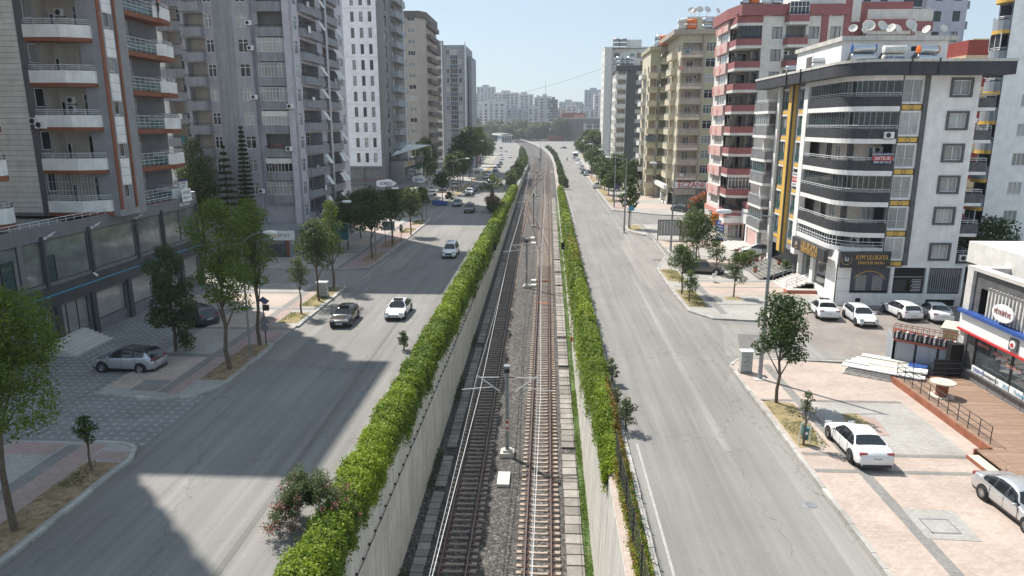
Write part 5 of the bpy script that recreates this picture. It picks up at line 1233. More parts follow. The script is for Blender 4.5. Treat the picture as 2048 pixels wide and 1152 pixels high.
# --- solar water heaters and dishes on roofs
def heater(x, y, z, c1, label, rz=0.0, s=1.0, cap='white', txt=None):
    t = thing('water_heater', label, 'water heater', (x, y, z), rz, 'solar water heaters on the corner block roof'); t.scale = (s, s, s)
    for i, (zz, yy) in enumerate(((1.35, 0), (.62, .05))):
        b = MB(); T = Matrix.Translation((0, yy, zz)) @ Matrix.Rotation(R(90), 4, 'Y')
        b.lathe([(.02, -.95), (.27, -.93), (.33, -.86), (.33, .86), (.27, .93), (.02, .95)], c1, 18, T); link('tank', b.mesh('tank', True), t)
    for s_ in (-1, 1):
        b = MB(); b.tube((s_ * .8, -.3, 0), (s_ * .8, .02, 1.6), .03, 'galv'); b.tube((s_ * .8, .5, 0), (s_ * .8, .02, 1.6), .03, 'galv'); link('stand', b.mesh('stand'), t)
        b = MB(); b.lathe([(.34, s_ * .87), (.34, s_ * .95), (.02, s_ * 1.0)], cap, 16, Matrix.Translation((0, 0, 1.35)) @ Matrix.Rotation(R(90), 4, 'Y')); link('end_cap', b.mesh('end_cap'), t)
    b = MB(); T = Matrix.Translation((0, 1.2, .55)) @ Matrix.Rotation(R(-38), 4, 'X'); b.box(-.9, -.9, -.04, .9, .9, .04, 'navy', T); b.box(-.95, -.95, -.05, .95, .95, -.03, 'galv', T); link('panel', b.mesh('panel'), t)
    if txt: text('lettering', txt, .28, 'blue', t, (0, -.31, .62), (R(90), 0, 0), .01)
    return t
ZR = 21.76
heater(28.3, 86, ZR, 'stainless', 'steel water heater farthest left on the corner block roof', R(-20), .85)
heater(28.6, 81.8, ZR, 'stainless', 'blue tinted steel water heater second from left on the roof edge', R(-15), 1.0, 'blue_tarp')
heater(27.0, 74.2, ZR, 'white', 'small white water heater left of the white roof house', R(-10), .8)
heater(28.3, 67.6, ZR, 'stainless', 'tall steel water heater before the corner of the white roof house', R(-8), 1.08, 'blue_tarp')
heater(31.0, 67.6, ZR, 'dirt_white', 'cream lettered water heater in the middle before the roof house', 0, 1.0, 'white', 'SAFİR ÖRNEK')
heater(34.1, 67.9, ZR, 'stainless', 'water heater with orange end caps before the roof house', R(8), 1.0, 'orange')
def dish_mesh():
    if 'dish' in CACHE: return CACHE['dish']
    b = MB(); T = Matrix.Translation((0, 0, .95)) @ Matrix.Rotation(R(62), 4, 'X')
    b.lathe([(.001, 0), (.2, .02), (.35, .06), (.48, .12), (.5, .12), (.36, .045), (.2, .0), (.001, -.02)], 'pale_wall', 18, T)
    b.tube((0, .02, 0), (0, .02, .95), .03, 'galv'); b.tube(T @ Vector((0, -.46, .12)), T @ Vector((0, 0, .5)), .015, 'galv', 4); b.tube(T @ Vector((-.4, .2, .12)), T @ Vector((0, 0, .5)), .01, 'galv', 4)
    CACHE['dish'] = b.mesh('satellite_dish', True); return CACHE['dish']
def dish(x, y, z, label, rz=0, s=1, group='satellite dishes on the roofs'):
    s *= .72; o = link('satellite_dish', dish_mesh(), None, (x, y, z), rz); o.scale = (s, s, s); tag(o, label, 'satellite dish', group); return o
dl = ['leftmost satellite dish on the white roof house', 'second satellite dish from left on the white roof house', 'large satellite dish third from left on the roof house', 'tilted satellite dish fourth from left on the roof house', 'satellite dish lying low in the middle of the roof house', 'satellite dish just right of the middle of the roof house', 'large upright satellite dish right of middle on the roof house', 'small satellite dish beside the large upright one', 'low satellite dish near the right end of the roof house', 'rightmost satellite dish on the white roof house']
for i, (x, s) in enumerate(((28.4, 1.1), (29.6, .9), (30.2, 1.6), (31.0, 1.4), (32.1, 1.2), (32.9, 1.2), (33.6, 1.5), (34.1, 1.0), (35.6, 1.1), (36.6, 1.0))): dish(x, 70.6 + (i % 3) * .5, 24.5, dl[i], R((-30, 20, -10, 15, -50, 25, 5, 30, -60, 10)[i]), s)

# --- R2, pink and dark red block
P_ = Bld('white and dark red block with pink diamond panels and red balconies', (35, 108, 0))
F2 = 2.85; Z2 = [27.9 - .95 - F2 * 8 + F2 * k for k in range(10)]; H2 = 30.6
WP = Face(25.2, 0, -90); SP = Face(0, 100, 0)
wins = [(-109.4, z + .95, 4.6, 1.4, 3, 0, 'frame_white', 'pane_curtain') for z in Z2[1:]] + [(-109.4, Z2[0] + .95, 4.6, 1.4, 4, 0, 'frame_white', 'pane')]
P_.winwall(WP, -112, -103.6, 3.9, H2, wins, 'pale_wall')
dia = MB(); dia.v = [(0, -.03, .62), (-.95, -.03, 0), (0, -.03, -.62), (.95, -.03, 0), (0, 0, .66), (-1.0, 0, 0), (0, 0, -.66), (1.0, 0, 0)]
for q in ((0, 1, 2, 3), (0, 4, 5, 1), (1, 5, 6, 2), (2, 6, 7, 3), (3, 7, 4, 0)): dia.f.append(q); dia.m.append(dia.mi('rose'))
dia_me = dia.mesh('diamond')
for z in Z2[1:]:
    P_.fbox('pink_panel', WP, -111.2, -104.0, z - .55, z + .85, .0, .35, 'pink_wall')
    P_.put('diamond', dia_me, WP, -107.4, .36, z + .15); P_.fbox('rose_strip', WP, -111.15, -110.3, z - .3, z + .6, .352, .4, 'rose')
# corner balconies facing the camera
ops = [(25.6, z + .05, 2.55, 2.4, 1.6, 'pale_wall', 'pale_wall') for z in Z2]
P_.wall(Face(0, 103.6, 0), 25.2, 28.4, 3.9, H2, [(25.5, z + .05, 2.6, 2.35, 1.4, 'wall_cream', 'wall_cream') for z in Z2], 'pale_wall')
for i, z in enumerate(Z2):
    P_.balcony(Face(0, 103.6, 0), 25.1, z - .1, [(0, 0), (0, 3.4), (1.1, 3.9), (3.25, 3.9), (3.25, 0)], .85, 'red_wall', under=.35, umat='pale_wall', rail=2, rh=.35, railm='rail_dark')
    P_.window(Face(0, 105, 0), 26.6, z + .1, 1.3, 2.1, .03, 2, 0, 'frame_white', 'pane_dark'); P_.window(Face(0, 105, 0), 25.7, z + .3, .6, 1.8, .03, 1, 0)
    if i in (0, 8, 9): P_.window(Face(0, 103.6, 0), 25.3, z + .78, 2.9, 1.65, 3.55, 6, .75, 'frame_dark', 'pane_dark', name='glazing')
    if i == 1: P_.window(Face(0, 103.6, 0), 25.3, z + .78, 2.9, 1.65, 3.55, 6, .75, 'frame_white', 'pane_dark', name='glazing')
    if i in (2, 4, 7): P_.ac(Face(0, 105, 0), 25.6, z + 1.75, .03)
P_.box('corner_wall', 25.2, 103.6, 0, 25.45, 104, H2, 'pale_wall')
P_.wall(Face(28.4, 0, -90), -103.6, -100, 3.9, H2, [(-102.6, z + .4, 1.5, 1.7, .2, 'pane_dark') for z in Z2], 'blue_grey')
# main camera-facing wall
wins = []; logs = []
for i, z in enumerate(Z2):
    wins += [(29.7, z + .75, 1.35, 1.5, 2, 0, 'frame_dark', 'pane_curtain'), (34.5, z + .75, 1.3, 1.5, 2, 0, 'frame_dark', 'pane_curtain'), (37.3, z + .75, 1.3, 1.5, 2, 0, 'frame_dark', 'pane_curtain')]
    logs += [(31.5, z + .1, 2.6, 2.3, 1.3, 'wall_mgrey', 'pale_wall')]
P_.winwall(SP, 28.4, 39.4, 3.9, H2, wins, 'pale_wall', logs)
for i, z in enumerate(Z2):
    P_.balcony(SP, 31.2, z - .1, [(0, 0), (.3, 1.1), (2.9, 1.1), (3.1, 0)], .85, 'red_wall', under=.35, umat='pale_wall', rail=2, rh=.32, railm='rail_dark')
    if i == 9: P_.window(SP, 31.5, z + .78, 2.5, 1.65, .95, 5, .6, 'frame_white', 'pane_dark', name='glazing')
    if i % 2: P_.ac(Face(0, 101.3, 0), 31.7, z + 1.6, .03)
P_.fbox('red_stripe', SP, 36.0, 36.9, 3.9, H2 + 1.4, .003, .12, 'red_wall'); P_.fbox('red_stripe', SP, 38.9, 39.8, 3.9, H2 + 6, .003, .14, 'red_wall')
cr = [(24.6, 112.4), (24.6, 104), (25.4, 99.4), (28.6, 99.4), (28.7, 99.75), (39.5, 99.75), (39.5, 112.4)]
b = MB(); b.prism(cr, H2, H2 + 1.4, 'red_wall', 'roof'); P_.part('parapet', b)
P_.box('inner_core', 26.7, 105.2, 0, 39.3, 112, H2, 'pale_wall'); 
# setback right part, taller, dark red
S3 = Face(0, 105, 0)
P_.wall(S3, 39.4, 50, 0, 33, [(40.3, 27.6, .8, 2.2, .3, 'pane_dark')], 'red_wall'); 
P_.wall(Face(0, 103.4, 0), 43.3, 52, 0, 31.8, [(44.0, 25.8, 4.6, 2.3, .3, 'pane_dark'), (50.0, 25.8, 1.7, 2.0, .2, 'pane_curtain')], 'pale_wall')
for k in range(9): P_.fbox('mullion', Face(0, 103.4, 0), 44.0 + k * .55, 44.06 + k * .55, 25.8, 28.1, -.25, -.2, 'steel')
P_.fbox('red_fascia', Face(0, 103.4, 0), 43.0, 49.2, 29.0, 30.4, .003, .9, 'red_wall'); P_.fbox('red_fascia', Face(0, 103.4, 0), 49.2, 52.0, 29.0, 30.2, .003, .3, 'red_wall'); P_.fbox('white_fascia', Face(0, 103.4, 0), 43.2, 49.0, 28.5, 28.98, .003, .7, 'pale_wall'); P_.fbox('red_stripe', Face(0, 103.4, 0), 48.9, 49.8, 20, 29, .003, .12, 'red_wall')
P_.fbox('sheet', S3, 39.9, 43.0, 30.4, 33.5, .01, .05, 'canvas')
b = MB(); b.quad((52, 103.4, 0), (52, 112, 0), (52, 112, 31.8), (52, 103.4, 31.8), 'pale_wall'); b.quad((39.4, 105, 33), (50, 105, 33), (50, 112, 33), (39.4, 112, 33), 'roof'); P_.part('wall', b)
P_.box('upper_wall', 34, 103, H2 + 1.4, 39.2, 112, H2 + 5, 'pale_wall')
# ground floor
P_.wall(WP, -112, -103.6, 0, 3.9, [(-111, .2, 6.5, 2.6, .3, 'shop_glass_grey')], 'pale_wall', name='shop_front')
P_.wall(Face(0, 100, 0), 25.2, 39.4, 0, 3.9, [(25.7, .9, 1.5, 2.4, .2, 'shop_glass_grey'), (27.3, .9, .8, 2.5, .2, 'black')], 'pale_wall', name='shop_front')
P_.fbox('sign_band', Face(25.2, 0, -90), -112, -99.9, 2.95, 3.75, .003, .25, 'white'); P_.fbox('rose_line', Face(25.2, 0, -90), -112, -99.9, 2.75, 2.93, .003, .3, 'rose'); P_.fbox('rose_line', Face(25.2, 0, -90), -112, -99.9, 3.76, 4.5, .003, .3, 'rose')
P_.fbox('sign_band', Face(0, 99.9, 0), 24.95, 28.2, 3.0, 3.75, .003, .2, 'white'); P_.fbox('rose_line', Face(0, 99.9, 0), 24.95, 28.2, 2.8, 2.98, .003, .24, 'rose')
b = MB(); b.box(24.3, 102.6, 2.2, 24.95, 104.4, 4.0, 'orange'); b.box(24.5, 102.55, 2.7, 24.8, 102.6, 3.4, 'yellow_trim'); P_.part('orange_sign', b)
banner('shop_banner', 'tall blue and white hanging banner on the pink shop corner', (24.8, 101.0, .6), R(-60), 1.7, 2.6, [(.62, 'blue'), (.3, 'white'), (.08, 'blue')], [('BUL', .4, 0, 2.25, 'white'), ('MOBİLYA', .34, 0, 1.75, 'white'), ('KOLTUK', .34, 0, 1.3, 'white'), ('0322', .4, 0, .6, 'navy')])
# annex shop with curved white sign and dark sign board
AN = Bld('low pink fronted shop with dark lettered signboard beside the red block', (29, 94, 0), 'shop', 'shop')
AN.box('wall', 27.6, 91.3, 0, 32, 99.9, 5.4, 'pink_wall'); AN.box('parapet', 27.4, 96.5, 5.4, 32, 99.95, 6.1, 'red_wall')
AN.fbox('white_door_frame', Face(27.6, 0, -90), -97.6, -97.0, .2, 4.0, .003, .15, 'white'); AN.fbox('door', Face(27.6, 0, -90), -98.6, -97.7, .2, 3.0, .003, .06, 'black')
b = MB(); b.strip([(27.5, 99.8), (27.1, 98.6), (27.5, 97.0)], .2, 3.2, 5.2, 'white'); AN.part('curved_sign', b)
AN.fbox('signboard', Face(27.6, 0, -90), -96.6, -91.4, 3.3, 4.9, .003, .3, 'podium_grey')
text('lettering', 'Ahmet Ulusoy', .95, 'white', AN.root, (27.27, 94.0, 4.2), (R(90), 0, R(-90)), .02, squeeze=.85); text('lettering', 'mağazaları', .4, 'white', AN.root, (27.27, 92.6, 3.55), (R(90), 0, R(-90)), .02)
b = MB()
for k in range(4): b.box(24.6 + k * .5, 93.5, .12, 27.55, 99.6, .12 + .16 * (k + 1), 'marble_step')
tag(link('entrance_steps', b.mesh('entrance_steps')), 'pale pink marble steps before the pink fronted shop', 'steps')
b = MB()
for k in range(4): b.box(23.4 + k * .5, 101.5, .12, 25.1, 107.5, .12 + .16 * (k + 1), 'marble_step')
tag(link('entrance_steps', b.mesh('entrance_steps')), 'steps with a dark flank below the blue and white banner', 'steps')
b = MB(); b.box(25.6, 91.9, .12, 27.0, 93.2, .5, 'terracotta'); tag(link('planter', b.mesh('planter')), 'low brick planter at the foot of the pink shop steps', 'planter')

# --- R3, yellow and taupe block
Y3 = Bld('yellow and taupe apartment block with stacked balconies and roof dishes', (31, 165, 0))
YY = 150; SY = Face(0, YY, 0); F3 = 3.05; Z3 = [30.5 - .2 - F3 * 9 + F3 * k for k in range(10)]; H3 = 34.2
wins = []; logs = []
for i, z in enumerate(Z3):
    wins += [(30.5, z + .7, 1.9, 1.7, 2 + (i % 2), .7, 'frame_white', 'pane')]
    logs += [(25.9, z + .1, 3.7, 2.2, 1.4, 'peach_wall', 'peach_wall'), (34.2, z + .1, 4.3, 2.3, 1.2, 'taupe_wall', 'taupe_wall')]
Y3.winwall(SY, 25.4, 39.2, 3.5, H3, wins, 'olive_wall', logs)
for i, z in enumerate(Z3):
    Y3.balcony(SY, 25.4, z - .1, [(0, 0), (0, 1.2), (4.3, 1.2), (4.3, 0)], .7, 'taupe_wall', under=.45, umat='peach_wall' if i % 2 else 'taupe_wall', rail=1, rh=.2, railm='rail_white')
    Y3.balcony(SY, 34.0, z - .1, [(0, 0), (0, .9), (4.8, .9), (4.8, 0)], .7, 'taupe_wall', under=.45, rail=1, rh=.2, railm='rail_dark')
    bf = Face(0, YY + 1.4, 0); Y3.window(bf, 26.9, z + .2, 1.3, 1.9, .03, 2, 0, 'frame_white', 'pane_dark')
    Y3.window(Face(0, YY + 1.2, 0), 34.8, z + .5, 3.2, 1.7, .03, 4, .7, 'frame_white', 'pane')
    if i in (5, 7): Y3.ac(bf, 28.5, z + 1.6, .03)
    if i in (2, 6): Y3.ac(SY, 32.5, z + .3, .03)
for x in (29.75, 33.3): Y3.fbox('pilaster', SY, x, x + .4, 3.5, H3, .003, .5, 'taupe_wall')
Y3.fbox('sign_band', SY, 25.3, 33.5, 3.6, 4.9, .3, .6, 'white')
text('lettering', 'ECZANE', 1.5, 'red', Y3.root, (29.0, YY - .63, 4.25), (R(90), 0, 0), .03); text('lettering', 'A', 1.9, 'navy', Y3.root, (29.75, YY - .66, 4.25), (R(90), 0, 0), .03) if 0 else None
Y3.wall(SY, 25.4, 39.2, 0, 3.5, [(25.8, .2, 5.6, 3.1, .4, 'shop_glass_grey'), (32, .2, 6.5, 3.1, .6, 'black')], 'taupe_wall', name='shop_front')
# west side, stepped bays
WY = Face(25.4, 0, -90); xs0 = 25.4
wins = []; logs = []
for z in Z3:
    wins += [(-152.2, z + .7, 1.2, 1.5), (-161.5, z + .7, 1.6, 1.6, 3), (-174.5, z + .7, 1.6, 1.5), (-187, z + .7, 2, 1.6, 3)]
    logs += [(-159.2, z + .1, 5.6, 2.2, 1.3, 'peach_wall', 'peach_wall'), (-171.5, z + .1, 6.5, 2.2, 1.3, 'peach_wall'), (-183.5, z + .1, 6.5, 2.2, 1.3, 'peach_wall'), (-196.5, z + .1, 6.5, 2.2, 1.3, 'peach_wall')]
Y3.winwall(WY, -200, -150, 3.5, H3, wins, 'yellow_wall', logs)
for i, z in enumerate(Z3):
    for q, (y, w, mt) in enumerate(((159.6, 6.2, 'yellow_wall'), (172, 7.2, 'olive_wall'), (184, 7.2, 'yellow_wall'), (197, 7.2, 'peach_wall'))):
        Y3.balcony(WY, -y, z - .1, [(0, 0), (.1, 1.2 + .2 * (q % 2)), (w - .1, 1.2 + .2 * (q % 2)), (w, 0)], .75, mt, under=.45, umat='yellow_wall', rail=1, rh=.2, railm='rail_white')
    # camera-facing returns of the stepped bays
    Y3.window(Face(0, 171.9, 0), 22.4, z + .75, 1.6, 1.6, .9, 2, 0, 'frame_white', 'pane_green' if i == 2 else 'pane_dark') if 0 else None
Y3.root.location.x += 1.3
BY = Face(0, 166, 0)
Y3.winwall(BY, 23.0, 25.4, 3.5, H3 - 1.5, [(24.6, z + .75, .7, 1.4) for z in Z3[:-1]], 'olive_wall', [(23.2, z + .1, 1.2, 2.1, 1.0, 'peach_wall', 'yellow_wall') for z in Z3[:-1]])
for i, z in enumerate(Z3[:-1]):
    Y3.balcony(BY, 22.5, z - .1, [(0, 0), (0, 1.0), (2.1, 1.0), (2.1, 0)], .75, 'olive_wall' if i % 2 else 'yellow_wall', under=.45, umat='yellow_wall', rail=1, rh=.2)
    if i == 3: Y3.window(BY, 22.6, z + .75, 1.9, 1.45, .75, 3, 0, 'frame_dark', 'pane_green', name='glazing')
Y3.winwall(Face(23.0, 0, -90), -180, -166, 3.5, H3 - 1.5, [(-y, z + .7, 2.2, 1.5, 3) for z in Z3[:-1] for y in (170, 176)], 'yellow_wall')
for z in Z3[:-1]:
    Y3.balcony(Face(23.0, 0, -90), -178, z - .1, [(0, 0), (.2, 1.1), (6, 1.1), (6.2, 0)], .8, 'pale_wall', rail=1, rh=.2)
Y3.box('inner_core', 27, 152.0, 0, 39, 200, H3 - .2, 'yellow_wall'); Y3.box('inner_core', 23.2, 167.5, 0, 27, 180, H3 - 2.2, 'yellow_wall')
Y3.slab('parapet', [(25.1, 149.2), (39.4, 149.2), (39.4, 200.3), (25.1, 200.3)], H3, H3 + .9, 'taupe_wall', 'roof'); Y3.slab('parapet', [(22.6, 165.2), (25.1, 165.2), (25.1, 180.3), (22.6, 180.3)], H3 - 1.5, H3 - .7, 'olive_wall', 'roof')
Y3.box('stair_house', 29, 156, H3 + .9, 37, 166, H3 + 3.9, 'yellow_wall'); Y3.box('stair_house_roof', 28.7, 155.7, H3 + 3.9, 37.3, 166.3, H3 + 4.2, 'pale_wall')
Y3.wall(WY, -200, -150, 0, 3.5, [(-198 + k * 8, .2, 6.8, 3.0, .4, 'shop_glass') for k in range(6)], 'pale_wall', name='shop_front')
Y3.fbox('shop_sign', WY, -199, -150.5, 3.3, 4.2, .003, .7, 'white'); Y3.fbox('shop_awning', WY, -182, -170, 2.9, 3.3, .0, 1.6, 'blue_tarp')
rg = 'satellite dishes on the yellow block roof'
for i, (x, y, s) in enumerate(((29.6, 156.5, 2), (30.4, 156.8, 1.8), (31.3, 156.4, 2.1), (32.9, 156.6, 2.1), (35.0, 156.4, 1.7))): dish(x, y, H3 + 4.2, ['leftmost dish on the yellow stair house', 'second dish from left on the yellow stair house', 'middle dish on the yellow stair house', 'fourth dish from left on the yellow stair house', 'rightmost dish on the yellow stair house'][i], R(-30 + 17 * i), s, rg)
for i, (x, y, s) in enumerate(((36.8, 150.6, 2.0), (37.8, 151, 2.2))): dish(x, y, H3 + .9, ['left dish at the right roof edge of the yellow block', 'right dish at the right roof edge of the yellow block'][i], R(20 * i), s, rg)
def heater2(x, y, z, c, label, s=1.0):
    t = thing('water_heater', label, 'water heater', (x, y, z), 0, 'water heaters on the farther roofs'); t.scale = (s, s, s)
    for zz in (1.5, .6):
        b = MB(); b.lathe([(.02, -.8), (.36, -.78), (.36, .78), (.02, .8)], c, 12, Matrix.Translation((0, 0, zz)) @ Matrix.Rotation(R(90), 4, 'Y')); link('tank', b.mesh('tank', True), t)
    b = MB()
    for s_ in (-.7, .7): b.tube((s_, -.25, 0), (s_, -.25, 1.9), .05, 'galv', 4); b.tube((s_, .25, 0), (s_, .25, 1.9), .05, 'galv', 4)
    link('stand', b.mesh('stand'), t)
heater2(27.3, 152, H3 + .9, 'pale_wall', 'leftmost pale water heater on the yellow block front roof', 1.3); heater2(29.0, 151.5, H3 + .9, 'orange', 'rust red water heater on the yellow block roof', 1.2); heater2(32.0, 151.5, H3 + .9, 'stainless', 'steel water heater before the yellow stair house', 1.3)
heater2(34.2, 151.5, H3 + .9, 'pale_wall', 'pale water heater right of the steel one on the yellow block', 1.2); heater2(38.4, 151.5, H3 + .9, 'terracotta', 'brown water heater at the right edge of the yellow block roof', 1.3)
heater2(25.6, 170, H3 - .7, 'stainless', 'steel water heater on the lower left wing of the yellow block', 1.6); heater2(26.1, 167, H3 - .7, 'orange', 'orange water heater on the lower left wing of the yellow block', 1.4)
for i, x in enumerate((26.4, 27.4)): heater2(x, 101.5, H2 + 1.4, ('stainless', 'orange')[i], ('steel water heater on the red parapet corner', 'orange water heater behind the red parapet corner')[i], .9)
heater2(30.5, 101.5, H2 + 1.4, 'stainless', 'steel water heater midway on the red block roof', .9); heater2(29.1, 101.5, H2 + 1.4, 'pale_wall', 'white water heater on the red block roof', .8)

# --- R4 dark green-grey with pale balconies, R5 pale tower behind
R4 = Bld('dark green grey block with pale curved balconies on its left side', (26, 238, 0))
Z4 = [4.5 + 2.95 * k for k in range(10)]; S4 = Face(0, 230, 0)
R4.winwall(S4, 24.6, 31, 0, 33.0, [(27.6, z + .8, 1.9, 1.2, 2, 0, 'frame_white', 'pane_curtain') for z in Z4], 'green_grey')
R4.wall(S4, 21.6, 24.6, 0, 33.0, [(21.9, z + .1, 2.5, 2.0, 1.2, 'wall_cream', 'pale_wall') for z in Z4], 'pale_wall')
for z in Z4: R4.balcony(S4, 20.8, z - .1, [(.8, -1.5), (0, .2), (.3, 1.2), (3.6, 1.2), (3.7, 0)], .8, 'pale_wall', under=.4, rail=1, rh=.2)
R4.wall(Face(21.6, 0, -90), -246, -230, 0, 33, [(-y, z + .3, 2.5, 1.6, .3, 'pane_dark') for z in Z4 for y in (234, 240, 245)], 'pale_wall')
R4.slab('parapet', [(21.2, 229.4), (31.3, 229.4), (31.3, 246), (21.2, 246)], 33, 34.6, 'podium_dark', 'roof'); R4.box('stair_house', 22.5, 233, 34.6, 29, 240, 37, 'pale_wall')
b = MB(); b.quad((31, 230, 0), (31, 246, 0), (31, 246, 33), (31, 230, 33), 'green_grey'); b.quad((31, 246, 0), (21.6, 246, 0), (21.6, 246, 33), (31, 246, 33), 'green_grey'); R4.part('wall', b)
for i, x in enumerate((22.4, 24.0, 25.6)): heater2(x, 231.5, 34.6, 'stainless', ('left', 'middle', 'right')[i] + ' steel water heater on the dark green grey block', 1.5)
R5 = Bld('tall pale tower standing behind the dark green grey block', (30, 305, 0))
Z5 = [6 + 3.0 * k for k in range(13)]; S5 = Face(0, 290, 0)
R5.wall(S5, 22.2, 25.0, 0, 46, [], 'pale_wall')
R5.winwall(Face(0, 293, 0), 25.0, 40, 0, 46, [(26.0, z + .5, 2.3, 1.8, 3) for z in Z5] + [(32.5, z + .8, 1.6, 1.3) for z in Z5], 'pale_wall', [(35.0, z + .1, 2.6, 2.3, 1, 'taupe_wall') for z in Z5])
R5.wall(Face(22.2, 0, -90), -306, -290, 0, 46, [(-y, z + .5, 1.6, 1.5, .2, 'pane_dark') for z in Z5 for y in (296, 302)], 'pale_wall')
b = MB(); b.quad((25, 290, 0), (25, 293, 0), (25, 293, 46), (25, 290, 46), 'pale_wall'); b.quad((22.2, 290, 46), (25, 290, 46), (40, 293, 46), (22.2, 306, 46), 'roof'); b.quad((40, 306, 0), (22.2, 306, 0), (22.2, 306, 46), (40, 306, 46), 'pale_wall'); R5.part('wall', b)
R5.box('stair_house', 31, 295, 46, 37, 300, 49.5, 'pale_wall'); R5.box('roof_slab', 22.1, 293, 45.9, 40.2, 306, 46.6, 'pale_wall')
for z in Z5: R5.balcony(Face(0, 293, 0), 25.6, z - .2, [(0, 0), (0, 1.2), (3.1, 1.2), (3.1, 0)], .7, 'pale_wall')
for i, (x, y) in enumerate(((27.0, 294.5), (29.5, 294.5))): heater2(x, y, 46.6, 'galv', ('left', 'right')[i] + ' water heater on the tall pale tower', 1.8)

# --- lilac white tower behind, red star block, white right-edge block
R6 = Bld('lilac white tower with dark framed windows rising behind the red block', (62, 128, 0))
S6 = Face(0, 120, 0); Z6 = [4 + 3.05 * k for k in range(17)]
wins = [(x, z + .9, 1.15, 1.55, 2, 0, 'frame_dark', 'pane') for z in Z6[4:] for x in (60.4, 63.3)] + [(x, z + .9, 1.15, 1.3, 2, 0, 'frame_dark', 'pane') for z in Z6[6:] for x in (49.4, 52.0)]
R6.winwall(S6, 42, 65.4, 0, 56, wins, 'lilac_white', [(55.6, z + .1, 2.9, 2.8, .3, 'pane_dark') for z in Z6[7:]])
R6.fbox('stripe', S6, 58.9, 59.6, 0, 56, .003, .4, 'lilac')
for z in Z6[3:]: R6.balcony(Face(65.4, 0, 90), 120.8, z, [(0, 0), (0, .8), (3, .8), (3, 0)], 1.0, 'wall_mgrey')
b = MB(); b.quad((65.4, 120, 0), (65.4, 135, 0), (65.4, 135, 56), (65.4, 120, 56), 'lilac_white'); b.quad((65.4, 135, 0), (42, 135, 0), (42, 135, 56), (65.4, 135, 56), 'lilac_white'); b.quad((42, 120, 56), (65.4, 120, 56), (65.4, 135, 56), (42, 135, 56), 'roof'); b.quad((42, 135, 0), (42, 120, 0), (42, 120, 56), (42, 135, 56), 'lilac_white'); R6.part('wall', b)
R7 = Bld('red and cream block decorated with white stars on the right', (60, 100, 0))
S7 = Face(0, 95, 0); Z7 = [4.5 + 2.9 * k for k in range(8)]
R7.winwall(S7, 52.8, 66, 0, 26.4, [(56.3, z + .5, 1.1, 1.9, 1, 0, 'frame_white', 'pane_dark') for z in Z7] + [(60, z + .5, 1.6, 1.6) for z in Z7], 'star_red')
R7.slab('parapet', [(52.2, 94.4), (66, 94.4), (66, 110), (52.2, 110)], 25.0, 26.8, 'star_red', 'roof'); R7.box('cornice', 52.0, 94.2, 24.5, 66.1, 110, 24.98, 'cream2')
for i, z in enumerate(Z7): 
    if i % 2: R7.fbox('cream_panel', S7, 53.0, 55.7, z - .2, z + 2.2, .003, .08, 'cream2')
star = MB(); sp = [((.62 if k % 2 == 0 else .25) * math.sin(2 * math.pi * k / 10), (.62 if k % 2 == 0 else .25) * math.cos(2 * math.pi * k / 10)) for k in range(10)]
for k in range(10): a_, c_ = sp[k], sp[(k + 1) % 10]; star.poly([(0, -.06, 0), (a_[0], -.03, a_[1]), (c_[0], -.03, c_[1])][::-1], 'white')
star_me = star.mesh('star')
for i, z in enumerate(Z7):
    if i % 2 == 0: R7.put('star', star_me, S7, 54.7, .02, z + 1.0)
R7.put('star', star_me, S7, 54.9, .02, 22.6)
for z in Z7: R7.ac(S7, 55.3, z - .3, .1)
R7.box('inner_core', 53, 95.5, 0, 66, 109, 25, 'star_red')
dish(57.0, 95.5, 26.8, 'satellite dish on the red star block roof', R(30), 1.8)
b = MB(); b.box(57.2, 118, 0, 62, 124, 25, 'pale_wall') if 0 else b.box(66.5, 130, 0, 72, 136, 27.5, 'pale_wall')
for (dx, dy) in ((0, 0), (1.0, 0), (.5, .9)): b.tube((68.5 + dx, 132 + dy, 27.5), (68.9 + dx * .2, 132.3 + dy * .2, 37.5), .09, 'galv', 4)
for k in range(8): b.tube((68.5 + .1 * k, 132, 28 + k * 1.1), (69.5 - .05 * k, 132, 28.6 + k * 1.1), .06, 'galv', 4)
for z in (33, 35, 36.5): b.box(69.3, 131.6, z, 69.7, 131.8, z + 1.4, 'white')
tag(link('roof_antenna', b.mesh('roof_antenna')), 'lattice phone mast on a pale stair house behind the corner block', 'antenna mast')
M('wall_white_lit', (.92, .91, .89), streak=.06)  # white raised so the front face looks lit, light put into the colour
R8 = Bld('white block at the right edge with sunken curtained windows', (55, 80, 0))
S8 = Face(0, 75, 0); Z8 = [2.4 + 2.92 * k for k in range(12)]
R8.winwall(S8, 45.3, 54.2, 0, 40, [(47.4, z + 1.3, 1.35, 1.25, 3, 0, 'frame_white', 'pane_curtain', 'white') for z in Z8], 'wall_white_lit')
R8.fbox('dark_strip', S8, 52.3, 53.2, 0, 40, .003, .1, 'stone_dark')
W8 = Face(45.3, 0, -90)
R8.wall(W8, -77.3, -75, 0, 40, [(-77.1, z + .3, 1.8, 2.0, 1.0, 'black') for z in Z8], 'blue_grey_d')
for i, z in enumerate(Z8):
    R8.balcony(W8, -77.3, z - .1, [(0, 0)] + [(1.1 + 1.1 * math.cos(R(a)), .1 + .75 * math.sin(R(a))) for a in range(165, 14, -25)] + [(2.2, 0)], .95, 'blue_grey', under=.35, umat='yellow_trim', rail=2, rh=.3)
    if i in (1, 4, 7): R8.window(W8, -77.1, z + .9, 1.8, 1.6, .6, 2, 0)
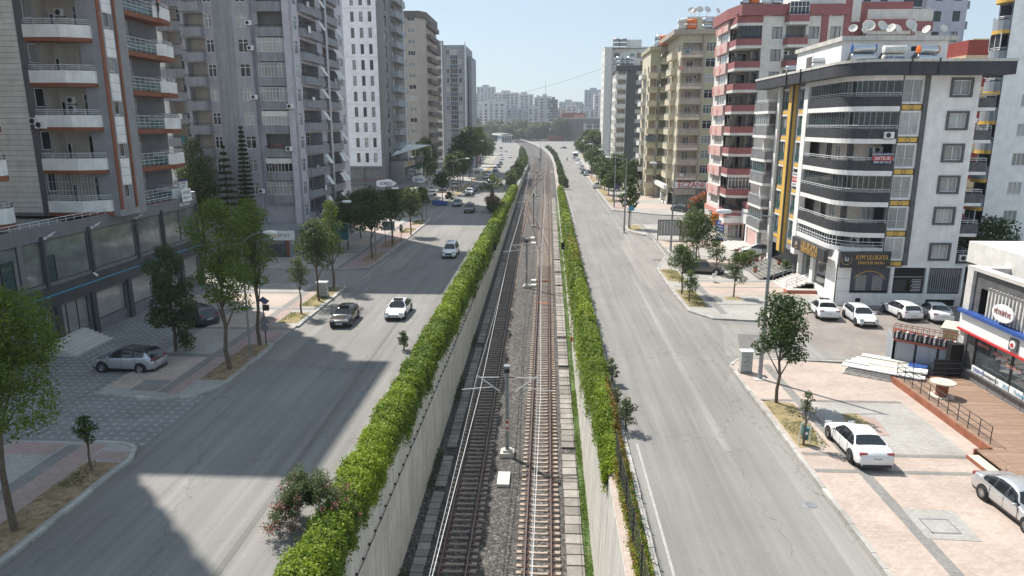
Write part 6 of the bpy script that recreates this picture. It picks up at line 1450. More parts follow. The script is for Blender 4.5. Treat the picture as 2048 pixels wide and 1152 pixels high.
b = MB(); b.quad((54.2, 75, 0), (54.2, 77.3, 0), (54.2, 77.3, 40), (54.2, 75, 40), 'wall_white'); b.quad((54.2, 77.3, 0), (45.3, 77.3, 0), (45.3, 77.3, 40), (54.2, 77.3, 40), 'wall_white'); b.quad((45.3, 75, 40), (54.2, 75, 40), (54.2, 77.3, 40), (45.3, 77.3, 40), 'roof'); R8.part('wall', b)
R8.box('inner_core', 46.5, 76.0, 0, 54, 77.1, 39.9, 'black')

# --- showroom with white band and slatted upper floor
V = Bld('bathroom showroom with concrete upper floor and white sign band over tall glass', (33, 36, 0), 'showroom', 'shop')
WV = Face(27.4, 0, -90)
ops = [(-45.0 + .0, 1.25, 1.0, 2.3, .05, 'podium_grey')]
V.wall(WV, -45.5, -15, 0, 7.5, [(-44.1, 1.2, 28.6, 2.35, .25, None), (-44.3, 4.85, 28.8, 1.65, .9, 'wall_white', 'black')], 'stone_dark')
V.fbox('base_panel_run', WV, -45.5, -15, 0, 1.1, .003, .1, 'podium_grey')
for k in range(20): V.fbox('panel_joint', WV, -45.2 + k * 1.55, -45.17 + k * 1.55, .05, 1.08, .1, .106, 'black')
V.fbox('sill', WV, -45.5, -15, 1.1, 1.2, -.1, .3, 'stone_dark')
for k in range(8): V.window(WV, -44.1 + k * 3.55, 1.22, 3.5, 2.3, -.1, 1, 0, 'frame_dark', 'shop_glass', name='shop_window')
b = MB(); b.box(27.12, 15, 3.62, 27.38, 45.6, 4.7, 'white'); V.part('sign_band', b); V.fbox('red_line', WV, -45.6, -15, 3.5, 3.62, .1, .4, 'red'); V.fbox('blue_line', WV, -45.6, -15, 4.7, 4.9, .05, .55, 'blue_tarp')
b = MB(); b.box(0, -.12, 0, .13, 0, 1.8, 'dirt_white'); b.box(0, -.14, 1.65, .13, -.121, 1.8, 'podium_grey'); sm = b.mesh('slat')
for k in range(80): V.put('slat', sm, WV, -43.4 + k * .33, .0, 4.92)
V.box('roof_edge', 27.2, 15, 7.5, 27.9, 45.7, 7.72, 'marble_step'); V.box('side_wall', 27.4, 45.2, 0, 40, 45.75, 7.6, 'dirt_white'); V.box('inner_core', 28.3, 15, 0, 42, 45, 7.0, 'wall_white')
V.box('roof_deck', 27.9, 15, 7.0, 42, 45.2, 7.15, 'beige_dark'); V.box('roof_house', 29.6, 41.5, 7.15, 42, 50, 8.6, 'pale_wall'); V.box('corner_pilaster', 27.2, 45.0, 0, 27.55, 45.65, 7.5, 'dirt_white')
def oval(y, z, lines, nm):
    b = MB(); b.prism([(.98 * math.cos(a), .52 * math.sin(a)) for a in [2 * math.pi * i / 28 for i in range(28)]], -.05, .05, 'white')
    o = link('oval_sign', b.mesh('oval_sign'), V.root, (27.0, y, z)); o.rotation_euler = (R(90), 0, R(-90))
    for s, dz in lines: text('lettering', s, .38 if len(lines) == 1 else .36, 'red_wall', V.root, (26.93, y, z + dz), (R(90), 0, R(-90)), .01, squeeze=.88)
oval(41.3, 5.65, [('VİTRİFİYE', 0)], 'a'); oval(38.2, 5.55, [('BANYO', .18), ('MUTFAK', -.18)], 'b')
b = MB(); b.box(27.0, 39.7, 3.75, 27.11, 40.4, 4.45, 'stone_dark'); V.part('emblem_plate', b); b = MB(); b.lathe([(.001, .03), (.2, .03), (.26, .0)], 'white', 16, Matrix.Translation((26.99, 40.05, 4.1)) @ Matrix.Rotation(R(-90), 4, 'Y')); b.lathe([(.001, .05), (.12, .05), (.13, .0)], 'red', 16, Matrix.Translation((26.985, 40.05, 4.1)) @ Matrix.Rotation(R(-90), 4, 'Y')); V.part('emblem', b)
text('lettering', 'KALE', .8, 'white', V.root, (26.98, 37.9, 4.1), (R(90), 0, R(-90)), .02) if 0 else None
for (y, z, s) in ((43.3, 3.0, 'SERAMİK'), (41.6, 2.9, 'ARMATÜR'), (40.3, 2.6, 'BATARYA')): text('lettering', s, .3, 'rose', V.root, (27.43, y, z), (R(90), 0, R(-90)), .002)
b = MB()
for k in range(6): b.box(27.2, 42.6 - k * 1.25, 1.22, 27.25, 43.75 - k * 1.25, 1.62, 'white')
V.part('brand_strip', b)
text('lettering', 'CREAVIT', .3, 'blue', V.root, (27.17, 43.0, 1.42), (R(90), 0, R(-90)), .003); text('lettering', 'KAREBANYO', .24, 'black', V.root, (27.17, 41.7, 1.42), (R(90), 0, R(-90)), .003); text('lettering', 'ECA', .3, 'blue_line', V.root, (27.17, 40.3, 1.42), (R(90), 0, R(-90)), .003); text('lettering', 'Turkuaz', .3, 'blue_line', V.root, (27.17, 39.1, 1.42), (R(90), 0, R(-90)), .003)

# washing and cloths hung out on balconies
lr = random.Random(21)
for B_, f, us, zs, d in ((B, EB, (93, 96, 103.5, 106), ZB, 1.0), (G_, SG, (-49.6, -48.2, -47), [5.6 + 2.9 * k for k in range(14)], 1.0), (P_, SP, (31.7, 32.8), Z2, 1.22), (Y3, SY, (26.2, 27.6, 35, 36.6), Z3, 1.3), (Y3, WY, (-157, -170, -181), Z3, 1.5)):
    for z in zs:
        for u in us:
            if lr.random() < .33:
                w = lr.uniform(.4, 1.1); h = lr.uniform(.35, .8); B_.fbox('laundry', f, u, u + w, z + .75 - h, z + .75, d, d + .03, lr.choice(['white', 'cloth_white', 'rose', 'blue_grey', 'cloth_teal', 'taupe_wall', 'cream2', 'navy']))

# ------------------------------------------------------------ vegetation
nr = np.random.default_rng(11)
def leaves_mesh(name, C, N, size, mat, aspect=.5, up=.35, droop=0.0, mats=None, midx=None):
    """one quad leaf per centre C (n,3); N are outward normals"""
    n = len(C); rv = nr.normal(size=(n, 3)); rv /= np.linalg.norm(rv, axis=1)[:, None]
    nm = N * .75 + rv * .8 + np.array([0, 0, up]); nm /= np.linalg.norm(nm, axis=1)[:, None]
    t = np.cross(nm, nr.normal(size=(n, 3))); t[:, 2] -= droop; t /= np.linalg.norm(t, axis=1)[:, None]
    t -= nm * (t * nm).sum(1)[:, None]; t /= np.linalg.norm(t, axis=1)[:, None]
    s_ = np.cross(nm, t); sz = size * nr.uniform(.65, 1.35, n)[:, None]
    V = np.empty((n, 4, 3)); V[:, 0] = C - t * sz; V[:, 1] = C + s_ * sz * aspect + nm * sz * .12; V[:, 2] = C + t * sz; V[:, 3] = C - s_ * sz * aspect + nm * sz * .12
    me = bpy.data.meshes.new(name); me.vertices.add(4 * n); me.vertices.foreach_set('co', V.reshape(-1).astype(np.float32))
    me.loops.add(4 * n); me.loops.foreach_set('vertex_index', np.arange(4 * n, dtype=np.int32)); me.polygons.add(n)
    me.polygons.foreach_set('loop_start', np.arange(0, 4 * n, 4, dtype=np.int32))
    for m_ in (mats or [mat]): me.materials.append(MATS[m_])
    if midx is not None: me.polygons.foreach_set('material_index', midx.astype(np.int32))
    me.update(); return me
def clump_points(cl, n_each, flat=.8):
    Cs, Ns = [], []
    for (x, y, z, r) in cl:
        k = max(20, int(n_each * r * r)); d = nr.normal(size=(k, 3)); d /= np.linalg.norm(d, axis=1)[:, None]
        rr = r * (nr.uniform(.35, 1.08, k) ** .55)[:, None]
        wob = 1 + .22 * np.sin(d[:, :1] * 5 + x * 3) * np.cos(d[:, 1:2] * 4 + y * 2)
        Cs.append(np.array([x, y, z]) + d * rr * wob * np.array([1, 1, flat])); Ns.append(d)
    return np.concatenate(Cs), np.concatenate(Ns)
VEG = {}
def tree_data(kind, h, r, base, leaf, mat, dens, seed, lean=.0):
    """crown of leaf clumps on limbs, tapered trunk; base = height where the crown starts"""
    rr = random.Random(seed); tr = MB(); 
    pts = [(0, 0, 0)]; nseg = 6; top = base + (h - base) * .62
    for i in range(1, nseg + 1): pts.append((rr.uniform(-.09, .09) * h * .12 + lean * i / nseg, rr.uniform(-.09, .09) * h * .12, top * i / nseg))
    r0 = .010 * h + .045
    for i in range(nseg): tr.tube(pts[i], pts[i + 1], r0 * (1 - .12 * i), 'bark', 8, r0 * (1 - .12 * (i + 1)), caps=False)
    cl = []; nl = 15 if r > 1.2 else 8
    for i in range(nl):
        a = 2.4 * i + rr.uniform(-.5, .5); f = (i + .5) / nl; z = base + (h - base) * (.12 + .78 * f)
        prof = math.sin(math.pi * (.26 + .62 * f)) ** .7 if kind != 'spread' else math.sin(math.pi * (.30 + .55 * f)) ** .6
        d = r * prof * rr.uniform(.35, .78); x, y = d * math.cos(a) + lean, d * math.sin(a); cr = r * rr.uniform(.36, .56) * (.7 + .35 * prof)
        z = min(z, h - cr * .6); cl.append((x, y, z, cr))
        zz = min(z - cr * .2, top); j = min(nseg, max(1, int(nseg * (zz * .8) / top))); tr.tube(pts[j], (x * .9, y * .9, z), r0 * .45, 'bark', 5, r0 * .15, caps=False)
    cl.append((lean, 0, h - r * .35, r * .42)); cl.append((lean * .6, 0, base + (h - base) * .45, r * .5))
    C, N = clump_points(cl, dens)
    return tr.mesh('trunk', True), leaves_mesh('crown', C, N, leaf, mat)
def tree(x, y, h, r, base, mat, label, kind='round', leaf=None, dens=None, name='street_tree', cat='tree', group='street trees', z0=.12, share=None, rz=0.0, lean=.0):
    dist = math.hypot(x, y); leaf = leaf or (.11 if dist < 60 else .15 if dist < 110 else .26 if dist < 200 else .4)
    dens = (dens or 260 * (.11 / leaf) ** 1.55) * (1.7 if dist < 60 else 1.35)
    t = thing(name, label, cat, (x, y, z0), rz, group)
    if share and share in VEG: tm, cm = VEG[share]; sc = (r / share[1], r / share[1], h / share[0]); 
    else:
        tm, cm = tree_data(kind, h, r, base, leaf, mat, dens, int(abs(x * 13 + y * 7)), lean); sc = (1, 1, 1)
        if share: VEG[share] = (tm, cm)
    a = link('trunk', tm, t); b_ = link('crown', cm, t); a.scale = sc; b_.scale = sc
    return t
# left kerb trees (from the camera outward)
def T(spec, r, basef, mat, label, **k): tree(spec[0], spec[1], spec[2], r, spec[2] * basef, mat, label, **k)
T((-21.89, 24.95, 10.52), 2.5, .46, 'leaf_acacia', 'large bright acacia in the nearest soil strip at the left frame edge', kind='spread', dens=560, leaf=.07)
T((-22.01, 30.15, 2.85), .62, .5, 'leaf_dark', 'small dark sapling at the end of the nearest soil strip', leaf=.07, dens=700)
T((-21.65, 44.64, 11.88), 2.05, .30, 'leaf_acacia', 'tall bright acacia in the soil strip opposite the silver crossover', kind='spread', dens=330, leaf=.09)
T((-27.44, 48.39, 8.10), 1.7, .14, 'leaf_dark', 'dark green tree with a low bushy crown behind the silver crossover', dens=380, leaf=.095)
T((-21.77, 50.12, 11.32), 1.6, .36, 'leaf_acacia', 'acacia beside the triangular road sign', dens=330, leaf=.09)
T((-21.72, 59.24, 5.17), .95, .48, 'leaf_olive', 'slender young tree before the grey utility cabinet', leaf=.08, dens=500)
T((-21.65, 63.96, 8.02), 1.75, .38, 'leaf_mid', 'broad olive green tree right beside the grey utility cabinet', leaf=.1)
T((-21.91, 69.63, 9.15), 1.35, .32, 'leaf_bright', 'sunlit yellow green tree beside the teal billboard', leaf=.1, dens=330)
T((-21.83, 85.72, 8.95), 2.5, .42, 'leaf_dark', 'dark tree by the curved kerb of the second block')
T((-26.53, 91.60, 7.10), 2.8, .36, 'leaf_dark', 'dark tree standing close to the purple tower entrance')
T((-27.49, 101.73, 6.88), 2.4, .45, 'leaf_dark', 'dark tree set back behind the curved kerb trees')
T((-21.49, 95.84, 8.34), 2.1, .42, 'leaf_mid', 'green tree behind the small white notice board')
T((-20.75, 98.44, 2.60), .35, .5, 'leaf_mid', 'thin sapling in the sunlit grass patch', leaf=.1)
T((-20.62, 104.96, 7.28), 1.9, .42, 'leaf_olive', 'olive green tree in front of the first cloud sign')
T((-21.84, 122.07, 5.87), 1.4, .5, 'leaf_mid', 'narrow tree at the far corner of the second block')
T((-22.74, 152.33, 6.48), 1.8, .5, 'leaf_dark', 'dark tree beyond the first side street opening on the left', group=None)
tree(-26.70, 48.42, 1.5, .85, .2, 'leaf_mid', 'low leafy shrub at the foot of the dark green tree', name='shrub', cat='shrub', group=None, leaf=.07, dens=420)
left_row = ['first tree of the dense left row beyond the awning', 'second tree of the dense left row beyond the awning', 'third tree of the dense left row beyond the awning', 'fourth tree of the dense left row, tall and dark', 'fifth tree of the dense left row, tallest', 'sixth tree of the dense left row with a yellowish crown', 'seventh tree of the dense left row', 'eighth tree of the dense left row', 'ninth tree of the dense left row near the white cars']
for i, (x, y, h, r, m_) in enumerate(((-23, 170, 9.5, 2.4, 'leaf_mid'), (-22.5, 178, 10, 2.6, 'leaf_dark'), (-23, 187, 10, 2.6, 'leaf_dark'), (-24.5, 205, 14, 3.4, 'leaf_dark'), (-24.5, 222, 16, 3.8, 'leaf_dark'), (-24, 240, 16, 3.4, 'leaf_bright'), (-26, 262, 14, 3.6, 'leaf_dark'), (-27, 285, 12, 3.4, 'leaf_dark'), (-29, 310, 11, 3.2, 'leaf_mid'))):
    tree(x, y, h, r, h * .42, m_, left_row[i])
for i, (x, y, h) in enumerate(((-33.5, 196, 13), (-31.5, 180, 12), (-34, 172, 8), (-30, 268, 9), (-33, 320, 12))):
    tree(x, y, h, 3.4, h * .3, 'leaf_dark', ['tree against the beige block wall', 'tree below the dark balconies of the beige block', 'low tree behind the roof sign stand', 'tree at the foot of the blue grey tower', 'tree beyond the low white roofed shops'][i])
# araucaria and cypress in the gap between the left towers
def conifer(x, y, h, r, label, mat='leaf_dark', tiers=16, z0=0.0):
    t = thing('pine_tree', label, 'tree', (x, y, z0), 0, None); b = MB(); b.tube((0, 0, 0), (0, 0, h * .97), .16, 'bark', 7, .03); link('trunk', b.mesh('trunk'), t)
    Cs, Ns = [], []
    for k in range(tiers):
        f = k / (tiers - 1); z = h * (.18 + .8 * f); rr_ = r * (1 - f) ** .8 + .12; n = 9
        for a in range(n):
            th = 2 * math.pi * a / n + k * .7; q = nr.uniform(.05, 1, 90); C = np.stack([rr_ * q * math.cos(th), rr_ * q * math.sin(th), z - .25 * rr_ * q + .22 * rr_ * q ** 3], 1) + nr.normal(scale=.07, size=(90, 3)); Cs.append(C); Ns.append(np.tile([0, 0, 1.], (90, 1)))
    link('crown', leaves_mesh('crown', np.concatenate(Cs), np.concatenate(Ns), .12, mat, .35), t)
conifer(-39.2, 84.5, 14.2, 2.0, 'layered araucaria pine between the shop podium and the purple tower')
conifer(-37.8, 86.8, 16.5, 1.3, 'narrow dark conifer behind the layered araucaria', tiers=26)
tree(-41.5, 82, 13, 2.4, 4, 'leaf_dark', 'dark tree behind the podium end wall', group=None); tree(-43.5, 86, 15, 2.2, 5, 'leaf_olive', 'olive tinted tree in the gap between the left towers', group=None)
# right side trees
T((14.02, 40.46, 6.89), 1.6, .36, 'leaf_dark', 'dark leaved tree in the near right soil strip beside the lamp post', dens=360, leaf=.095)
T((13.60, 34.63, 3.07), .42, .55, 'leaf_olive', 'thin pale sapling behind the teal litter bin', leaf=.06, dens=700)
T((18.38, 67.53, 4.18), 1.1, .3, 'leaf_dark', 'round dark tree in a small paving bed nearest the marble steps', leaf=.085, dens=420)
T((19.08, 78.10, 3.93), 1.05, .36, 'leaf_mid', 'round tree standing behind the grey saloon', leaf=.09, dens=380)
T((18.27, 85.08, 6.43), 2.5, .30, 'leaf_mid', 'large staked green tree between the parked cars and the billboard', kind='spread', dens=230, leaf=.11)
T((13.53, 68.53, 4.90), 1.5, .5, 'leaf_mid', 'forked young tree at the kerb near the tall lamp post', leaf=.09, dens=300)
T((13.64, 65.32, 3.16), 1.0, .3, 'leaf_mid', 'lowest bushy young tree at the right kerb', leaf=.08, dens=420)
T((13.45, 114.04, 8.70), 1.7, .36, 'leaf_mid', 'slim bright topped tree beside the teal street sign')
T((17.43, 90.08, 1.44), .7, .2, 'leaf_mid', 'small shrub in front of the white framed billboard', name='shrub', cat='shrub', group=None)
row = ['first tree of the right kerb row beyond the side street', 'second tree of the right kerb row', 'third tree of the right kerb row', 'fourth tree of the right kerb row', 'fifth tree of the right kerb row', 'sixth tree of the right kerb row', 'seventh tree of the right kerb row', 'eighth tree of the right kerb row']
for i, (x, y, h, r, m_) in enumerate(((14.8, 158, 6.5, 2.6, 'leaf_mid'), (14.8, 170, 7, 2.7, 'leaf_dark'), (15.0, 184, 7.5, 2.8, 'leaf_dark'), (15.2, 200, 8, 2.8, 'leaf_mid'), (15.4, 220, 9, 2.8, 'leaf_dark'), (16, 245, 9, 3.0, 'leaf_mid'), (16.5, 275, 9, 3.2, 'leaf_dark'), (17, 320, 10, 3.4, 'leaf_dark'))):
    tree(x, y, h, r, h * .38, m_, row[i])
for i, (x, y, h, r, m_) in enumerate(((19.5, 300, 14.5, 4.2, 'leaf_olive'), (20.5, 175, 8, 3.4, 'leaf_dark'), (21, 210, 8, 3.5, 'leaf_dark'), (19, 340, 14, 4.5, 'leaf_dark'), (25, 380, 14, 4.5, 'leaf_mid'))):
    tree(x, y, h, r, h * .32, m_, ['tall yellowish tree beside the pale far tower', 'broad dark tree behind the right kerb row', 'dark tree before the red shop front', 'dark tree at the far end of the right row', 'tree near the brown office block'][i])
# bougainvillea between the yellow and red blocks
t = thing('flowering_shrub', 'large bougainvillea with scarlet blossom between the yellow and red blocks', 'shrub', (29.4, 131, 0)); 
cl = [(-1.9, 0, 2.2, 1.5), (0, 0, 2.6, 2.0), (1.6, .3, 3.0, 1.7), (.8, -.6, 3.8, 1.3), (2.6, .4, 2.0, 1.6), (-1.2, -.4, 1.2, 1.4), (1.2, 0, 1.2, 1.8)]
C, N = clump_points(cl, 260); link('crown', leaves_mesh('crown', C, N, .17, 'leaf_dark'), t)
C, N = clump_points([(-2.0, -.4, 3.0, 1.0), (-.6, -.6, 3.9, 1.0), (.9, -.8, 4.6, 1.0), (2.3, -.4, 4.0, .9), (3.1, -.3, 2.9, .7), (-2.8, -.3, 1.9, .6), (0.2, -1.2, 3.2, .7)], 160)
link('blossom', leaves_mesh('blossom', C, N, .15, 'petal_red'), t); b = MB(); b.tube((0, 0, 0), (.2, 0, 2.2), .12, 'bark'); link('trunk', b.mesh('trunk'), t)
tree(31, 128.5, 6, 2.0, 1.2, 'leaf_mid', 'green shrub at the foot of the bougainvillea', name='shrub', cat='shrub', group=None)
# hedge and trees behind the parked cars
for i, (x, y, h, r) in enumerate(((41.0, 66, 6.5, 2.0), (43.2, 69, 8, 2.4), (40.6, 72, 7, 2.0), (42.5, 78, 9, 2.6))):
    tree(x, y, h, r, h * .25, 'leaf_dark', ['dark tree close behind the right end of the corner block', 'dark tree beside the boundary hedge in the passage', 'small dark tree deep in the passage', 'tall dark tree at the back of the passage'][i], group=None, z0=0)
def hedge_box(name, label, x0, y0, x1, y1, z0, z1, mat, dens, leaf, rz=0):
    t = thing(name, label, 'hedge', ((x0 + x1) / 2, (y0 + y1) / 2, z0)); n = int(dens * ((x1 - x0) * (y1 - y0) + 2 * (x1 - x0 + y1 - y0) * (z1 - z0)))
    C = nr.uniform(size=(n, 3)) * [x1 - x0, y1 - y0, z1 - z0] - [(x1 - x0) / 2, (y1 - y0) / 2, 0]; C += nr.normal(scale=.1, size=C.shape)
    link('foliage', leaves_mesh('foliage', C, np.tile([0, -.3, 1.], (n, 1)), leaf, mat), t)
hedge_box('hedge', 'clipped dark hedge behind the rightmost parked white saloon', 38.9, 58.5, 40.6, 64.5, 0, 1.6, 'leaf_dark', 90, .12)
# shrubs in pots beside the corner shop stairs
for i, (x, y, h, r) in enumerate(((23.4, 82.6, 1.7, .95), (24.6, 83.6, 1.9, 1.0), (23.2, 84.6, 1.5, .9), (26.3, 76.6, 2.1, .8))):
    tree(x, y, h, r, .3, 'leaf_bright' if i < 2 else 'leaf_mid', ['yellow green bush left of the grey shop steps', 'tall yellow green bush beside the steel handrail', 'bush nearest the white crossover by the pink shop', 'leafy plant at the top of the grey shop steps'][i], name='shrub', cat='shrub', group=None, leaf=.1, dens=300)
# palm on the left median
t = thing('palm_tree', 'fan palm with a skirt of dead fronds beside the left ivy hedge', 'tree', (-10.6, 136.5, 0)); b = MB(); b.tube((0, 0, 0), (0, 0, 4.4), .42, 'bark', 10, .32); link('trunk', b.mesh('trunk'), t)
def fronds(n, z, e0, e1, L, mat, nm):
    Cs, Ns = [], []; b = MB()
    for i in range(n):
        a = 2.399 * i; e = R(e0 + (e1 - e0) * nr.uniform()); s1 = L * nr.uniform(.8, 1.1); hub = Vector((math.cos(a) * math.cos(e), math.sin(a) * math.cos(e), math.sin(e))) * s1 * .55 + Vector((0, 0, z)); side = Vector((-math.sin(a), math.cos(a), 0)); fw = (hub - Vector((0, 0, z))).normalized()
        b.tube((0, 0, z), hub, .03, mat, 3, caps=False)
        for k in range(-7, 8):
            an = k / 7 * 1.15; d = (fw * math.cos(an) + side * math.sin(an)).normalized(); tip = hub + d * s1 * .55 + Vector((0, 0, -.22 * s1 * (.6 + abs(an)))); w = d.cross(Vector((0, 0, 1))).normalized() * .06
            mid = hub + d * s1 * .3; b.poly([tuple(hub), tuple(mid + w), tuple(tip), tuple(mid - w)], mat)
    link(nm, b.mesh(nm), t)
fronds(30, 4.7, -10, 80, 2.9, 'leaf_palm', 'crown'); fronds(34, 3.9, -75, -35, 2.6, 'palm_dry', 'dead_fronds')
tree(-10.2, 134.5, 2.0, 1.3, .2, 'leaf_mid', 'low bush under the fan palm', name='shrub', cat='shrub', group=None)

# ---- ivy hedges over the walls
def ivy(label, x_out, x_in, ztop, y0, y1, side, drape, seed, dens, mats, split):
    """x_out road side, x_in track side; drape(y) how far it hangs below the wall top"""
    rs = np.random.default_rng(seed); t = thing('ivy_hedge', label, 'hedge', ((x_out + x_in) / 2, (y0 + y1) / 2, 0), worldkids=True)
    xm = (x_out + x_in) / 2; hw = abs(x_out - x_in) / 2; sg = 1 if x_in > x_out else -1
    # inner body
    b = MB(); ys = np.arange(y0, y1 + .1, 2.0); prev = None
    for y in ys:
        w = 1 + .1 * math.sin(y * .9) + .07 * math.sin(y * 2.3 + 1); zt = ztop(y) * (1 + .06 * math.sin(y * 1.3)) - .18; dr = drape(y) * .7
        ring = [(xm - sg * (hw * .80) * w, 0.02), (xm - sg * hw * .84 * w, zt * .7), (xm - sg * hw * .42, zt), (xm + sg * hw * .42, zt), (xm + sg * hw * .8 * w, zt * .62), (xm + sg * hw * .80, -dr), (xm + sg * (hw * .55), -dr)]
        ring = [(p[0], y, p[1]) for p in ring]
        if prev:
            for i in range(len(ring) - 1):
                q = (prev[i], ring[i], ring[i + 1], prev[i + 1]); b.quad(*(q if sg > 0 else q[::-1]), mats[1])
        prev = ring
    link('vine_mass', b.mesh('vine_mass'), t)
    for (a, c, leaf, dn, nm) in split:
        n = int((c - a) * dn); y = rs.uniform(a, c, n); u = rs.uniform(0, 1, n) ** .9
        zt = np.array([ztop(v) for v in y]); dr = np.array([drape(v) for v in y]) * (1 + .3 * np.sin(y * 2.1 + 3 * np.sin(y * .7)) + .3 * np.sin(y * .83 + 2) + .15 * np.sin(y * 6.3)) 
        lump = 1 + .07 * np.sin(y * .9) + .06 * np.sin(y * 2.3 + 1) + .06 * np.sin(y * 5.1) + .06 * np.sin(u * 9 + y * 1.7) + .04 * np.sin(y * 11 + u * 23)
        # perimeter parameter: 0..0.25 road side up, 0.25..0.55 top, 0.55..1 down the track side
        X = np.where(u < .22, xm - sg * hw, np.where(u < .5, xm - sg * hw + sg * 2 * hw * (u - .22) / .28, xm + sg * hw))
        Z = np.where(u < .22, zt * u / .22, np.where(u < .5, zt, zt - (zt + dr) * ((u - .5) / .5) ** 1.25))
        rx = np.where(u < .22, -sg, np.where(u < .5, (u - .36) / .14 * sg, sg)); cornr = np.exp(-((u - .22) / .07) ** 2) + np.exp(-((u - .5) / .09) ** 2)
        X = X - rx * cornr * .22 * hw + rx * (lump - 1) * hw * 1.3; Z = Z - cornr * .16 * zt + (lump - 1) * np.where((u > .2) & (u < .55), 1.0, .2)
        X += rs.normal(scale=.09, size=n); Z += rs.normal(scale=.10, size=n); Y_ = y + rs.normal(scale=.05, size=n)
        hang = (u > .93); Z[hang] -= rs.uniform(0, .5, hang.sum()) * (np.sin(y[hang] * 3.7) > .2)
        N = np.stack([rx * np.where((u < .22) | (u > .5), 1, .5), np.zeros(n), np.where((u > .22) & (u < .5), 1, .25)], 1)
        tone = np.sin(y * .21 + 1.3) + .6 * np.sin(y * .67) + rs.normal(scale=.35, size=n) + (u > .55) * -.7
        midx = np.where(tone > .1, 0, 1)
        if len(mats) > 2: midx = np.where(np.array([mats[3](v, uu) for v, uu in zip(y, u)]) > rs.uniform(size=n), 2, midx)
        link('leaves', leaves_mesh('leaves', np.stack([X, Y_, Z], 1), N, leaf, None, .62, .25, .5, mats[:3] if len(mats) > 2 else mats, midx), t, kind=None)
    return t
ld = lambda y: max(.25, .35 + .55 * min(1, max(0, (y - 25) / 45)) + .5 * min(1, max(0, (y - 60) / 30)) - max(0, (y - 115) / 25)) + .22 * math.sin(y * .35)
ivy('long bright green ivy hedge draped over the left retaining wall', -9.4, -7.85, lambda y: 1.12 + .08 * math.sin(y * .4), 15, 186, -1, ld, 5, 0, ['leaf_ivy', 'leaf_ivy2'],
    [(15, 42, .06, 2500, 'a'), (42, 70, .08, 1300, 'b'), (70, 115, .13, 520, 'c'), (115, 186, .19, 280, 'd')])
rdp = lambda y: .25 if y < 36 else .25 + (y - 36) * .19 if y < 56 else 4.0 if y < 95 else max(.5, 4.0 - (y - 95) * .06)
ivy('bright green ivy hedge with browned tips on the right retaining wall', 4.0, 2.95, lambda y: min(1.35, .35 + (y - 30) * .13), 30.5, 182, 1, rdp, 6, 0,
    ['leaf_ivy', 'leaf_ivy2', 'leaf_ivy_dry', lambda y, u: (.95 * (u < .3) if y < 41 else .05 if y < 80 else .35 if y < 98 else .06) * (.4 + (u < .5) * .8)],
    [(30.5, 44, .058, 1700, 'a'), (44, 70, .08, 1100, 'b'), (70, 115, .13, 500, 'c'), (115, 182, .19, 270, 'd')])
ivy('thin browned creeper trailing along the mesh fence at the near right wall', 3.95, 3.5, lambda y: .75 + .25 * math.sin(y * 1.7), 19, 31, 1, lambda y: .03, 9, 0, ['leaf_ivy2', 'leaf_ivy', 'leaf_ivy_dry', lambda y, u: .5], [(19, 31.5, .05, 700, 'a')])
# pink oleander thicket at the near end of the left hedge
t = thing('flowering_shrub', 'arching shrub with pink blossom spilling over the left road edge', 'shrub', (-9.7, 26.2, 0)); b = MB(); arcs = []
for i in range(64):
    a = R(nr.uniform(120, 250)) if i < 30 else R(nr.uniform(0, 360)); L = nr.uniform(.7, 2.0); hh = nr.uniform(.9, 1.9); p = []
    for k in range(9): f = k / 8; p.append((L * f * math.cos(a), L * f * 1.1 * math.sin(a) + nr.normal() * .02, .5 + hh * math.sin(math.pi * min(1, f * .78 + .12)) - .3 * f * f))
    b.path(p, .008, 'bark', 3); arcs.append(p)
link('stem', b.mesh('stem'), t)
P_arr = np.array([q for p in arcs for q in p[1:]]); C = np.repeat(P_arr, 34, 0) + nr.normal(scale=.10, size=(len(P_arr) * 34, 3)); link('foliage', leaves_mesh('foliage', C, np.tile([0, 0, 1.], (len(C), 1)), .045, 'leaf_mid', .5), t)
tips = np.array([p[k] for p in arcs for k in (6, 8)]); C = np.repeat(tips, 16, 0) + nr.normal(scale=.07, size=(len(tips) * 16, 3)); link('blossom', leaves_mesh('blossom', C, np.tile([0, 0, 1.], (len(C), 1)), .038, 'petal_pink', .8), t)
# oleanders growing through the right hedge
for i, (x, y, h, r) in enumerate(((4.5, 36.2, 1.9, .6), (4.4, 43.5, 1.7, .5), (4.35, 39.6, 1.2, .4))):
    tree(x, y, h, r, .2, 'leaf_olive', ['grey green oleander leaning out of the right hedge over the road', 'smaller oleander sprouting farther along the right hedge', 'low oleander shoot between the two bigger ones'][i], name='shrub', cat='shrub', group=None, leaf=.075, dens=520, z0=.1)
tree(-10.6, 49.8, 1.5, .55, .2, 'leaf_dark', 'dark round bush pushing out of the left hedge beside the white saloon', name='shrub', cat='shrub', group=None, leaf=.07, dens=700, z0=0)
# median shrubs beyond the ivy
ml = 0
for s_, x0, ya, yb in ((-1, -9.8, 190, 420), (1, 4.6, 186, 520)):
    k = 0; y = ya
    while y < yb:
        tree(x0 + (shl(y) if s_ < 0 else sh(y)) + rnd.uniform(-.3, .3), y, rnd.uniform(2.2, 4.2) * (1 if s_ < 0 else .62), rnd.uniform(1.3, 2.0) * (1 if s_ < 0 else .58), .3, ('leaf_olive', 'leaf_mid', 'leaf_dark')[k % 3], 'shrub in the row lining the %s side of the far tracks' % ('left' if s_ < 0 else 'right'), name='shrub', cat='shrub', group='shrubs lining the %s side of the far tracks' % ('left' if s_ < 0 else 'right'), share=(3.0, 1.6) + (k % 3,), leaf=.26)
        y += rnd.uniform(4.5, 8.5) * (1 if y < 300 else 1.6); k += 1
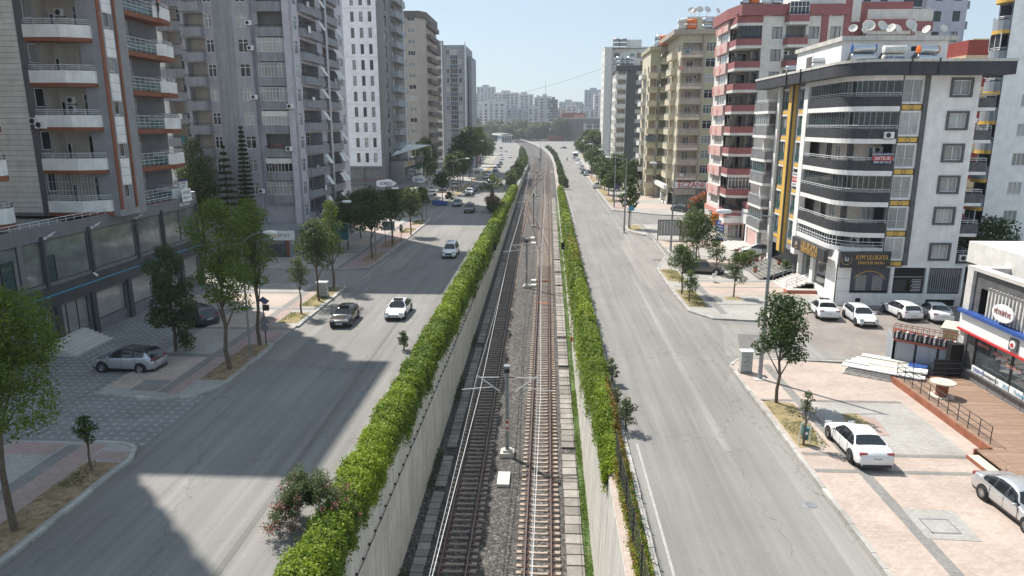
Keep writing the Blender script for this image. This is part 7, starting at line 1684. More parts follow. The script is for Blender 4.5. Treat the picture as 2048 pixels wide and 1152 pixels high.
# grass tufts and litter of leaves in the soil strips, verge, gutter
def tufts(name, rects, dens, size, mat, z):
    Cs = []
    for (x0, y0, x1, y1) in rects:
        n = int(abs((x1 - x0) * (y1 - y0)) * dens); Cs.append(np.stack([nr.uniform(x0, x1, n), nr.uniform(y0, y1, n), nr.uniform(z, z + size * .9, n)], 1))
    C = np.concatenate(Cs); keep = (np.sin(C[:, 0] * 2.7) + np.sin(C[:, 1] * 1.9 + C[:, 0]) + nr.normal(scale=.8, size=len(C))) > -.3; C = C[keep]
    link(name, leaves_mesh(name, C, np.tile([0, 0, .2], (len(C), 1)), size, mat, .22, .1), None, (0, 0, 0), 0, 'stuff')
tufts('grass', [(3.65, 15, 4.18, 60)], 420, .07, 'leaf_ivy2', .12); tufts('dry_leaves', [(3.65, 15, 4.18, 44)], 120, .05, 'leaf_ivy_dry', .14)
tufts('grass', [(13.35, 34.4, 14.9, 37.6), (13.4, 63.6, 15, 70), (13.4, 74.5, 15, 80)], 220, .06, 'grass', .13)
tufts('dry_leaves', [(13.35, 34.4, 14.9, 40.6), (-22.8, 8, -21.1, 31), (-22.8, 42.6, -21.05, 50.2)], 60, .045, 'palm_dry', .135)
tufts('grass', [(-22.8, 56.2, -21.1, 59.6), (-22.8, 61.8, -21.1, 69.8), (-22.9, 107, -21.1, 112), (-22.9, 116, -21.1, 122), (-22.6, 28.5, -21.5, 31)], 150, .07, 'grass', .13)
for (y0, y1, d) in ((15, 60, 260), (60, 150, 120)):
    n = int((y1 - y0) * .6 * d); yy = nr.uniform(y0, y1, n); C = np.stack([nr.uniform(2.4, 2.95, n), yy, np.array([zb(v) for v in yy]) + nr.uniform(0, .25, n)], 1); C = C[(np.sin(C[:, 1] * .8) + nr.normal(scale=.5, size=n)) > -.4]
    link('grass', leaves_mesh('grass', C, np.tile([0, 0, .3], (len(C), 1)), .08, 'leaf_ivy2', .3, .1), None, (0, 0, 0), 0, 'stuff')
n = 2600; yy = nr.uniform(20, 75, n); C = np.stack([nr.uniform(-7.9, -7.5, n), yy, np.array([zb(v) for v in yy]) + nr.uniform(0, .5, n)], 1); C = C[np.sin(C[:, 1] * .45) > .35]
link('weeds', leaves_mesh('weeds', C, np.tile([0, 0, .3], (len(C), 1)), .1, 'leaf_dark', .4, .1), None, (0, 0, 0), 0, 'stuff')
# wood beyond the bend
for i in range(54):
    l_ = i < 28; y = 370 + (i % 14) * 26; x = (-36 - (y - 370) * .075 - (i // 14) * 9 if l_ else 21 + (i % 3) * 9 + (y - 370) * .03) + rnd.uniform(-3, 3)
    tree(x, y, rnd.uniform(6, 12), rnd.uniform(3.5, 6), 1.5, ('leaf_mid', 'leaf_dark', 'leaf_olive')[i % 3], 'low tree on the open ground %s of the far bend' % ('left' if l_ else 'right'), group='low trees on the open ground %s of the far bend' % ('left' if l_ else 'right'), z0=0, leaf=.5, share=(9.0, 4.0, 'g%d' % (i % 3)))
for i in range(34):
    x = -92 + i * 3.5 + rnd.uniform(-2, 2); y = 790 + rnd.uniform(-35, 35); h = rnd.uniform(17, 28)
    tree(x, y, h, rnd.uniform(8, 12), h * .18, ('leaf_far', 'leaf_dark', 'leaf_far', 'leaf_mid')[i % 4], 'tree in the park wood beyond the bend of the railway', name='park_tree', group='trees of the park beyond the bend', z0=0, leaf=1.0, share=(28.0, 10.0, i % 4))

# ------------------------------------------------------------ distance: skyline, office block, station
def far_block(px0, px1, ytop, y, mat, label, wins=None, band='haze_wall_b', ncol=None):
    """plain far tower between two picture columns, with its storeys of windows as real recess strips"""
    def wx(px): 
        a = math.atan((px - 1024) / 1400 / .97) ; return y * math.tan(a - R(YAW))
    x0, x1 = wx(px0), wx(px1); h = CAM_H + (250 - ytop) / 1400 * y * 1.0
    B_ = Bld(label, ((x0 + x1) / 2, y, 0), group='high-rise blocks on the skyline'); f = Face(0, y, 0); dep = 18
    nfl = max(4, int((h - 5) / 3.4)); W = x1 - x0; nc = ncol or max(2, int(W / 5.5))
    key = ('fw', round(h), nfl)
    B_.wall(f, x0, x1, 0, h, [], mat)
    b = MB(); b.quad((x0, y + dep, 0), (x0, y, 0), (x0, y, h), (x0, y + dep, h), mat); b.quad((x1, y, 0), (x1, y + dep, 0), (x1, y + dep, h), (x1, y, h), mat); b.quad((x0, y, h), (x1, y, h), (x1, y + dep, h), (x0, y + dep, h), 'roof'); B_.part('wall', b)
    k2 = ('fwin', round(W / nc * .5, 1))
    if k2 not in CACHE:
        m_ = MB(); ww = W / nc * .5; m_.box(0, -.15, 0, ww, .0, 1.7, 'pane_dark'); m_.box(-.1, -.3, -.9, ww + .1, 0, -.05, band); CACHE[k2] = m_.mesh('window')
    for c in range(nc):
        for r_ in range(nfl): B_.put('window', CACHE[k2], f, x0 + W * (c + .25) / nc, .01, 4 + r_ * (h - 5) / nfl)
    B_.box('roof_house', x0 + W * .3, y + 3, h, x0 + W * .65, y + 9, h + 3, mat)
    if W > 14:
        b = MB(); b.box(x0 + W * .47, y - .4, 0, x0 + W * .53, y, h, band); B_.part('stair_strip', b)
    return B_
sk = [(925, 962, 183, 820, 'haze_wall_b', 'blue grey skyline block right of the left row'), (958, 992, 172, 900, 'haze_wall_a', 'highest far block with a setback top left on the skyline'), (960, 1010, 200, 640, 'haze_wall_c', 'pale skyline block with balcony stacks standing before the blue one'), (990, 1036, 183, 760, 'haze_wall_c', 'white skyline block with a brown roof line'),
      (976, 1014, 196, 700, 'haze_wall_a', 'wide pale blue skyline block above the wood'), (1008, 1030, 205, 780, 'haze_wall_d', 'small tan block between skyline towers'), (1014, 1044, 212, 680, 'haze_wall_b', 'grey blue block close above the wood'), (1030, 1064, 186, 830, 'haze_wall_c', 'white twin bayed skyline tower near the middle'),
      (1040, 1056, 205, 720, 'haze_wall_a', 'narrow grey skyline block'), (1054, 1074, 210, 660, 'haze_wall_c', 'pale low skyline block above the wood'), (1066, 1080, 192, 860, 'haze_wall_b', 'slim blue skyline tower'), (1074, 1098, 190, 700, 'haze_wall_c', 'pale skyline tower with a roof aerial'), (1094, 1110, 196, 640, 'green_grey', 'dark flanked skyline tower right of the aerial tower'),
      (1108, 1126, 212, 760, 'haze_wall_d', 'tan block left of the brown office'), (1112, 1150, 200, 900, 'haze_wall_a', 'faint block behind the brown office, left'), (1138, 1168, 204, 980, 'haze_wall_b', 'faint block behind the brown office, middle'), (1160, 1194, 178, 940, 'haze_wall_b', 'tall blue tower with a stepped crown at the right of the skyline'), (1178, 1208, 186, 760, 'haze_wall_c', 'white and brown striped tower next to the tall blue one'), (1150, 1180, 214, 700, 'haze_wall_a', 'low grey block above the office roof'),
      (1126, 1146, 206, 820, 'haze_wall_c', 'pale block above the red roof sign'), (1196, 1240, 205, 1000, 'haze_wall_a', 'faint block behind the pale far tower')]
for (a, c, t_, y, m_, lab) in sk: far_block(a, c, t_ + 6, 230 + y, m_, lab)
b = MB(); b.tube((-3, 932, 55), (-3, 932, 71), .3, 'galv', 4); tag(link('roof_aerial', b.mesh('roof_aerial')), 'thin aerial on the pale tower in the middle of the skyline', 'antenna mast')
# brown office block beyond the bend
O = Bld('long brown office block with pale fins and a red roof sign beyond the bend', (46, 765, 0), 'office_building')
fo = Face(0, 760, 0)
O.wall(fo, 16, 84, 0, 24, [(19, 1, 19, 17.5, .8, 'beige_dark'), (41, 1, 41, 17.5, .8, 'pane_dark')], 'beige')
O.fbox('cornice', fo, 14, 86, 18.6, 22.6, .003, 1.8, 'beige_dark'); O.box('roof_house', 15, 763, 22.6, 40, 775, 29, 'brick_red'); O.fbox('roof_sign', Face(0, 763, 0), 28, 34, 23.6, 26.6, .003, .3, 'rose'); O.fbox('roof_sign', Face(0, 763, 0), 35, 39, 23.6, 26.6, .003, .3, 'rose')
for k in range(14): O.fbox('fin', fo, 19.5 + k * 1.4, 19.8 + k * 1.4, 1, 18.4, -.5, .1, 'beige')
for k in range(6): O.fbox('pier', fo, 39 + k * 8.2, 40 + k * 8.2, 0, 18.5, .003, .7, 'pale_wall')
for r_ in range(4): O.fbox('spandrel', fo, 41, 82, 4.5 + r_ * 4, 5.6 + r_ * 4, -.4, -.1, 'blue_grey')
O.box('inner_core', 16.2, 761.5, 0, 83.8, 785, 22, 'beige'); O.box('porch', 0, 752, 0, 18, 759.9, 5.2, 'brick_red'); O.box('porch_roof', -1, 751, 5.2, 19, 760.2, 6.4, 'beige_dark')
# metro station with a curved pale roof
S_ = Bld('low metro station hall with a long ribbed grey roof on the left of the bend', (-45, 690, 0), 'metro_station', 'station')
b = MB(); b.prism([(-45, 686), (-33, 686), (-47, 780), (-85, 980), (-120, 980), (-66, 780)], 6.6, 7.1, 'pale_wall'); b.prism([(-43, 686.5), (-35, 686.5), (-50, 780), (-90, 975), (-112, 975), (-62, 780)], 7.1, 8.3, 'roof'); S_.part('roof', b)
b = MB(); b.prism([(-44, 688), (-34, 688), (-38, 715), (-50, 715)], 0, 6.6, 'haze_wall_a'); S_.part('hall', b)
for k in range(4): S_.fbox('window', Face(0, 688, 0), -43.2 + k * 2.3, -41.9 + k * 2.3, 1.2, 5.2, .003, .1, 'pane_dark')

# ------------------------------------------------------------ vehicles
def interp(tab, x):
    for (a, va), (c, vc) in zip(tab[:-1], tab[1:]):
        if a <= x <= c:
            t = (x - a) / (c - a) if c > a else 0; return va + (vc - va) * t
    return tab[0][1] if x < tab[0][0] else tab[-1][1]
def smooth_tab(tab, n=3):
    return tab
STY = {  # length, width, height; hood line, roof line along x (0 front .. 1 rear); cabin glass range
 'sedan': dict(L=4.55, W=1.80, H=1.46, top=[(0, .52), (.02, .62), (.08, .70), (.25, .80), (.30, .84), (.42, 1.33), (.50, 1.44), (.62, 1.45), (.72, 1.36), (.84, 1.06), (.88, 1.02), (.975, .98), (1, .72)], belt=[(0, .50), (.25, .80), (.3, .84), (.6, .90), (.84, .96), (1, .70)], ws=(.30, .42), rw=(.72, .84), gl=(.31, .83), pil=(.51, .66), wh=(.185, .785)),
 'hatch': dict(L=4.15, W=1.76, H=1.47, top=[(0, .52), (.02, .64), (.09, .74), (.25, .86), (.29, .90), (.42, 1.36), (.50, 1.45), (.65, 1.47), (.84, 1.38), (.90, 1.28), (.975, .98), (1, .75)], belt=[(0, .50), (.25, .85), (.3, .89), (.6, .93), (.9, 1.0), (1, .75)], ws=(.29, .42), rw=(.87, .965), gl=(.30, .90), pil=(.52, .70), wh=(.19, .82)),
 'suv': dict(L=4.55, W=1.87, H=1.66, top=[(0, .60), (.02, .78), (.08, .90), (.23, 1.02), (.27, 1.05), (.38, 1.52), (.46, 1.63), (.65, 1.65), (.84, 1.57), (.90, 1.45), (.975, 1.10), (1, .8)], belt=[(0, .6), (.23, 1.0), (.28, 1.04), (.6, 1.08), (.9, 1.18), (1, .8)], ws=(.27, .39), rw=(.87, .965), gl=(.28, .88), pil=(.50, .69), wh=(.185, .80)),
 'van': dict(L=4.45, W=1.80, H=1.82, top=[(0, .58), (.02, .75), (.08, .88), (.22, 1.02), (.25, 1.06), (.36, 1.62), (.43, 1.78), (.7, 1.82), (.90, 1.80), (.96, 1.70), (.985, 1.2), (1, .8)], belt=[(0, .58), (.22, 1.0), (.28, 1.06), (.6, 1.08), (.95, 1.12), (1, .8)], ws=(.25, .37), rw=(.955, .985), gl=(.26, .93), pil=(.48, .70), wh=(.17, .80)),
}
WHEEL = {}
def wheel_meshes(r):
    if r in WHEEL: return WHEEL[r]
    T = Matrix.Rotation(R(90), 4, 'X'); b = MB(); b.lathe([(r * .60, -.11), (r * .93, -.11), (r, -.07), (r, .07), (r * .93, .11), (r * .60, .11)], 'rubber', 20, T)
    w = MB(); w.lathe([(r * .63, .10), (r * .60, .06), (r * .56, .03), (.02, .03)], 'rail_dark', 20, T)
    for k in range(10): 
        a = 2 * math.pi * k / 10; c = Vector((math.cos(a), 0, math.sin(a))); s_ = Vector((-math.sin(a), 0, math.cos(a))) * .022
        p0 = c * .05; p1 = c * r * .6; yb = -.085
        w.poly([tuple(p0 - s_ + Vector((0, yb, 0))), tuple(p1 - s_ + Vector((0, yb - .01, 0))), tuple(p1 + s_ + Vector((0, yb - .01, 0))), tuple(p0 + s_ + Vector((0, yb, 0)))], 'stainless')
        w.poly([tuple(p0 + s_ + Vector((0, -yb, 0))), tuple(p1 + s_ + Vector((0, -yb + .01, 0))), tuple(p1 - s_ + Vector((0, -yb + .01, 0))), tuple(p0 - s_ + Vector((0, -yb, 0)))], 'stainless')
    for sgn in (1, -1): w.lathe([(r * .57, .09 * sgn), (r * .62, .105 * sgn), (r * .64, .1 * sgn)], 'stainless', 20, T); w.lathe([(.001, .1 * sgn), (.05, .095 * sgn), (.06, .06 * sgn)], 'stainless', 10, T)
    WHEEL[r] = (b.mesh('tyre', True), w.mesh('rim', False)); return WHEEL[r]
CARS = {}
def car_meshes(kind, pm, roofm=None):
    key = (kind, pm, roofm)
    if key in CARS: return CARS[key]
    S = STY[kind]; L, W = S['L'], S['W']; hw = W / 2; n = 64
    def sm(tab, x): return sum(interp(tab, min(1, max(0, x + d))) for d in (-.014, 0, .014)) / 3
    rows = []
    for i in range(n + 1):
        x = i / n; zt = sm(S['top'], x); zb_ = sm(S['belt'], x); zb_ = min(zb_, zt - .015); cab = max(0.0, min(1, (zt - zb_) / .35))
        plan = 1 - .13 * max(0, (.10 - x) / .10) ** 2 - .10 * max(0, (x - .92) / .08) ** 2; plan *= 1 - .025 * abs(x - .5) * 2
        w = hw * plan; z0 = .20 + .06 * max(0, (.06 - x) / .06) + .08 * max(0, (x - .94) / .06)
        tumble = .235 * cab * min(1.0, (zt - zb_) / .5); wr = w - .05 - tumble
        sec = [(w * .93, z0), (w * .985, z0 + .14), (w, (z0 + zb_) * .5), (w * .985, zb_ - .10), (w * .965, zb_ - .02)]
        if zt - zb_ > .12: sec += [(w * .955, zb_), (w * .955 - tumble * .45, zb_ + (zt - zb_) * .42), (wr, zb_ + (zt - zb_) * .86), (wr - .07, zt - .035), (wr * .62, zt - .004), (0, zt + .012)]
        else: sec += [(w * .94, zb_), (w * .90, zb_ + (zt - zb_) * .35), (w * .84, zt - .03), (w * .72, zt - .008), (w * .45, zt + .006), (0, zt + .014)]
        rows.append([(x * L - L / 2, yy, zz) for yy, zz in sec])
    m = len(rows[0]); body = MB(); gl = {'windscreen': MB(), 'side_window': MB(), 'rear_window': MB()}
    V = []; 
    for r_ in rows: V += [(p[0], -p[1], p[2]) for p in r_] + [(p[0], p[1], p[2]) for p in reversed(r_[:-1])]
    M_ = 2 * m - 1; body.v = V; pk = body.mi(pm); rk = body.mi(roofm or pm); gk = body.mi('car_glass'); bk = body.mi('rail_dark')
    p1, p2 = S['pil']
    for i in range(n):
        x = (i + .5) / n; cab = rows[i][m - 1][2] - rows[i][5][2] > .12
        for j in range(M_ - 1):
            k = pk; jj = j if j < m - 1 else M_ - 2 - j
            if cab and S['gl'][0] + .01 < x < S['gl'][1] and jj in (5, 6):
                            k = bk if abs(x - p1) < .009 or abs(x - p2) < .011 else pk if x > S['gl'][1] - .02 else gk
            if S['ws'][0] < x < S['ws'][1] and jj in (8, 9): k = gk
            if S['rw'][0] < x < S['rw'][1] and jj in (8, 9): k = gk
            if k == pk and cab and jj >= 7 and roofm: k = rk
            if jj == 0: k = bk
            a = i * M_ + j; body.f.append((a, a + 1, a + M_ + 1, a + M_)[::-1] if 0 else (a, a + M_, a + M_ + 1, a + 1)); body.m.append(k)
    body.f.append(tuple(range(M_))); body.m.append(pk); body.f.append(tuple(reversed(range(n * M_, n * M_ + M_)))); body.m.append(pk)
    body.f.append((0, M_ - 1, n * M_ + M_ - 1, n * M_)); body.m.append(bk)
    bm_ = body.mesh('body', True)
    # wheel arches
    wr = .33 if kind != 'suv' else .37; arch = MB()
    for wx_ in S['wh']:
        for s_ in (-1, 1):
            x = wx_ * L - L / 2; T = Matrix.Translation((x, s_ * (hw - .002), wr)) @ Matrix.Rotation(R(90 * -s_), 4, 'X')
            arch.lathe([(.001, .0), (wr + .065, .0), (wr + .075, -.03)], 'black', 24, T)
    am = arch.mesh('wheel_arch')
    def lamp(y0, y1, x, z0, z1, mt, dx):
        b = MB(); b.box(min(x, x + dx), y0, z0, max(x, x + dx), y1, z1, mt); return b.mesh('lamp')
    det = {}
    zf = S['top'][2][1]; xf = -L / 2; xr = L / 2
    det['headlight'] = [lamp(s_ * hw * .50, s_ * hw * .86, xf + .055, zf - .13, zf + .01, 'headlamp', .16) for s_ in (-1, 1)]
    zt = S['top'][-2][1]
    det['taillight'] = [lamp(s_ * hw * .52, s_ * hw * .89, xr - .065, zt - .22, zt - .05, 'taillamp', -.14) for s_ in (-1, 1)]
    b = MB(); b.box(xf - .012, -.42, .42, xf + .1, .42, zf - .16, 'black'); b.box(xf - .014, -.6, .26, xf + .1, .6, .36, 'black')
    for k in range(3): b.box(xf - .02, -.40, .45 + k * .055, xf, .40, .462 + k * .055, 'galv')
    det['grille'] = [b.mesh('grille')]
    b = MB(); b.box(xf - .03, -.26, .38, xf - .016, .26, .49, 'white'); b.box(xf - .032, -.22, .405, xf - .03, .2, .465, 'sign_grey'); p_a = b.mesh('number_plate')
    b = MB(); zz = .62 if kind in ('sedan', 'suv') else .5; b.box(xr + .0, -.26, zz, xr + .014, .26, zz + .11, 'white'); b.box(xr + .014, -.2, zz + .025, xr + .016, .22, zz + .085, 'sign_grey'); b.box(xr - .02, -.7, .22, xr + .012, .7, .36, 'rail_dark'); p_b = b.mesh('number_plate')
    det['number_plate'] = [p_a, p_b]
    zbm = interp(S['belt'], S['ws'][1]) ; xm = (S['ws'][0] + .045) * L - L / 2; mm = []
    for s_ in (-1, 1):
        b = MB(); b.lathe([(.001, -.09), (.055, -.085), (.07, 0), (.055, .085), (.001, .09)], pm, 8, Matrix.Translation((xm, s_ * (hw + .06), zbm + .05)) @ Matrix.Rotation(R(90), 4, 'X')); b.box(xm - .03, s_ * (hw - .06), zbm - .0, xm + .03, s_ * (hw + .0), zbm + .05, pm); mm.append(b.mesh('mirror', True))
    det['mirror'] = mm
    hd = []
    for s_ in (-1, 1):
        for xx in (p1 + .04, p2 + .015):
            zc = interp(S['belt'], xx) - .14; b = MB(); x0 = xx * L - L / 2; b.box(x0, s_ * (hw * .985) - .01, zc, x0 + .17, s_ * (hw * .985) + .02, zc + .03, pm if pm != 'paint_black' else 'galv'); hd.append(b.mesh('door_handle'))
    det['door_handle'] = hd
    # door seams
    b = MB()
    for xx in (S['ws'][0] + .02, p1, p2 + .04):
        x0 = xx * L - L / 2
        for s_ in (-1, 1): b.box(x0 - .006, s_ * hw * .90, .32, x0 + .006, s_ * (hw * .9995), interp(S['belt'], xx) - .05, 'black')
    det['door_seam'] = [b.mesh('door_seam')]
    CARS[key] = (bm_, am, det, wr); return CARS[key]
def car(kind, pm, cx, cy, heading, label, cat='car', group='cars', roofm=None, name='parked_car', far=False, sunroof=False, z=.0, rails=False):
    """heading: degrees, direction of travel counter-clockwise from +x"""
    bm_, am, det, wr = car_meshes(kind, pm, roofm); S = STY[kind]
    t = thing(name, label, cat, (cx, cy, z), R(heading + 180), group)
    link('body', bm_, t)
    link('wheel_arch', am, t)
    tm, rm = wheel_meshes(wr)
    for wx_ in S['wh']:
        for s_ in (-1, 1):
            w = link('wheel', tm, t, (wx_ * S['L'] - S['L'] / 2, s_ * (S['W'] / 2 - .075), wr)); 
            if not far: r_ = bpy.data.objects.new('rim', rm); col.objects.link(r_); r_.parent = w
    for k, ms in det.items():
        if far and k in ('door_handle', 'door_seam', 'mirror'): continue
        for me in ms: link(k, me, t)
    if sunroof: b = MB(); zr_ = S['H']; b.box(-.35, -.42, zr_ - .002, .25, .42, zr_ + .012, 'car_glass'); link('sunroof', b.mesh('sunroof'), t)
    if rails:
        b = MB()
        for s_ in (-1, 1): b.path([(-.3, s_ * .62, S['H'] - .04), (-.2, s_ * .62, S['H'] + .04), (1.4, s_ * .62, S['H'] + .03), (1.5, s_ * .62, S['H'] - .06)], .018, 'steel')
        link('roof_rail', b.mesh('roof_rail'), t)
    b = MB(); b.tube((1.2, 0, S['H'] - .05), (1.35, 0, S['H'] + .12), .008, 'black', 4); link('aerial', b.mesh('aerial'), t)
    return t
def car_w(kind, pm, fx, fy, rx, ry, side, label, **k):
    """placed from the ground points of its two visible wheels; side +1 when those are its left wheels"""
    d = Vector((fx - rx, fy - ry)).normalized(); nrm = Vector((-d.y, d.x)); S = STY[kind]; wb = (S['wh'][1] - S['wh'][0]) * S['L']
    mid = Vector(((fx + rx) / 2, (fy + ry) / 2)) - nrm * side * (S['W'] / 2 - .1); off = (.5 - (S['wh'][0] + S['wh'][1]) / 2) * S['L']
    c = mid - d * off; h = math.degrees(math.atan2(d.y, d.x)); return car(kind, pm, c.x, c.y, h, label, **k)
MOV = 'cars driving on the left carriageway'; PK = 'cars parked beside the corner block'
# moving cars, left carriageway (towards the camera)
def front(kind, pm, x, y, heading, label, **k):
    S = STY[kind]; a = R(heading); return car(kind, pm, x - math.cos(a) * S['L'] / 2, y - math.sin(a) * S['L'] / 2, heading, label, **k)
front('hatch', 'paint_black', -17.10, 55.07, -88, 'black hatchback driving on the left road nearest the kerb', group=MOV, name='moving_car', sunroof=True)
front('sedan', 'paint_white', -13.07, 57.55, -90, 'white saloon with a sunroof driving beside the left hedge', group=MOV, name='moving_car', sunroof=True)
front('van', 'paint_white', -12.31, 86.52, -90, 'white people carrier with roof rails driving on the left road', group=MOV, name='moving_car', rails=True)
front('van', 'paint_dark', -14.91, 133.17, -90, 'dark grey van driving behind the white people carrier', group=MOV, name='moving_car')
front('sedan', 'paint_blue', -18.69, 143.90, -90, 'dark blue grey saloon halted at the corner of the awning block', group=MOV, name='moving_car')
front('suv', 'paint_white', -18.77, 168.15, -90, 'white off-roader driving past the far kerb trees', group=MOV, name='moving_car')
# far left cars
FL = [(-18.8, 177.2, 'sedan', 'paint_blue', 'dark car close behind the white off-roader'), (-13.0, 241.8, 'hatch', 'paint_white', 'white hatchback alone in the middle of the far left road'), (-18.9, 257.4, 'van', 'paint_white', 'white minibus in the far parked row on the left'), (-19.1, 234.3, 'sedan', 'paint_silver', 'silver saloon parked before the white minibus'), (-19.1, 221.0, 'sedan', 'paint_silver2', 'nearest silver saloon of the far parked row'), (-19.9, 299.9, 'sedan', 'paint_grey', 'dark grey car in the far parked row on the left'), (-19.3, 278.7, 'hatch', 'paint_dark', 'dark hatchback in the far parked row behind the minibus'), (-22.0, 343.4, 'sedan', 'paint_white', 'white saloon at the head of the far parked row'), (-25.6, 394.6, 'suv', 'paint_white', 'white car in the inner lane before the bend'), (-29.2, 454.8, 'sedan', 'paint_white', 'small white car farther in the inner lane before the bend'), (-25.5, 446.4, 'sedan', 'paint_white', 'white car in the middle lane far off at the bend'), (-19.0, 364.6, 'sedan', 'paint_white', 'white car in the middle lane before the bend'), (-13.3, 325.0, 'suv', 'paint_dark', 'dark car following by the median at the bend'), (-14.5, 359.4, 'sedan', 'paint_white', 'white car by the median at the bend'), (-32.2, 502.5, 'sedan', 'paint_dark', 'dark car farthest off in the inner lane'), (-16.4, 205.5, 'hatch', 'paint_tan', 'car half hidden behind the fan palm'), ]
for x, y, k, m_, lab in FL: front(k, m_, x, y, -90 if y < 300 else -90 + min(12, (y - 300) * .06), lab, group='distant cars on the left carriageway', name='distant_car', far=True)
FR = [(13.4, 330.8, 'suv', 'paint_white', 'first pale car in the parked row behind the far bus'), (13.1, 297.8, 'sedan', 'paint_white', 'white car second in the parked row behind the far bus'), (12.5, 270.7, 'van', 'paint_white', 'white car third in the parked row behind the far bus'), (12.2, 250.7, 'sedan', 'paint_dark', 'dark car fourth in the parked row behind the far bus'), (12.3, 235.8, 'hatch', 'paint_silver', 'grey hatchback at the near end of the far parked row'), ]
for x, y, k, m_, lab in FR: front(k, m_, x + .8, y + 3.5, 90, lab, group='distant cars parked along the right kerb', name='distant_car', far=True)

FG = 'distant cars on the right carriageway'
front('van', 'paint_white', 13.46, 191.88, 88, 'white van driving away along the right kerb', group=FG, name='moving_car')
car('sedan', 'paint_dark', 11.71, 515.50, 185, 'dark saloon crossing the far right road side-on', group=FG, name='distant_car', far=True)
car('sedan', 'paint_blue', -14.68, 734.28, 200, 'dark car on the far right bend', group=FG, name='distant_car', far=True)
car('sedan', 'paint_dark', 13.83, 245.63, 165, 'dark saloon parked across the kerb under the right row trees', group=FG, name='distant_car', far=True)
car('suv', 'paint_dark', 26.15, 137.57, 120, 'dark off-roader parked by the red bougainvillea', group=None)
car('hatch', 'paint_white', 30.55, 133.12, 100, 'small white hatchback half hidden behind the pink shop corner', group=None)
# bus
t = thing('bus', 'white and dark single-decker bus at the head of the far right parked row', 'bus', (14.12, 355.41, 0), R(90)); b = MB(); b.box(-1, -1.25, .35, 9, 1.25, 3.0, 'paint_white'); b.box(-.9, -1.15, 3.0, 8.9, 1.15, 3.15, 'white'); link('body', b.mesh('body'), t)
b = MB(); b.box(-1.04, -1.1, 1.3, -1.0, 1.1, 2.7, 'car_glass'); link('rear_window', b.mesh('rear_window'), t)
for s_ in (-1, 1): b = MB(); b.box(-.6, s_ * 1.25, 1.4, 8.8, s_ * 1.27, 2.6, 'car_glass'); link('side_window', b.mesh('side_window'), t)
for x in (1.2, 7.2):
    for s_ in (-1, 1): b = MB(); b.lathe([(.001, -.14), (.48, -.14), (.48, .14), (.001, .14)], 'rubber', 14, Matrix.Translation((x, s_ * 1.15, .48)) @ Matrix.Rotation(R(90), 4, 'X')); link('wheel', b.mesh('wheel'), t)
# parked cars
car_w('suv', 'paint_silver', -30.47, 44.01, -27.13, 43.77, 1, 'silver crossover with a black roof parked before the dark shop podium', group=None, roofm='paint_dark', z=.01)
car_w('suv', 'paint_dark', -31.96, 56.93, -28.86, 54.78, 1, 'dark crossover parked half behind the dark green tree', group=None, z=.01)
car_w('sedan', 'paint_white', 15.27, 35.37, 15.28, 32.98, 1, 'white saloon with dark windows parked on the right pavement', group=None, z=.135)
car_w('sedan', 'paint_silver2', 19.88, 26.87, 19.73, 29.34, -1, 'silver saloon cut by the right frame edge', group=None, z=.135)
car_w('sedan', 'paint_white', 24.21, 63.79, 23.71, 59.84, 1, 'leftmost white saloon of the row beside the corner block', group=PK, z=.01, sunroof=True)
car_w('hatch', 'paint_white', 26.14, 57.95, 26.28, 60.95, -1, 'white hatchback facing the camera beside the corner block', group=PK, z=.01)
car_w('hatch', 'paint_white', 30.56, 62.68, 30.73, 60.19, 1, 'white hatchback with a dark rear bumper before the basement grille', group=PK, z=.01)
car_w('sedan', 'paint_white', 33.53, 63.00, 33.00, 59.51, 1, 'rightmost white saloon of the row beside the corner block', group=PK, z=.01)
car_w('sedan', 'paint_grey', 19.07, 77.83, 16.43, 78.51, -1, 'dark grey saloon parked across the right pavement', group=None, z=.135)
car_w('suv', 'paint_white', 25.44, 89.77, 28.29, 88.53, 1, 'white crossover parked before the pink shop wall', group=None, z=.135)
car('sedan', 'paint_grey', 19.52, 86.10, 10, 'small dark car between the bushes and the white crossover', group=None, z=.135) if 0 else None
# cars parked left beyond the second block
for q, (x, y, k, m_, h, lab) in enumerate(((-30.5, 128.5, 'suv', 'paint_white', -60, 'white car standing in the side street under the awning'), (-24.6, 187, 'suv', 'paint_white', -80, 'white off-roader parked behind the far pavement trees'), (-27.0, 181, 'sedan', 'paint_silver', -75, 'silver car parked second behind the far pavement trees'), (-29.5, 178, 'sedan', 'paint_white', -75, 'white car parked third behind the far pavement trees'), (-29.5, 160, 'sedan', 'paint_dark', 200, 'dark car in the shade beyond the awning posts'), (-28.2, 166, 'hatch', 'paint_white', 215, 'white hatchback beyond the last awning post'), (-37, 128, 'sedan', 'paint_blue', 180, 'blue car deep in the side street under the awning'))):
    car(k, m_, x, y, h, lab, group='cars parked off the left carriageway', far=True)
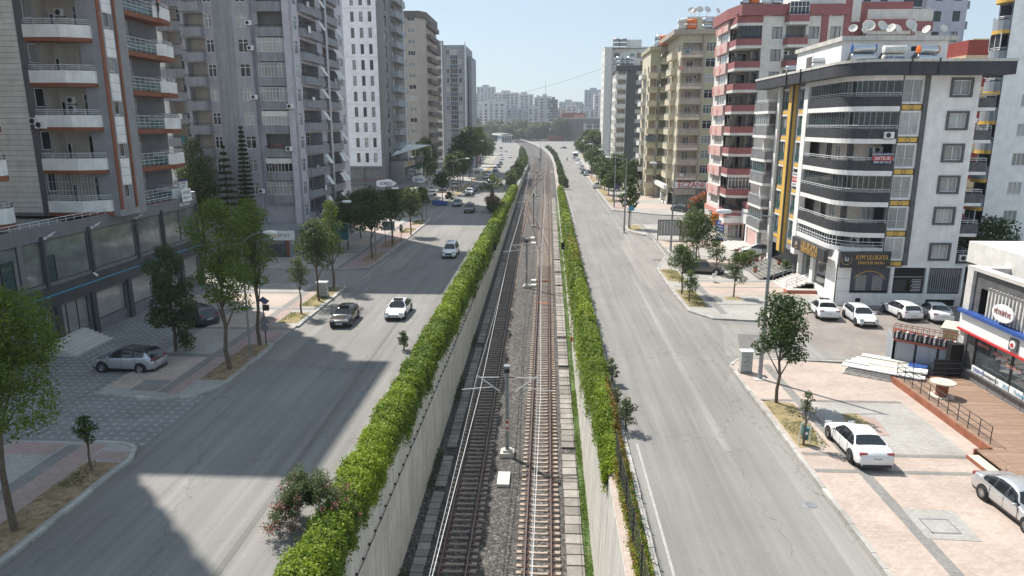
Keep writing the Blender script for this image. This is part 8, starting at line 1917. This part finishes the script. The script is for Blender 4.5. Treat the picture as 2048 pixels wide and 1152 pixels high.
# motorbike and rider, far right road
t = thing('motorbike', 'motorbike with a rider far off on the right road', 'motorbike', (9.23, 330.61, 0), R(90)); b = MB()
for x in (-.6, .65): b.lathe([(.22, -.06), (.32, -.06), (.32, .06), (.22, .06)], 'rubber', 12, Matrix.Translation((x, 0, .32)) @ Matrix.Rotation(R(90), 4, 'X'))
b.box(-.5, -.14, .45, .5, .14, .85, 'paint_dark'); b.box(-.7, -.1, .8, .1, .1, .95, 'black'); b.tube((.5, -.35, 1.1), (.5, .35, 1.1), .03, 'black'); b.tube((.65, 0, .32), (.45, 0, 1.1), .05, 'steel'); link('frame', b.mesh('frame'), t)
b = MB(); b.tube((-.2, 0, .9), (-.05, 0, 1.5), .2, 'cloth_dark', 8, .22); b.tube((-.1, -.2, 1.4), (.4, -.3, 1.12), .07, 'cloth_dark'); b.tube((-.1, .2, 1.4), (.4, .3, 1.12), .07, 'cloth_dark'); b.tube((-.2, -.12, .9), (.3, -.16, .7), .1, 'cloth_dark'); b.tube((-.2, .12, .9), (.3, .16, .7), .1, 'cloth_dark'); b.lathe([(.001, -.14), (.12, -.08), (.14, .03), (.08, .13), (.001, .15)], 'black', 10, Matrix.Translation((0, 0, 1.72)))
o = link('rider', b.mesh('rider'), t)

# ------------------------------------------------------------ street furniture
def lamp_post(x, y, h, rz, label, arm=3.0, style='curve', head='white', z=.12, r=.085, group='street lamps'):
    t = thing('street_lamp', label, 'street lamp', (x, y, z), rz, group); b = MB()
    if style == 'oct':
        b.box(-.35, -.35, -.02, .35, .35, .04, 'concrete') ; b.tube((0, 0, 0), (0, 0, h), .15, 'galv', 8, .075)
        b.tube((0, 0, h - .25), (arm, 0, h + .05), .045, 'galv', 6)
        b.tube((arm, 0, h + .05), (arm + .5, 0, h + .08), .04, 'galv', 6)
    else:
        b.tube((0, 0, 0), (0, 0, h - 1.3), r, 'galv', 8, r * .75); p = [(arm * (1 - math.cos(a)), 0, h - 1.3 + 1.3 * math.sin(a)) for a in [i * math.pi / 2 / 8 for i in range(9)]]; b.path(p, .04, 'galv', 6)
    link('post', b.mesh('post'), t); zz = h + (.08 if style == 'oct' else 0); x0 = arm + (.35 if style == 'oct' else -.1)
    b = MB(); T = Matrix.Translation((x0, 0, zz)) @ Matrix.Rotation(R(90), 4, 'Y'); b.lathe([(.02, -.05), (.10, 0), (.14, .25), (.16, .6), (.12, .85), (.02, .95)], head, 10, T)
    o = link('lamp_head', b.mesh('lamp_head', True), t)
    return t
lamp_post(-21.34, 47.42, 9.1, R(0), 'curved street lamp with a white head among the left acacias', 1.8)
lamp_post(-23.32, 74.16, 8.4, R(0), 'street lamp post hidden behind the sunlit yellow green tree', 1.6)
lamp_post(-21.79, 87.43, 8.6, R(15), 'straight armed street lamp in front of the awning', 2.4)
lamp_post(-21.36, 123.43, 10.2, R(0), 'curved street lamp at the far end of the second block', 2.4)
lamp_post(-20.63, 155.54, 9.2, R(0), 'curved street lamp beside the dark blue saloon', 2.8)
lamp_post(-22.0, 205, 12, 0, 'curved street lamp by the tall left row', 3)
lamp_post(14.23, 44.57, 11.0, R(180), 'tall grey lamp post with a long straight arm near the right corner', 2.3, 'oct')
lamp_post(16.58, 92.96, 11.5, R(180), 'tall grey lamp post beside the framed billboard', 2.0, 'oct')
lamp_post(12.18, 109.64, 11.5, R(180), 'grey lamp post by the slim bright topped tree', 2.0, 'oct')
lamp_post(13.75, 143.71, 11.5, R(180), 'grey lamp post on the corner past the side street', 2.2, 'oct')
lamp_post(14.2, 186, 11.5, R(180), 'grey lamp post along the far right row', 2.2, 'oct'); lamp_post(14.2, 225, 11.5, R(180), 'grey lamp post farthest along the right row', 2.2, 'oct')
# utility cabinets
def cabinet(x, y, w, d, h, label, graffiti=True):
    t = thing('utility_cabinet', label, 'cabinet', (x, y, .12)); b = MB(); b.box(-w / 2 - .03, -d / 2 - .03, 0, w / 2 + .03, d / 2 + .03, .15, 'concrete_old'); link('base', b.mesh('base'), t)
    b = MB(); b.box(-w / 2, -d / 2, .15, w / 2, d / 2, h, 'cabinet'); link('body', b.mesh('body'), t)
    b = MB(); b.box(-w / 2 - .05, -d / 2 - .05, h, w / 2 + .05, d / 2 + .05, h + .08, 'white'); link('lid', b.mesh('lid'), t)
    b = MB(); b.box(-w / 2 + .05, -d / 2 - .012, .2, -.01, -d / 2, h - .06, 'cabinet'); b.box(.01, -d / 2 - .012, .2, w / 2 - .05, -d / 2, h - .06, 'cabinet'); link('door', b.mesh('door'), t)
    if graffiti:
        b = MB(); rr = random.Random(int(x * 10))
        for s_ in range(3):
            p = [(-w * .3 + w * .6 * i / 5, -d / 2 - .016, h * (.35 + .2 * s_) + rr.uniform(-.09, .09)) for i in range(6)]; b.path(p, .012, 'rail_dark', 3)
        link('graffiti', b.mesh('graffiti'), t)
cabinet(-21.77, 65.55, 1.0, .6, 1.45, 'pale grey utility cabinet in the grass strip of the left pavement')
cabinet(13.61, 45.79, .75, .5, 1.5, 'narrow utility cabinet with black graffiti at the right corner')
# road signs left, seen from behind
t = thing('road_sign', 'dark triangular and round road signs with a small solar panel, seen from behind', 'road sign', (-21.28, 50.14, .12)); b = MB(); b.tube((0, 0, 0), (0, 0, 3.3), .045, 'rail_dark'); link('post', b.mesh('post'), t)
b = MB(); b.prism([(-.42, 0), (.42, 0), (0, .75)], -.015, .015, 'podium_grey'); o = link('triangle', b.mesh('triangle'), t, (0, -.06, 1.75)); o.rotation_euler = (R(90), 0, 0)
b = MB(); b.lathe([(.001, -.015), (.32, -.015), (.32, .015), (.001, .015)], 'podium_grey', 20, Matrix.Translation((0, -.06, 1.38)) @ Matrix.Rotation(R(90), 4, 'X')); link('disc', b.mesh('disc'), t)
b = MB(); b.box(0, -.15, 2.75, .42, .12, 3.15, 'rail_dark'); link('flasher', b.mesh('flasher'), t); b = MB(); b.box(-.3, -.28, -.015, .3, .28, .015, 'navy'); o = link('solar_panel', b.mesh('solar_panel'), t, (.1, 0, 3.5)); o.rotation_euler = (R(20), R(35), 0)
# teal billboard
t = thing('billboard', 'teal rounded billboard on a post with the number 01 and dark slogan', 'billboard', (-27.00, 89.69, .12), R(-6)); b = MB(); b.tube((-.15, 0, 0), (-.15, 0, 1.6), .08, 'rail_dark'); b.tube((0, 0, 4.0), (0, 0, 4.3), .05, 'frame_white'); link('post', b.mesh('post'), t)
rr_ = []
for cx, cz, a0 in ((1.1, 1.85, -90), (1.1, 3.75, 0), (-1.1, 3.75, 90), (-1.1, 1.85, 180)): rr_ += [(cx + .2 * math.cos(R(a0 + q)), cz + .2 * math.sin(R(a0 + q))) for q in (0, 30, 60, 90)]
b = MB(); b.prism(rr_, -.08, .08, 'teal'); o = link('board', b.mesh('board'), t, (0, 0, 0)); o.rotation_euler = (R(90), 0, 0)
b = MB(); b.strip([(p[0], p[1]) for p in rr_ + rr_[:1]], .05, -.1, .1, 'pale_wall'); o = link('frame', b.mesh('frame'), t); o.rotation_euler = (R(90), 0, 0)
for s, z, sz, c in (('01', 3.42, .62, 'white'), ('ADANA', 2.95, .5, 'navy'), ('BARCA', 2.48, .5, 'navy'), ('BİTMEZ', 2.02, .5, 'navy')): text('lettering', s, sz, c, t, (.1 if s != '01' else .55, -.1, z), (R(90), 0, 0), .01, squeeze=1.05)
# small white notice board on two posts
t = thing('notice_board', 'white framed notice board on two posts in the left soil strip', 'notice board', (-22.00, 96.24, .12)); b = MB(); b.tube((-.55, 0, 0), (-.55, 0, 2.2), .04, 'rail_dark'); b.tube((.55, 0, 0), (.55, 0, 2.2), .04, 'rail_dark'); link('post', b.mesh('post'), t)
b = MB(); b.box(-.85, -.08, 2.0, .85, .02, 3.3, 'frame_white'); link('frame', b.mesh('frame'), t); b = MB(); b.box(-.75, -.1, 2.1, .02, -.08, 3.2, 'sign_grey'); b.box(.08, -.1, 2.1, .75, -.08, 3.2, 'pane_curtain'); link('poster', b.mesh('poster'), t)
# framed billboard right
t = thing('billboard', 'white louvred billboard panel in a dark frame on the right pavement', 'billboard', (17.84, 102.13, .12)); b = MB()
for x in (-1.6, 1.6): b.tube((x, 0, 0), (x, 0, 2.9), .07, 'rail_dark')
link('post', b.mesh('post'), t); b = MB(); b.box(-1.65, -.1, .7, 1.65, .1, 3.0, 'rail_dark'); link('frame', b.mesh('frame'), t)
for k in range(30): b = MB(); b.box(-1.55 + k * .103, -.13, .8, -1.555 + (k + 1) * .103 - .015, -.1, 2.9, 'sign_grey' if k % 4 else 'pale_wall'); link('louvre', b.mesh('louvre'), t)
t = thing('billboard', 'second dark poster billboard standing just right of the louvred one', 'billboard', (20.36, 101.36, .12), R(-50)); b = MB()
for x in (-1.3, 1.3): b.tube((x, 0, 0), (x, 0, 2.9), .07, 'rail_dark')
b.box(-1.5, -.1, .6, 1.5, .1, 3.0, 'frame_white'); link('frame', b.mesh('frame'), t); b = MB(); b.box(-1.3, -.13, .75, 1.3, -.1, 2.85, 'taupe_wall'); link('poster', b.mesh('poster'), t)
b = MB(); b.box(-.45, -.05, 3.1, .45, .05, 3.75, 'blue_line'); b.tube((0, 0, 0), (0, 0, 3.2), .05, 'galv'); tag(link('street_sign', b.mesh('street_sign'), None, (13.50, 112.38, .12)), 'small blue street sign by the slim bright topped tree', 'street sign')
b = MB(); b.box(-.55, -.05, 3.0, .55, .05, 3.9, 'navy'); b.tube((0, 0, 0), (0, 0, 3.2), .05, 'galv'); tag(link('street_sign', b.mesh('street_sign'), None, (15.1, 153, .12)), 'dark blue parking sign under the first right row tree', 'street sign')
# litter bins
def bin_(x, y, label, c='teal'):
    t = thing('litter_bin', label, 'litter bin', (x, y, .12)); b = MB(); b.lathe([(.001, .28), (.15, .28), (.19, .95), (.17, .95), (.13, .32)], c, 14); link('bucket', b.mesh('bucket', True), t)
    b = MB(); p = [(.27 * math.cos(a), 0, .95 + .32 * math.sin(a)) for a in [math.pi * i / 8 for i in range(9)]]; b.path([(.27, 0, 0)] + p + [(-.27, 0, 0)], .025, 'frame_white', 6); link('hoop', b.mesh('hoop'), t)
    b = MB(); b.lathe([(.001, .0), (.09, 0), (.09, .012), (.001, .012)], 'white', 12, Matrix.Translation((-.02, -.178, .68)) @ Matrix.Rotation(R(95), 4, 'X')); link('emblem', b.mesh('emblem'), t)
bin_(13.71, 34.81, 'teal litter bin in a white hoop beside the thin pale sapling'); bin_(-27.67, 108.19, 'small dark litter bin in the shade before the awning', 'rail_dark')
# folding chair
t = thing('folding_chair', 'white folding chair standing in front of the grey saloon', 'chair', (17.86, 74.19, .125), R(200)); 
for nm, q in (('seat', (-.24, -.24, .42, .24, .24, .46)), ('backrest', (-.24, .22, .5, .24, .27, .98))): b = MB(); b.box(*q, 'white'); link(nm, b.mesh(nm), t)
for (a, c) in (((-.24, -.3, 0), (-.24, .25, .95)), ((.24, -.3, 0), (.24, .25, .95)), ((-.24, .38, 0), (-.24, -.22, .45)), ((.24, .38, 0), (.24, -.22, .45))): b = MB(); b.tube(a, c, .016, 'white', 5); link('leg', b.mesh('leg'), t)
# blue tarp heap on the left corner
b = MB(); rr2 = random.Random(3)
for k in range(9): b.box(rr2.uniform(-1.7, 1.2), rr2.uniform(-.7, .5), 0, rr2.uniform(-1.0, 1.8), rr2.uniform(-.2, .8), rr2.uniform(.3, .95), 'blue_tarp', Matrix.Rotation(rr2.uniform(-.5, .5), 4, 'Z'))
tag(link('tarpaulin_heap', b.mesh('tarpaulin_heap'), None, (-22.41, 146.49, .1)), 'crumpled blue tarpaulin heap on the corner by the dark blue saloon', 'tarpaulin')
tree(-21.35, 153.42, 2.2, .8, .3, 'leaf_mid', 'low planted bush beside the blue tarpaulin', name='shrub', cat='shrub', group=None)
b = MB(); b.box(-1.2, -1.2, 0, 1.2, 1.2, 2.3, 'pale_wall'); b.prism([(-1.5, -1.5), (1.5, -1.5), (1.5, 1.5), (-1.5, 1.5)], 2.3, 2.6, 'white'); b.box(-.9, -1.22, .9, .9, -1.2, 1.9, 'pane_green'); tag(link('kiosk', b.mesh('kiosk'), None, (-22.59, 229.48, .12)), 'small pale green kiosk at the kerb by the parked silver cars', 'kiosk')
# flower pots on the corner shop steps
for i, (x, y, z) in enumerate(((23.6, 78.7, .3), (24.2, 82.8, .5), (24.9, 82.9, .8), (25.6, 83.0, 1.0), (23.4, 83.1, .2), (26.2, 78.8, 1.2))):
    t = thing('flower_pot', ['lone terracotta pot at the foot of the steps rail', 'second terracotta pot from the bottom of the steps', 'third terracotta pot from the bottom of the steps', 'top terracotta pot beside the grey steps', 'lowest terracotta pot beside the grey steps', 'terracotta pot at the top near the pillar'][i], 'flower pot', (x, y, z)); b = MB(); b.lathe([(.001, 0), (.16, 0), (.25, .42), (.22, .42), (.14, .05)], 'terracotta', 12); link('pot', b.mesh('pot', True), t)
    C, N = clump_points([(0, 0, .6, .26)], 1500); link('plant', leaves_mesh('plant', C, N, .07, 'leaf_mid'), t)
# timber deck with ramp and railing
t = thing('timber_deck', 'raised brown timber deck with a rusty edge in front of the showroom', 'deck', (25, 36, 0), worldkids=True); b = MB(); b.box(22.75, 33.9, .42, 27.28, 44.4, .50, 'deck_wood'); b.box(21.9, 14, .42, 27.28, 33.88, .50, 'deck_wood'); link('deck_surface', b.mesh('deck_surface'), t)
b = MB(); b.box(22.62, 34.0, .1, 22.74, 44.5, .52, 'deck_edge'); b.box(22.62, 44.42, .1, 27.28, 44.54, .52, 'deck_edge'); b.box(21.78, 14, .1, 21.9, 30.6, .52, 'deck_edge'); b.box(21.8, 33.8, .1, 22.75, 33.89, .5, 'deck_edge'); link('deck_edge', b.mesh('deck_edge'), t)
b = MB(); b.box(21.3, 30.8, .12, 21.88, 33.6, .3, 'deck_edge'); b.box(21.34, 30.85, .3, 21.88, 33.55, .31, 'ply'); link('ramp', b.mesh('ramp'), t)
b = MB()
for k in range(6): b.box(21.2 + k * .11, 29.4, .12 + k * .03, 21.29 + k * .11, 30.7, .2 + k * .04, 'pave_lot')
link('ramp_boards', b.mesh('ramp_boards'), t)
def deck_rail(pts, label):
    t = thing('deck_railing', label, 'railing', (pts[0][0], pts[0][1], .5), worldkids=True)
    for z in (.62, .95, 1.28): b = MB(); b.path([(p[0], p[1], z + .2) for p in pts], .022, 'rail_dark', 5); link('bar', b.mesh('bar'), t)
    for a, c in zip(pts[:-1], pts[1:]):
        n = max(1, round(math.hypot(c[0] - a[0], c[1] - a[1]) / .95))
        for i in range(n + 1): x = a[0] + (c[0] - a[0]) * i / n; y = a[1] + (c[1] - a[1]) * i / n; b = MB(); b.tube((x, y, .5), (x, y, 1.5), .024, 'rail_dark', 5); link('post', b.mesh('post'), t)
deck_rail([(26.9, 44.3), (22.9, 44.3), (22.9, 34.4)], 'dark steel railing along the deck edge facing the pink paving'); deck_rail([(22.05, 30.4), (22.05, 18)], 'dark steel railing starting behind the silver saloon')
# cable spool table
t = thing('cable_spool', 'wooden cable spool used as a table on the deck', 'cable spool', (24.01, 41.08, .5)); b = MB(); b.lathe([(.001, 0), (.68, 0), (.68, .06), (.001, .06)], 'ply', 24); link('base', b.mesh('base'), t)
b = MB(); b.lathe([(.34, .06), (.34, .85)], 'deck_edge', 18); link('drum', b.mesh('drum', True), t); b = MB(); b.lathe([(.001, .93), (.70, .93), (.70, .86), (.001, .86)], 'ply', 24); link('top', b.mesh('top'), t)
# old white sign boards and pallets stacked on the corner
t = thing('board_stack', 'stack of old white sign boards and pallets lying on the pavement corner', 'boards', (23.2, 46.3, .12), R(-32))
rr3 = random.Random(8)
for k in range(4): b = MB(); b.box(-2.4 + k * .1, -2.0 + k * .05, .02 + k * .1, 2.3, -1.2 + k * .7, .10 + k * .1, 'dirt_white'); link('board', b.mesh('board'), t)
for (x0, y0, x1, y1, z, m_) in ((-2.5, -1.9, 2.4, -1.2, .5, 'white'), (-2.3, -1.1, 2.1, -.5, .46, 'ply'), (-2.2, -.45, 2.0, .2, .48, 'dirt_white'), (-2.0, .25, 1.9, .9, .45, 'ply'), (-1.8, .95, 1.9, 1.7, .5, 'dirt_white'), (1.2, -.2, 2.3, 1.2, .56, 'blue_tarp'), (1.0, -1.0, 2.4, .0, .58, 'white'), (-2.4, -1.2, -1.0, -.9, .6, 'canvas')):
    b = MB(); b.box(x0, y0, z, x1, y1, z + .07, m_, Matrix.Rotation(rr3.uniform(-.03, .03), 4, 'Z')); link('board', b.mesh('board'), t)
for k in range(7): b = MB(); b.box(-2.1 + k * .65, -2.0, 0, -2.0 + k * .65, 1.6, .16, 'ply'); link('pallet_slat', b.mesh('pallet_slat'), t)
# grey booth with crates rack and tan shelter
t = thing('storage_booth', 'grey panelled booth with a steel rack of crates on its roof', 'booth', (26, 47, 0), worldkids=True)
A_, B2, C2, D2 = (24.1, 47.5), (25.2, 50.6), (30.2, 46.6), (28.6, 43.9)
for (p, q, n) in ((A_, (27.1, 44.9), 3), (A_, B2, 1), ((27.1, 44.9), (28.0, 45.2), 1)):
    for i in range(n):
        a = (p[0] + (q[0] - p[0]) * i / n, p[1] + (q[1] - p[1]) * i / n); c = (p[0] + (q[0] - p[0]) * (i + 1) / n, p[1] + (q[1] - p[1]) * (i + 1) / n)
        b = MB(); b.strip([a, c], .08, .0, 2.0, 'blue_grey'); link('panel', b.mesh('panel'), t); b = MB(); b.box(a[0] - .05, a[1] - .09, 0, a[0] + .05, a[1] + .02, 2.02, 'rail_dark'); link('post', b.mesh('post'), t)
b = MB(); b.prism([(24.0, 47.45), (27.1, 44.8), (28.9, 46.3), (25.4, 50.4)], 2.02, 2.14, 'brick_red'); link('roof', b.mesh('roof'), t)
t = thing('crate_rack', 'dark steel rack holding a long row of bottle crates on the booth roof', 'rack', (25.6, 46.6, 2.15), math.atan2(-2.6, 3.0)); b = MB()
for (y0, z0) in ((-.28, 0), (.28, 0), (-.28, .5), (.28, .5), (-.28, .95), (.28, .95)): b.tube((-1.9, y0, z0), (1.9, y0, z0), .022, 'trim_brown' if z0 > .6 else 'rail_dark', 4)
for k in range(12):
    x = -1.9 + k * .345
    for y0 in (-.28, .28): b.tube((x, y0, 0), (x, y0, .95), .016, 'rail_dark', 4)
    b.tube((x, -.28, .95), (x, .28, .95), .016, 'trim_brown', 4)
link('frame', b.mesh('frame'), t)
for k in range(26): b = MB(); b.box(-1.85 + k * .143, -.22, .03, -1.74 + k * .143, .22, .40 + .06 * (k % 3), ('rail_dark', 'white', 'rail_dark', 'galv')[k % 4]); link('crate', b.mesh('crate'), t)
t = thing('shelter', 'small tan roofed shelter behind the grey booth', 'shelter', (30.07, 49.52, 0), R(-35)); b = MB(); b.box(-1.5, -1.2, 2.3, 1.8, 1.3, 2.45, 'ply'); link('roof', b.mesh('roof'), t); b = MB(); b.box(-1.35, -1.05, 0, 1.65, 1.15, 2.3, 'cream2'); link('wall', b.mesh('wall'), t); b = MB(); b.box(.2, -1.08, 1.0, 1.4, -1.05, 2.0, 'pane_dark'); link('window', b.mesh('window'), t)
b = MB(); b.box(26.4, 44.8, 0, 27.2, 45.3, 2.6, 'black'); b.box(25.4, 44.75, .5, 27.2, 44.8, 1.6, 'rail_dark'); tag(link('shutter', b.mesh('shutter')), 'dark slatted shutter between the deck and the booth', 'shutter')
b = MB(); b.strip([(38.6, 58.2), (41.5, 56.5), (44, 57)], .2, 0, .55, 'dirt_white'); tag(link('garden_wall', b.mesh('garden_wall')), 'low white garden wall under the clipped hedge', 'wall')
b = MB()
for i in range(14): b.tube((39.4 + i * .3, 65.8, 0), (39.4 + i * .3, 65.8, 1.5), .02, 'rail_dark', 4)
b.tube((39.4, 65.8, 1.45), (43.5, 65.8, 1.45), .025, 'rail_dark', 4); b.tube((39.4, 65.8, .3), (43.5, 65.8, .3), .025, 'rail_dark', 4); tag(link('iron_fence', b.mesh('iron_fence')), 'dark iron fence in the passage right of the corner block', 'fence')
# tree guards
b = MB()
for (dx, dy) in ((-.5, -.3), (.5, -.3), (.5, .4)): b.tube((dx, dy, 0), (dx * .5, dy * .5, 1.7), .03, 'ply')
tag(link('tree_guard', b.mesh('tree_guard'), None, (18.27, 85.08, .12)), 'wooden stakes holding the large green tree', 'tree stakes')
# overhead service cables across the roads
def cable(a, c, sag, label, r=.02):
    b = MB(); p = []
    for i in range(41): f = i / 40; p.append((a[0] + (c[0] - a[0]) * f, a[1] + (c[1] - a[1]) * f, a[2] + (c[2] - a[2]) * f - sag * 4 * f * (1 - f)))
    b.path(p, r, 'galv', 4); tag(link('service_cable', b.mesh('service_cable')), label, 'cable')
cable((-33, 200, 22.0), (25, 165, 34), 3.0, 'upper cable slung from the beige block across to the yellow block', .03)
cable((-31, 112, 14.4), (-35, 200, 13), .4, 'cable strung past the white tower to the beige block'); cable((-31, 112, 10.9), (-34, 200, 9.8), .4, 'lower cable strung past the white tower to the beige block'); cable((-33, 112, 17.5), (-34, 200, 21), .4, 'topmost thin cable crossing the white tower face')
# ------------------------------------------------------------ people
def person(x, y, z, rz, label, top, legs_, pose='stand', h=1.72):
    s = h / 1.72; sit = pose == 'sit'
    J = {'pelvis': (0, 0, .93), 'chest': (0, .0, 1.28), 'neck': (0, 0, 1.47), 'head': (0, -.02, 1.60), 'top': (0, 0, 1.70)}
    st = .16 if pose == 'walk' else 0
    L = [('pelvis', 'chest'), ('chest', 'neck'), ('neck', 'head'), ('head', 'top')]; rad = {'pelvis': .14, 'chest': .155, 'neck': .055, 'head': .095, 'top': .06}
    for k, sg in (('l', 1), ('r', -1)):
        J['sh' + k] = (sg * .17, 0, 1.40); J['el' + k] = (sg * .24, .02 - st * sg * .6, 1.12); J['wr' + k] = (sg * .25, -.07 - st * sg, .88); J['ha' + k] = (sg * .25, -.10 - st * sg, .79)
        J['hip' + k] = (sg * .09, 0, .86); J['kn' + k] = (sg * .10, -.03 + st * sg * .8, .48); J['an' + k] = (sg * .10, .03 + st * sg * 1.6, .08); J['to' + k] = (sg * .11, -.13 + st * sg * 1.6, .04)
        L += [('chest', 'sh' + k), ('sh' + k, 'el' + k), ('el' + k, 'wr' + k), ('wr' + k, 'ha' + k), ('pelvis', 'hip' + k), ('hip' + k, 'kn' + k), ('kn' + k, 'an' + k), ('an' + k, 'to' + k)]
        rad.update({'sh' + k: .065, 'el' + k: .045, 'wr' + k: .032, 'ha' + k: .03, 'hip' + k: .095, 'kn' + k: .06, 'an' + k: .045, 'to' + k: .04})
    names_ = list(J); me = bpy.data.meshes.new('body'); me.from_pydata([J[k] for k in names_], [(names_.index(a), names_.index(c)) for a, c in L], [])
    tmp = bpy.data.objects.new('body', me); col.objects.link(tmp); md = tmp.modifiers.new('skin', 'SKIN'); 
    for k, sv in zip(names_, me.skin_vertices[0].data): sv.radius = (rad[k], rad[k] * (.7 if k in ('chest', 'pelvis') else 1)); sv.use_root = k == 'pelvis'
    ss = tmp.modifiers.new('sub', 'SUBSURF'); ss.levels = 1; ss.render_levels = 1; bpy.context.view_layer.update()
    m2 = bpy.data.meshes.new_from_object(tmp.evaluated_get(bpy.context.evaluated_depsgraph_get())); bpy.data.objects.remove(tmp)
    for nm in ('skin', top, legs_, 'black'): m2.materials.append(MATS[nm])
    for p in m2.polygons:
        c = p.center; p.use_smooth = True; p.material_index = 0 if c.z > 1.46 or (abs(c.x) > .17 and c.z < 1.18) else 1 if c.z > .92 else 2 if c.z > .09 else 3
    t = thing('person', label, 'person', (x, y, z), rz, None); t.scale = (s, s, s); link('body', m2, t)
    b = MB(); b.lathe([(.001, .115), (.06, .105), (.10, .06), (.112, .0), (.10, -.05)], 'black', 12, Matrix.Translation((0, .015, 1.635))); link('hair', b.mesh('hair', True), t)
person(24.88, 150.73, .12, R(20), 'person in a pale top walking past the pharmacy front', 'cloth_white', 'cloth_dark', 'walk'); person(25.84, 152.73, .12, R(-30), 'person in dark clothes beside the one in a pale top', 'cloth_dark', 'cloth_dark', 'walk', 1.66)
person(26.24, 157.86, .12, R(60), 'person in a teal top nearest the pharmacy wall', 'cloth_teal', 'cloth_dark', 'stand')
person(-37.0, 68.9, 26.9 - .55, R(90), 'person leaning at the rail of the upper left corner balcony', 'cloth_dark', 'cloth_dark', 'stand'); person(26.2, 88.0, 9.72, R(-60), 'person in a red top on a balcony of the corner block', 'red', 'cloth_dark', 'stand')
# laundry and plants on balconies
b = MB()
for k in range(5): b.box(-36.98, 64.0 + k * .55, 20.7, -36.95, 64.4 + k * .55, 21.4, ('white', 'cloth_white', 'rose')[k % 3])
C, N = clump_points([(-34.9, 89.0, 13.95, .28), (-34.3, 88.8, 14.0, .34), (-33.7, 88.8, 13.9, .26)], 900)
t = thing('flower_box', 'purple flowers in a box on a purple tower balcony', 'flowers', (-34.3, 88.9, 13.6), worldkids=True); link('blossom', leaves_mesh('blossom', C, N, .06, 'petal_pink'), t); C, N = clump_points([(-35.4, 88.95, 13.8, .2), (-34.6, 88.8, 13.75, .25), (-33.4, 88.9, 13.75, .25)], 900); link('foliage', leaves_mesh('foliage', C, N, .06, 'leaf_mid'), t)
# ------------------------------------------------------------ air
b = MB(); b.box(-420, -60, -9.5, 420, 1480, 96, 'white'); hz = b.mesh('haze'); hm = bpy.data.materials.new('haze'); hm.use_nodes = True; hn = hm.node_tree; hn.nodes.clear()
pv = hn.nodes.new('ShaderNodeVolumePrincipled'); pv.inputs['Color'].default_value = (.86, .92, 1, 1); pv.inputs['Density'].default_value = .00023; pv.inputs['Anisotropy'].default_value = .35
ho = hn.nodes.new('ShaderNodeOutputMaterial'); hn.links.new(pv.outputs[0], ho.inputs['Volume']); hz.materials.clear(); hz.materials.append(hm); link('haze', hz, None, (0, 0, 0), 0, 'stuff')
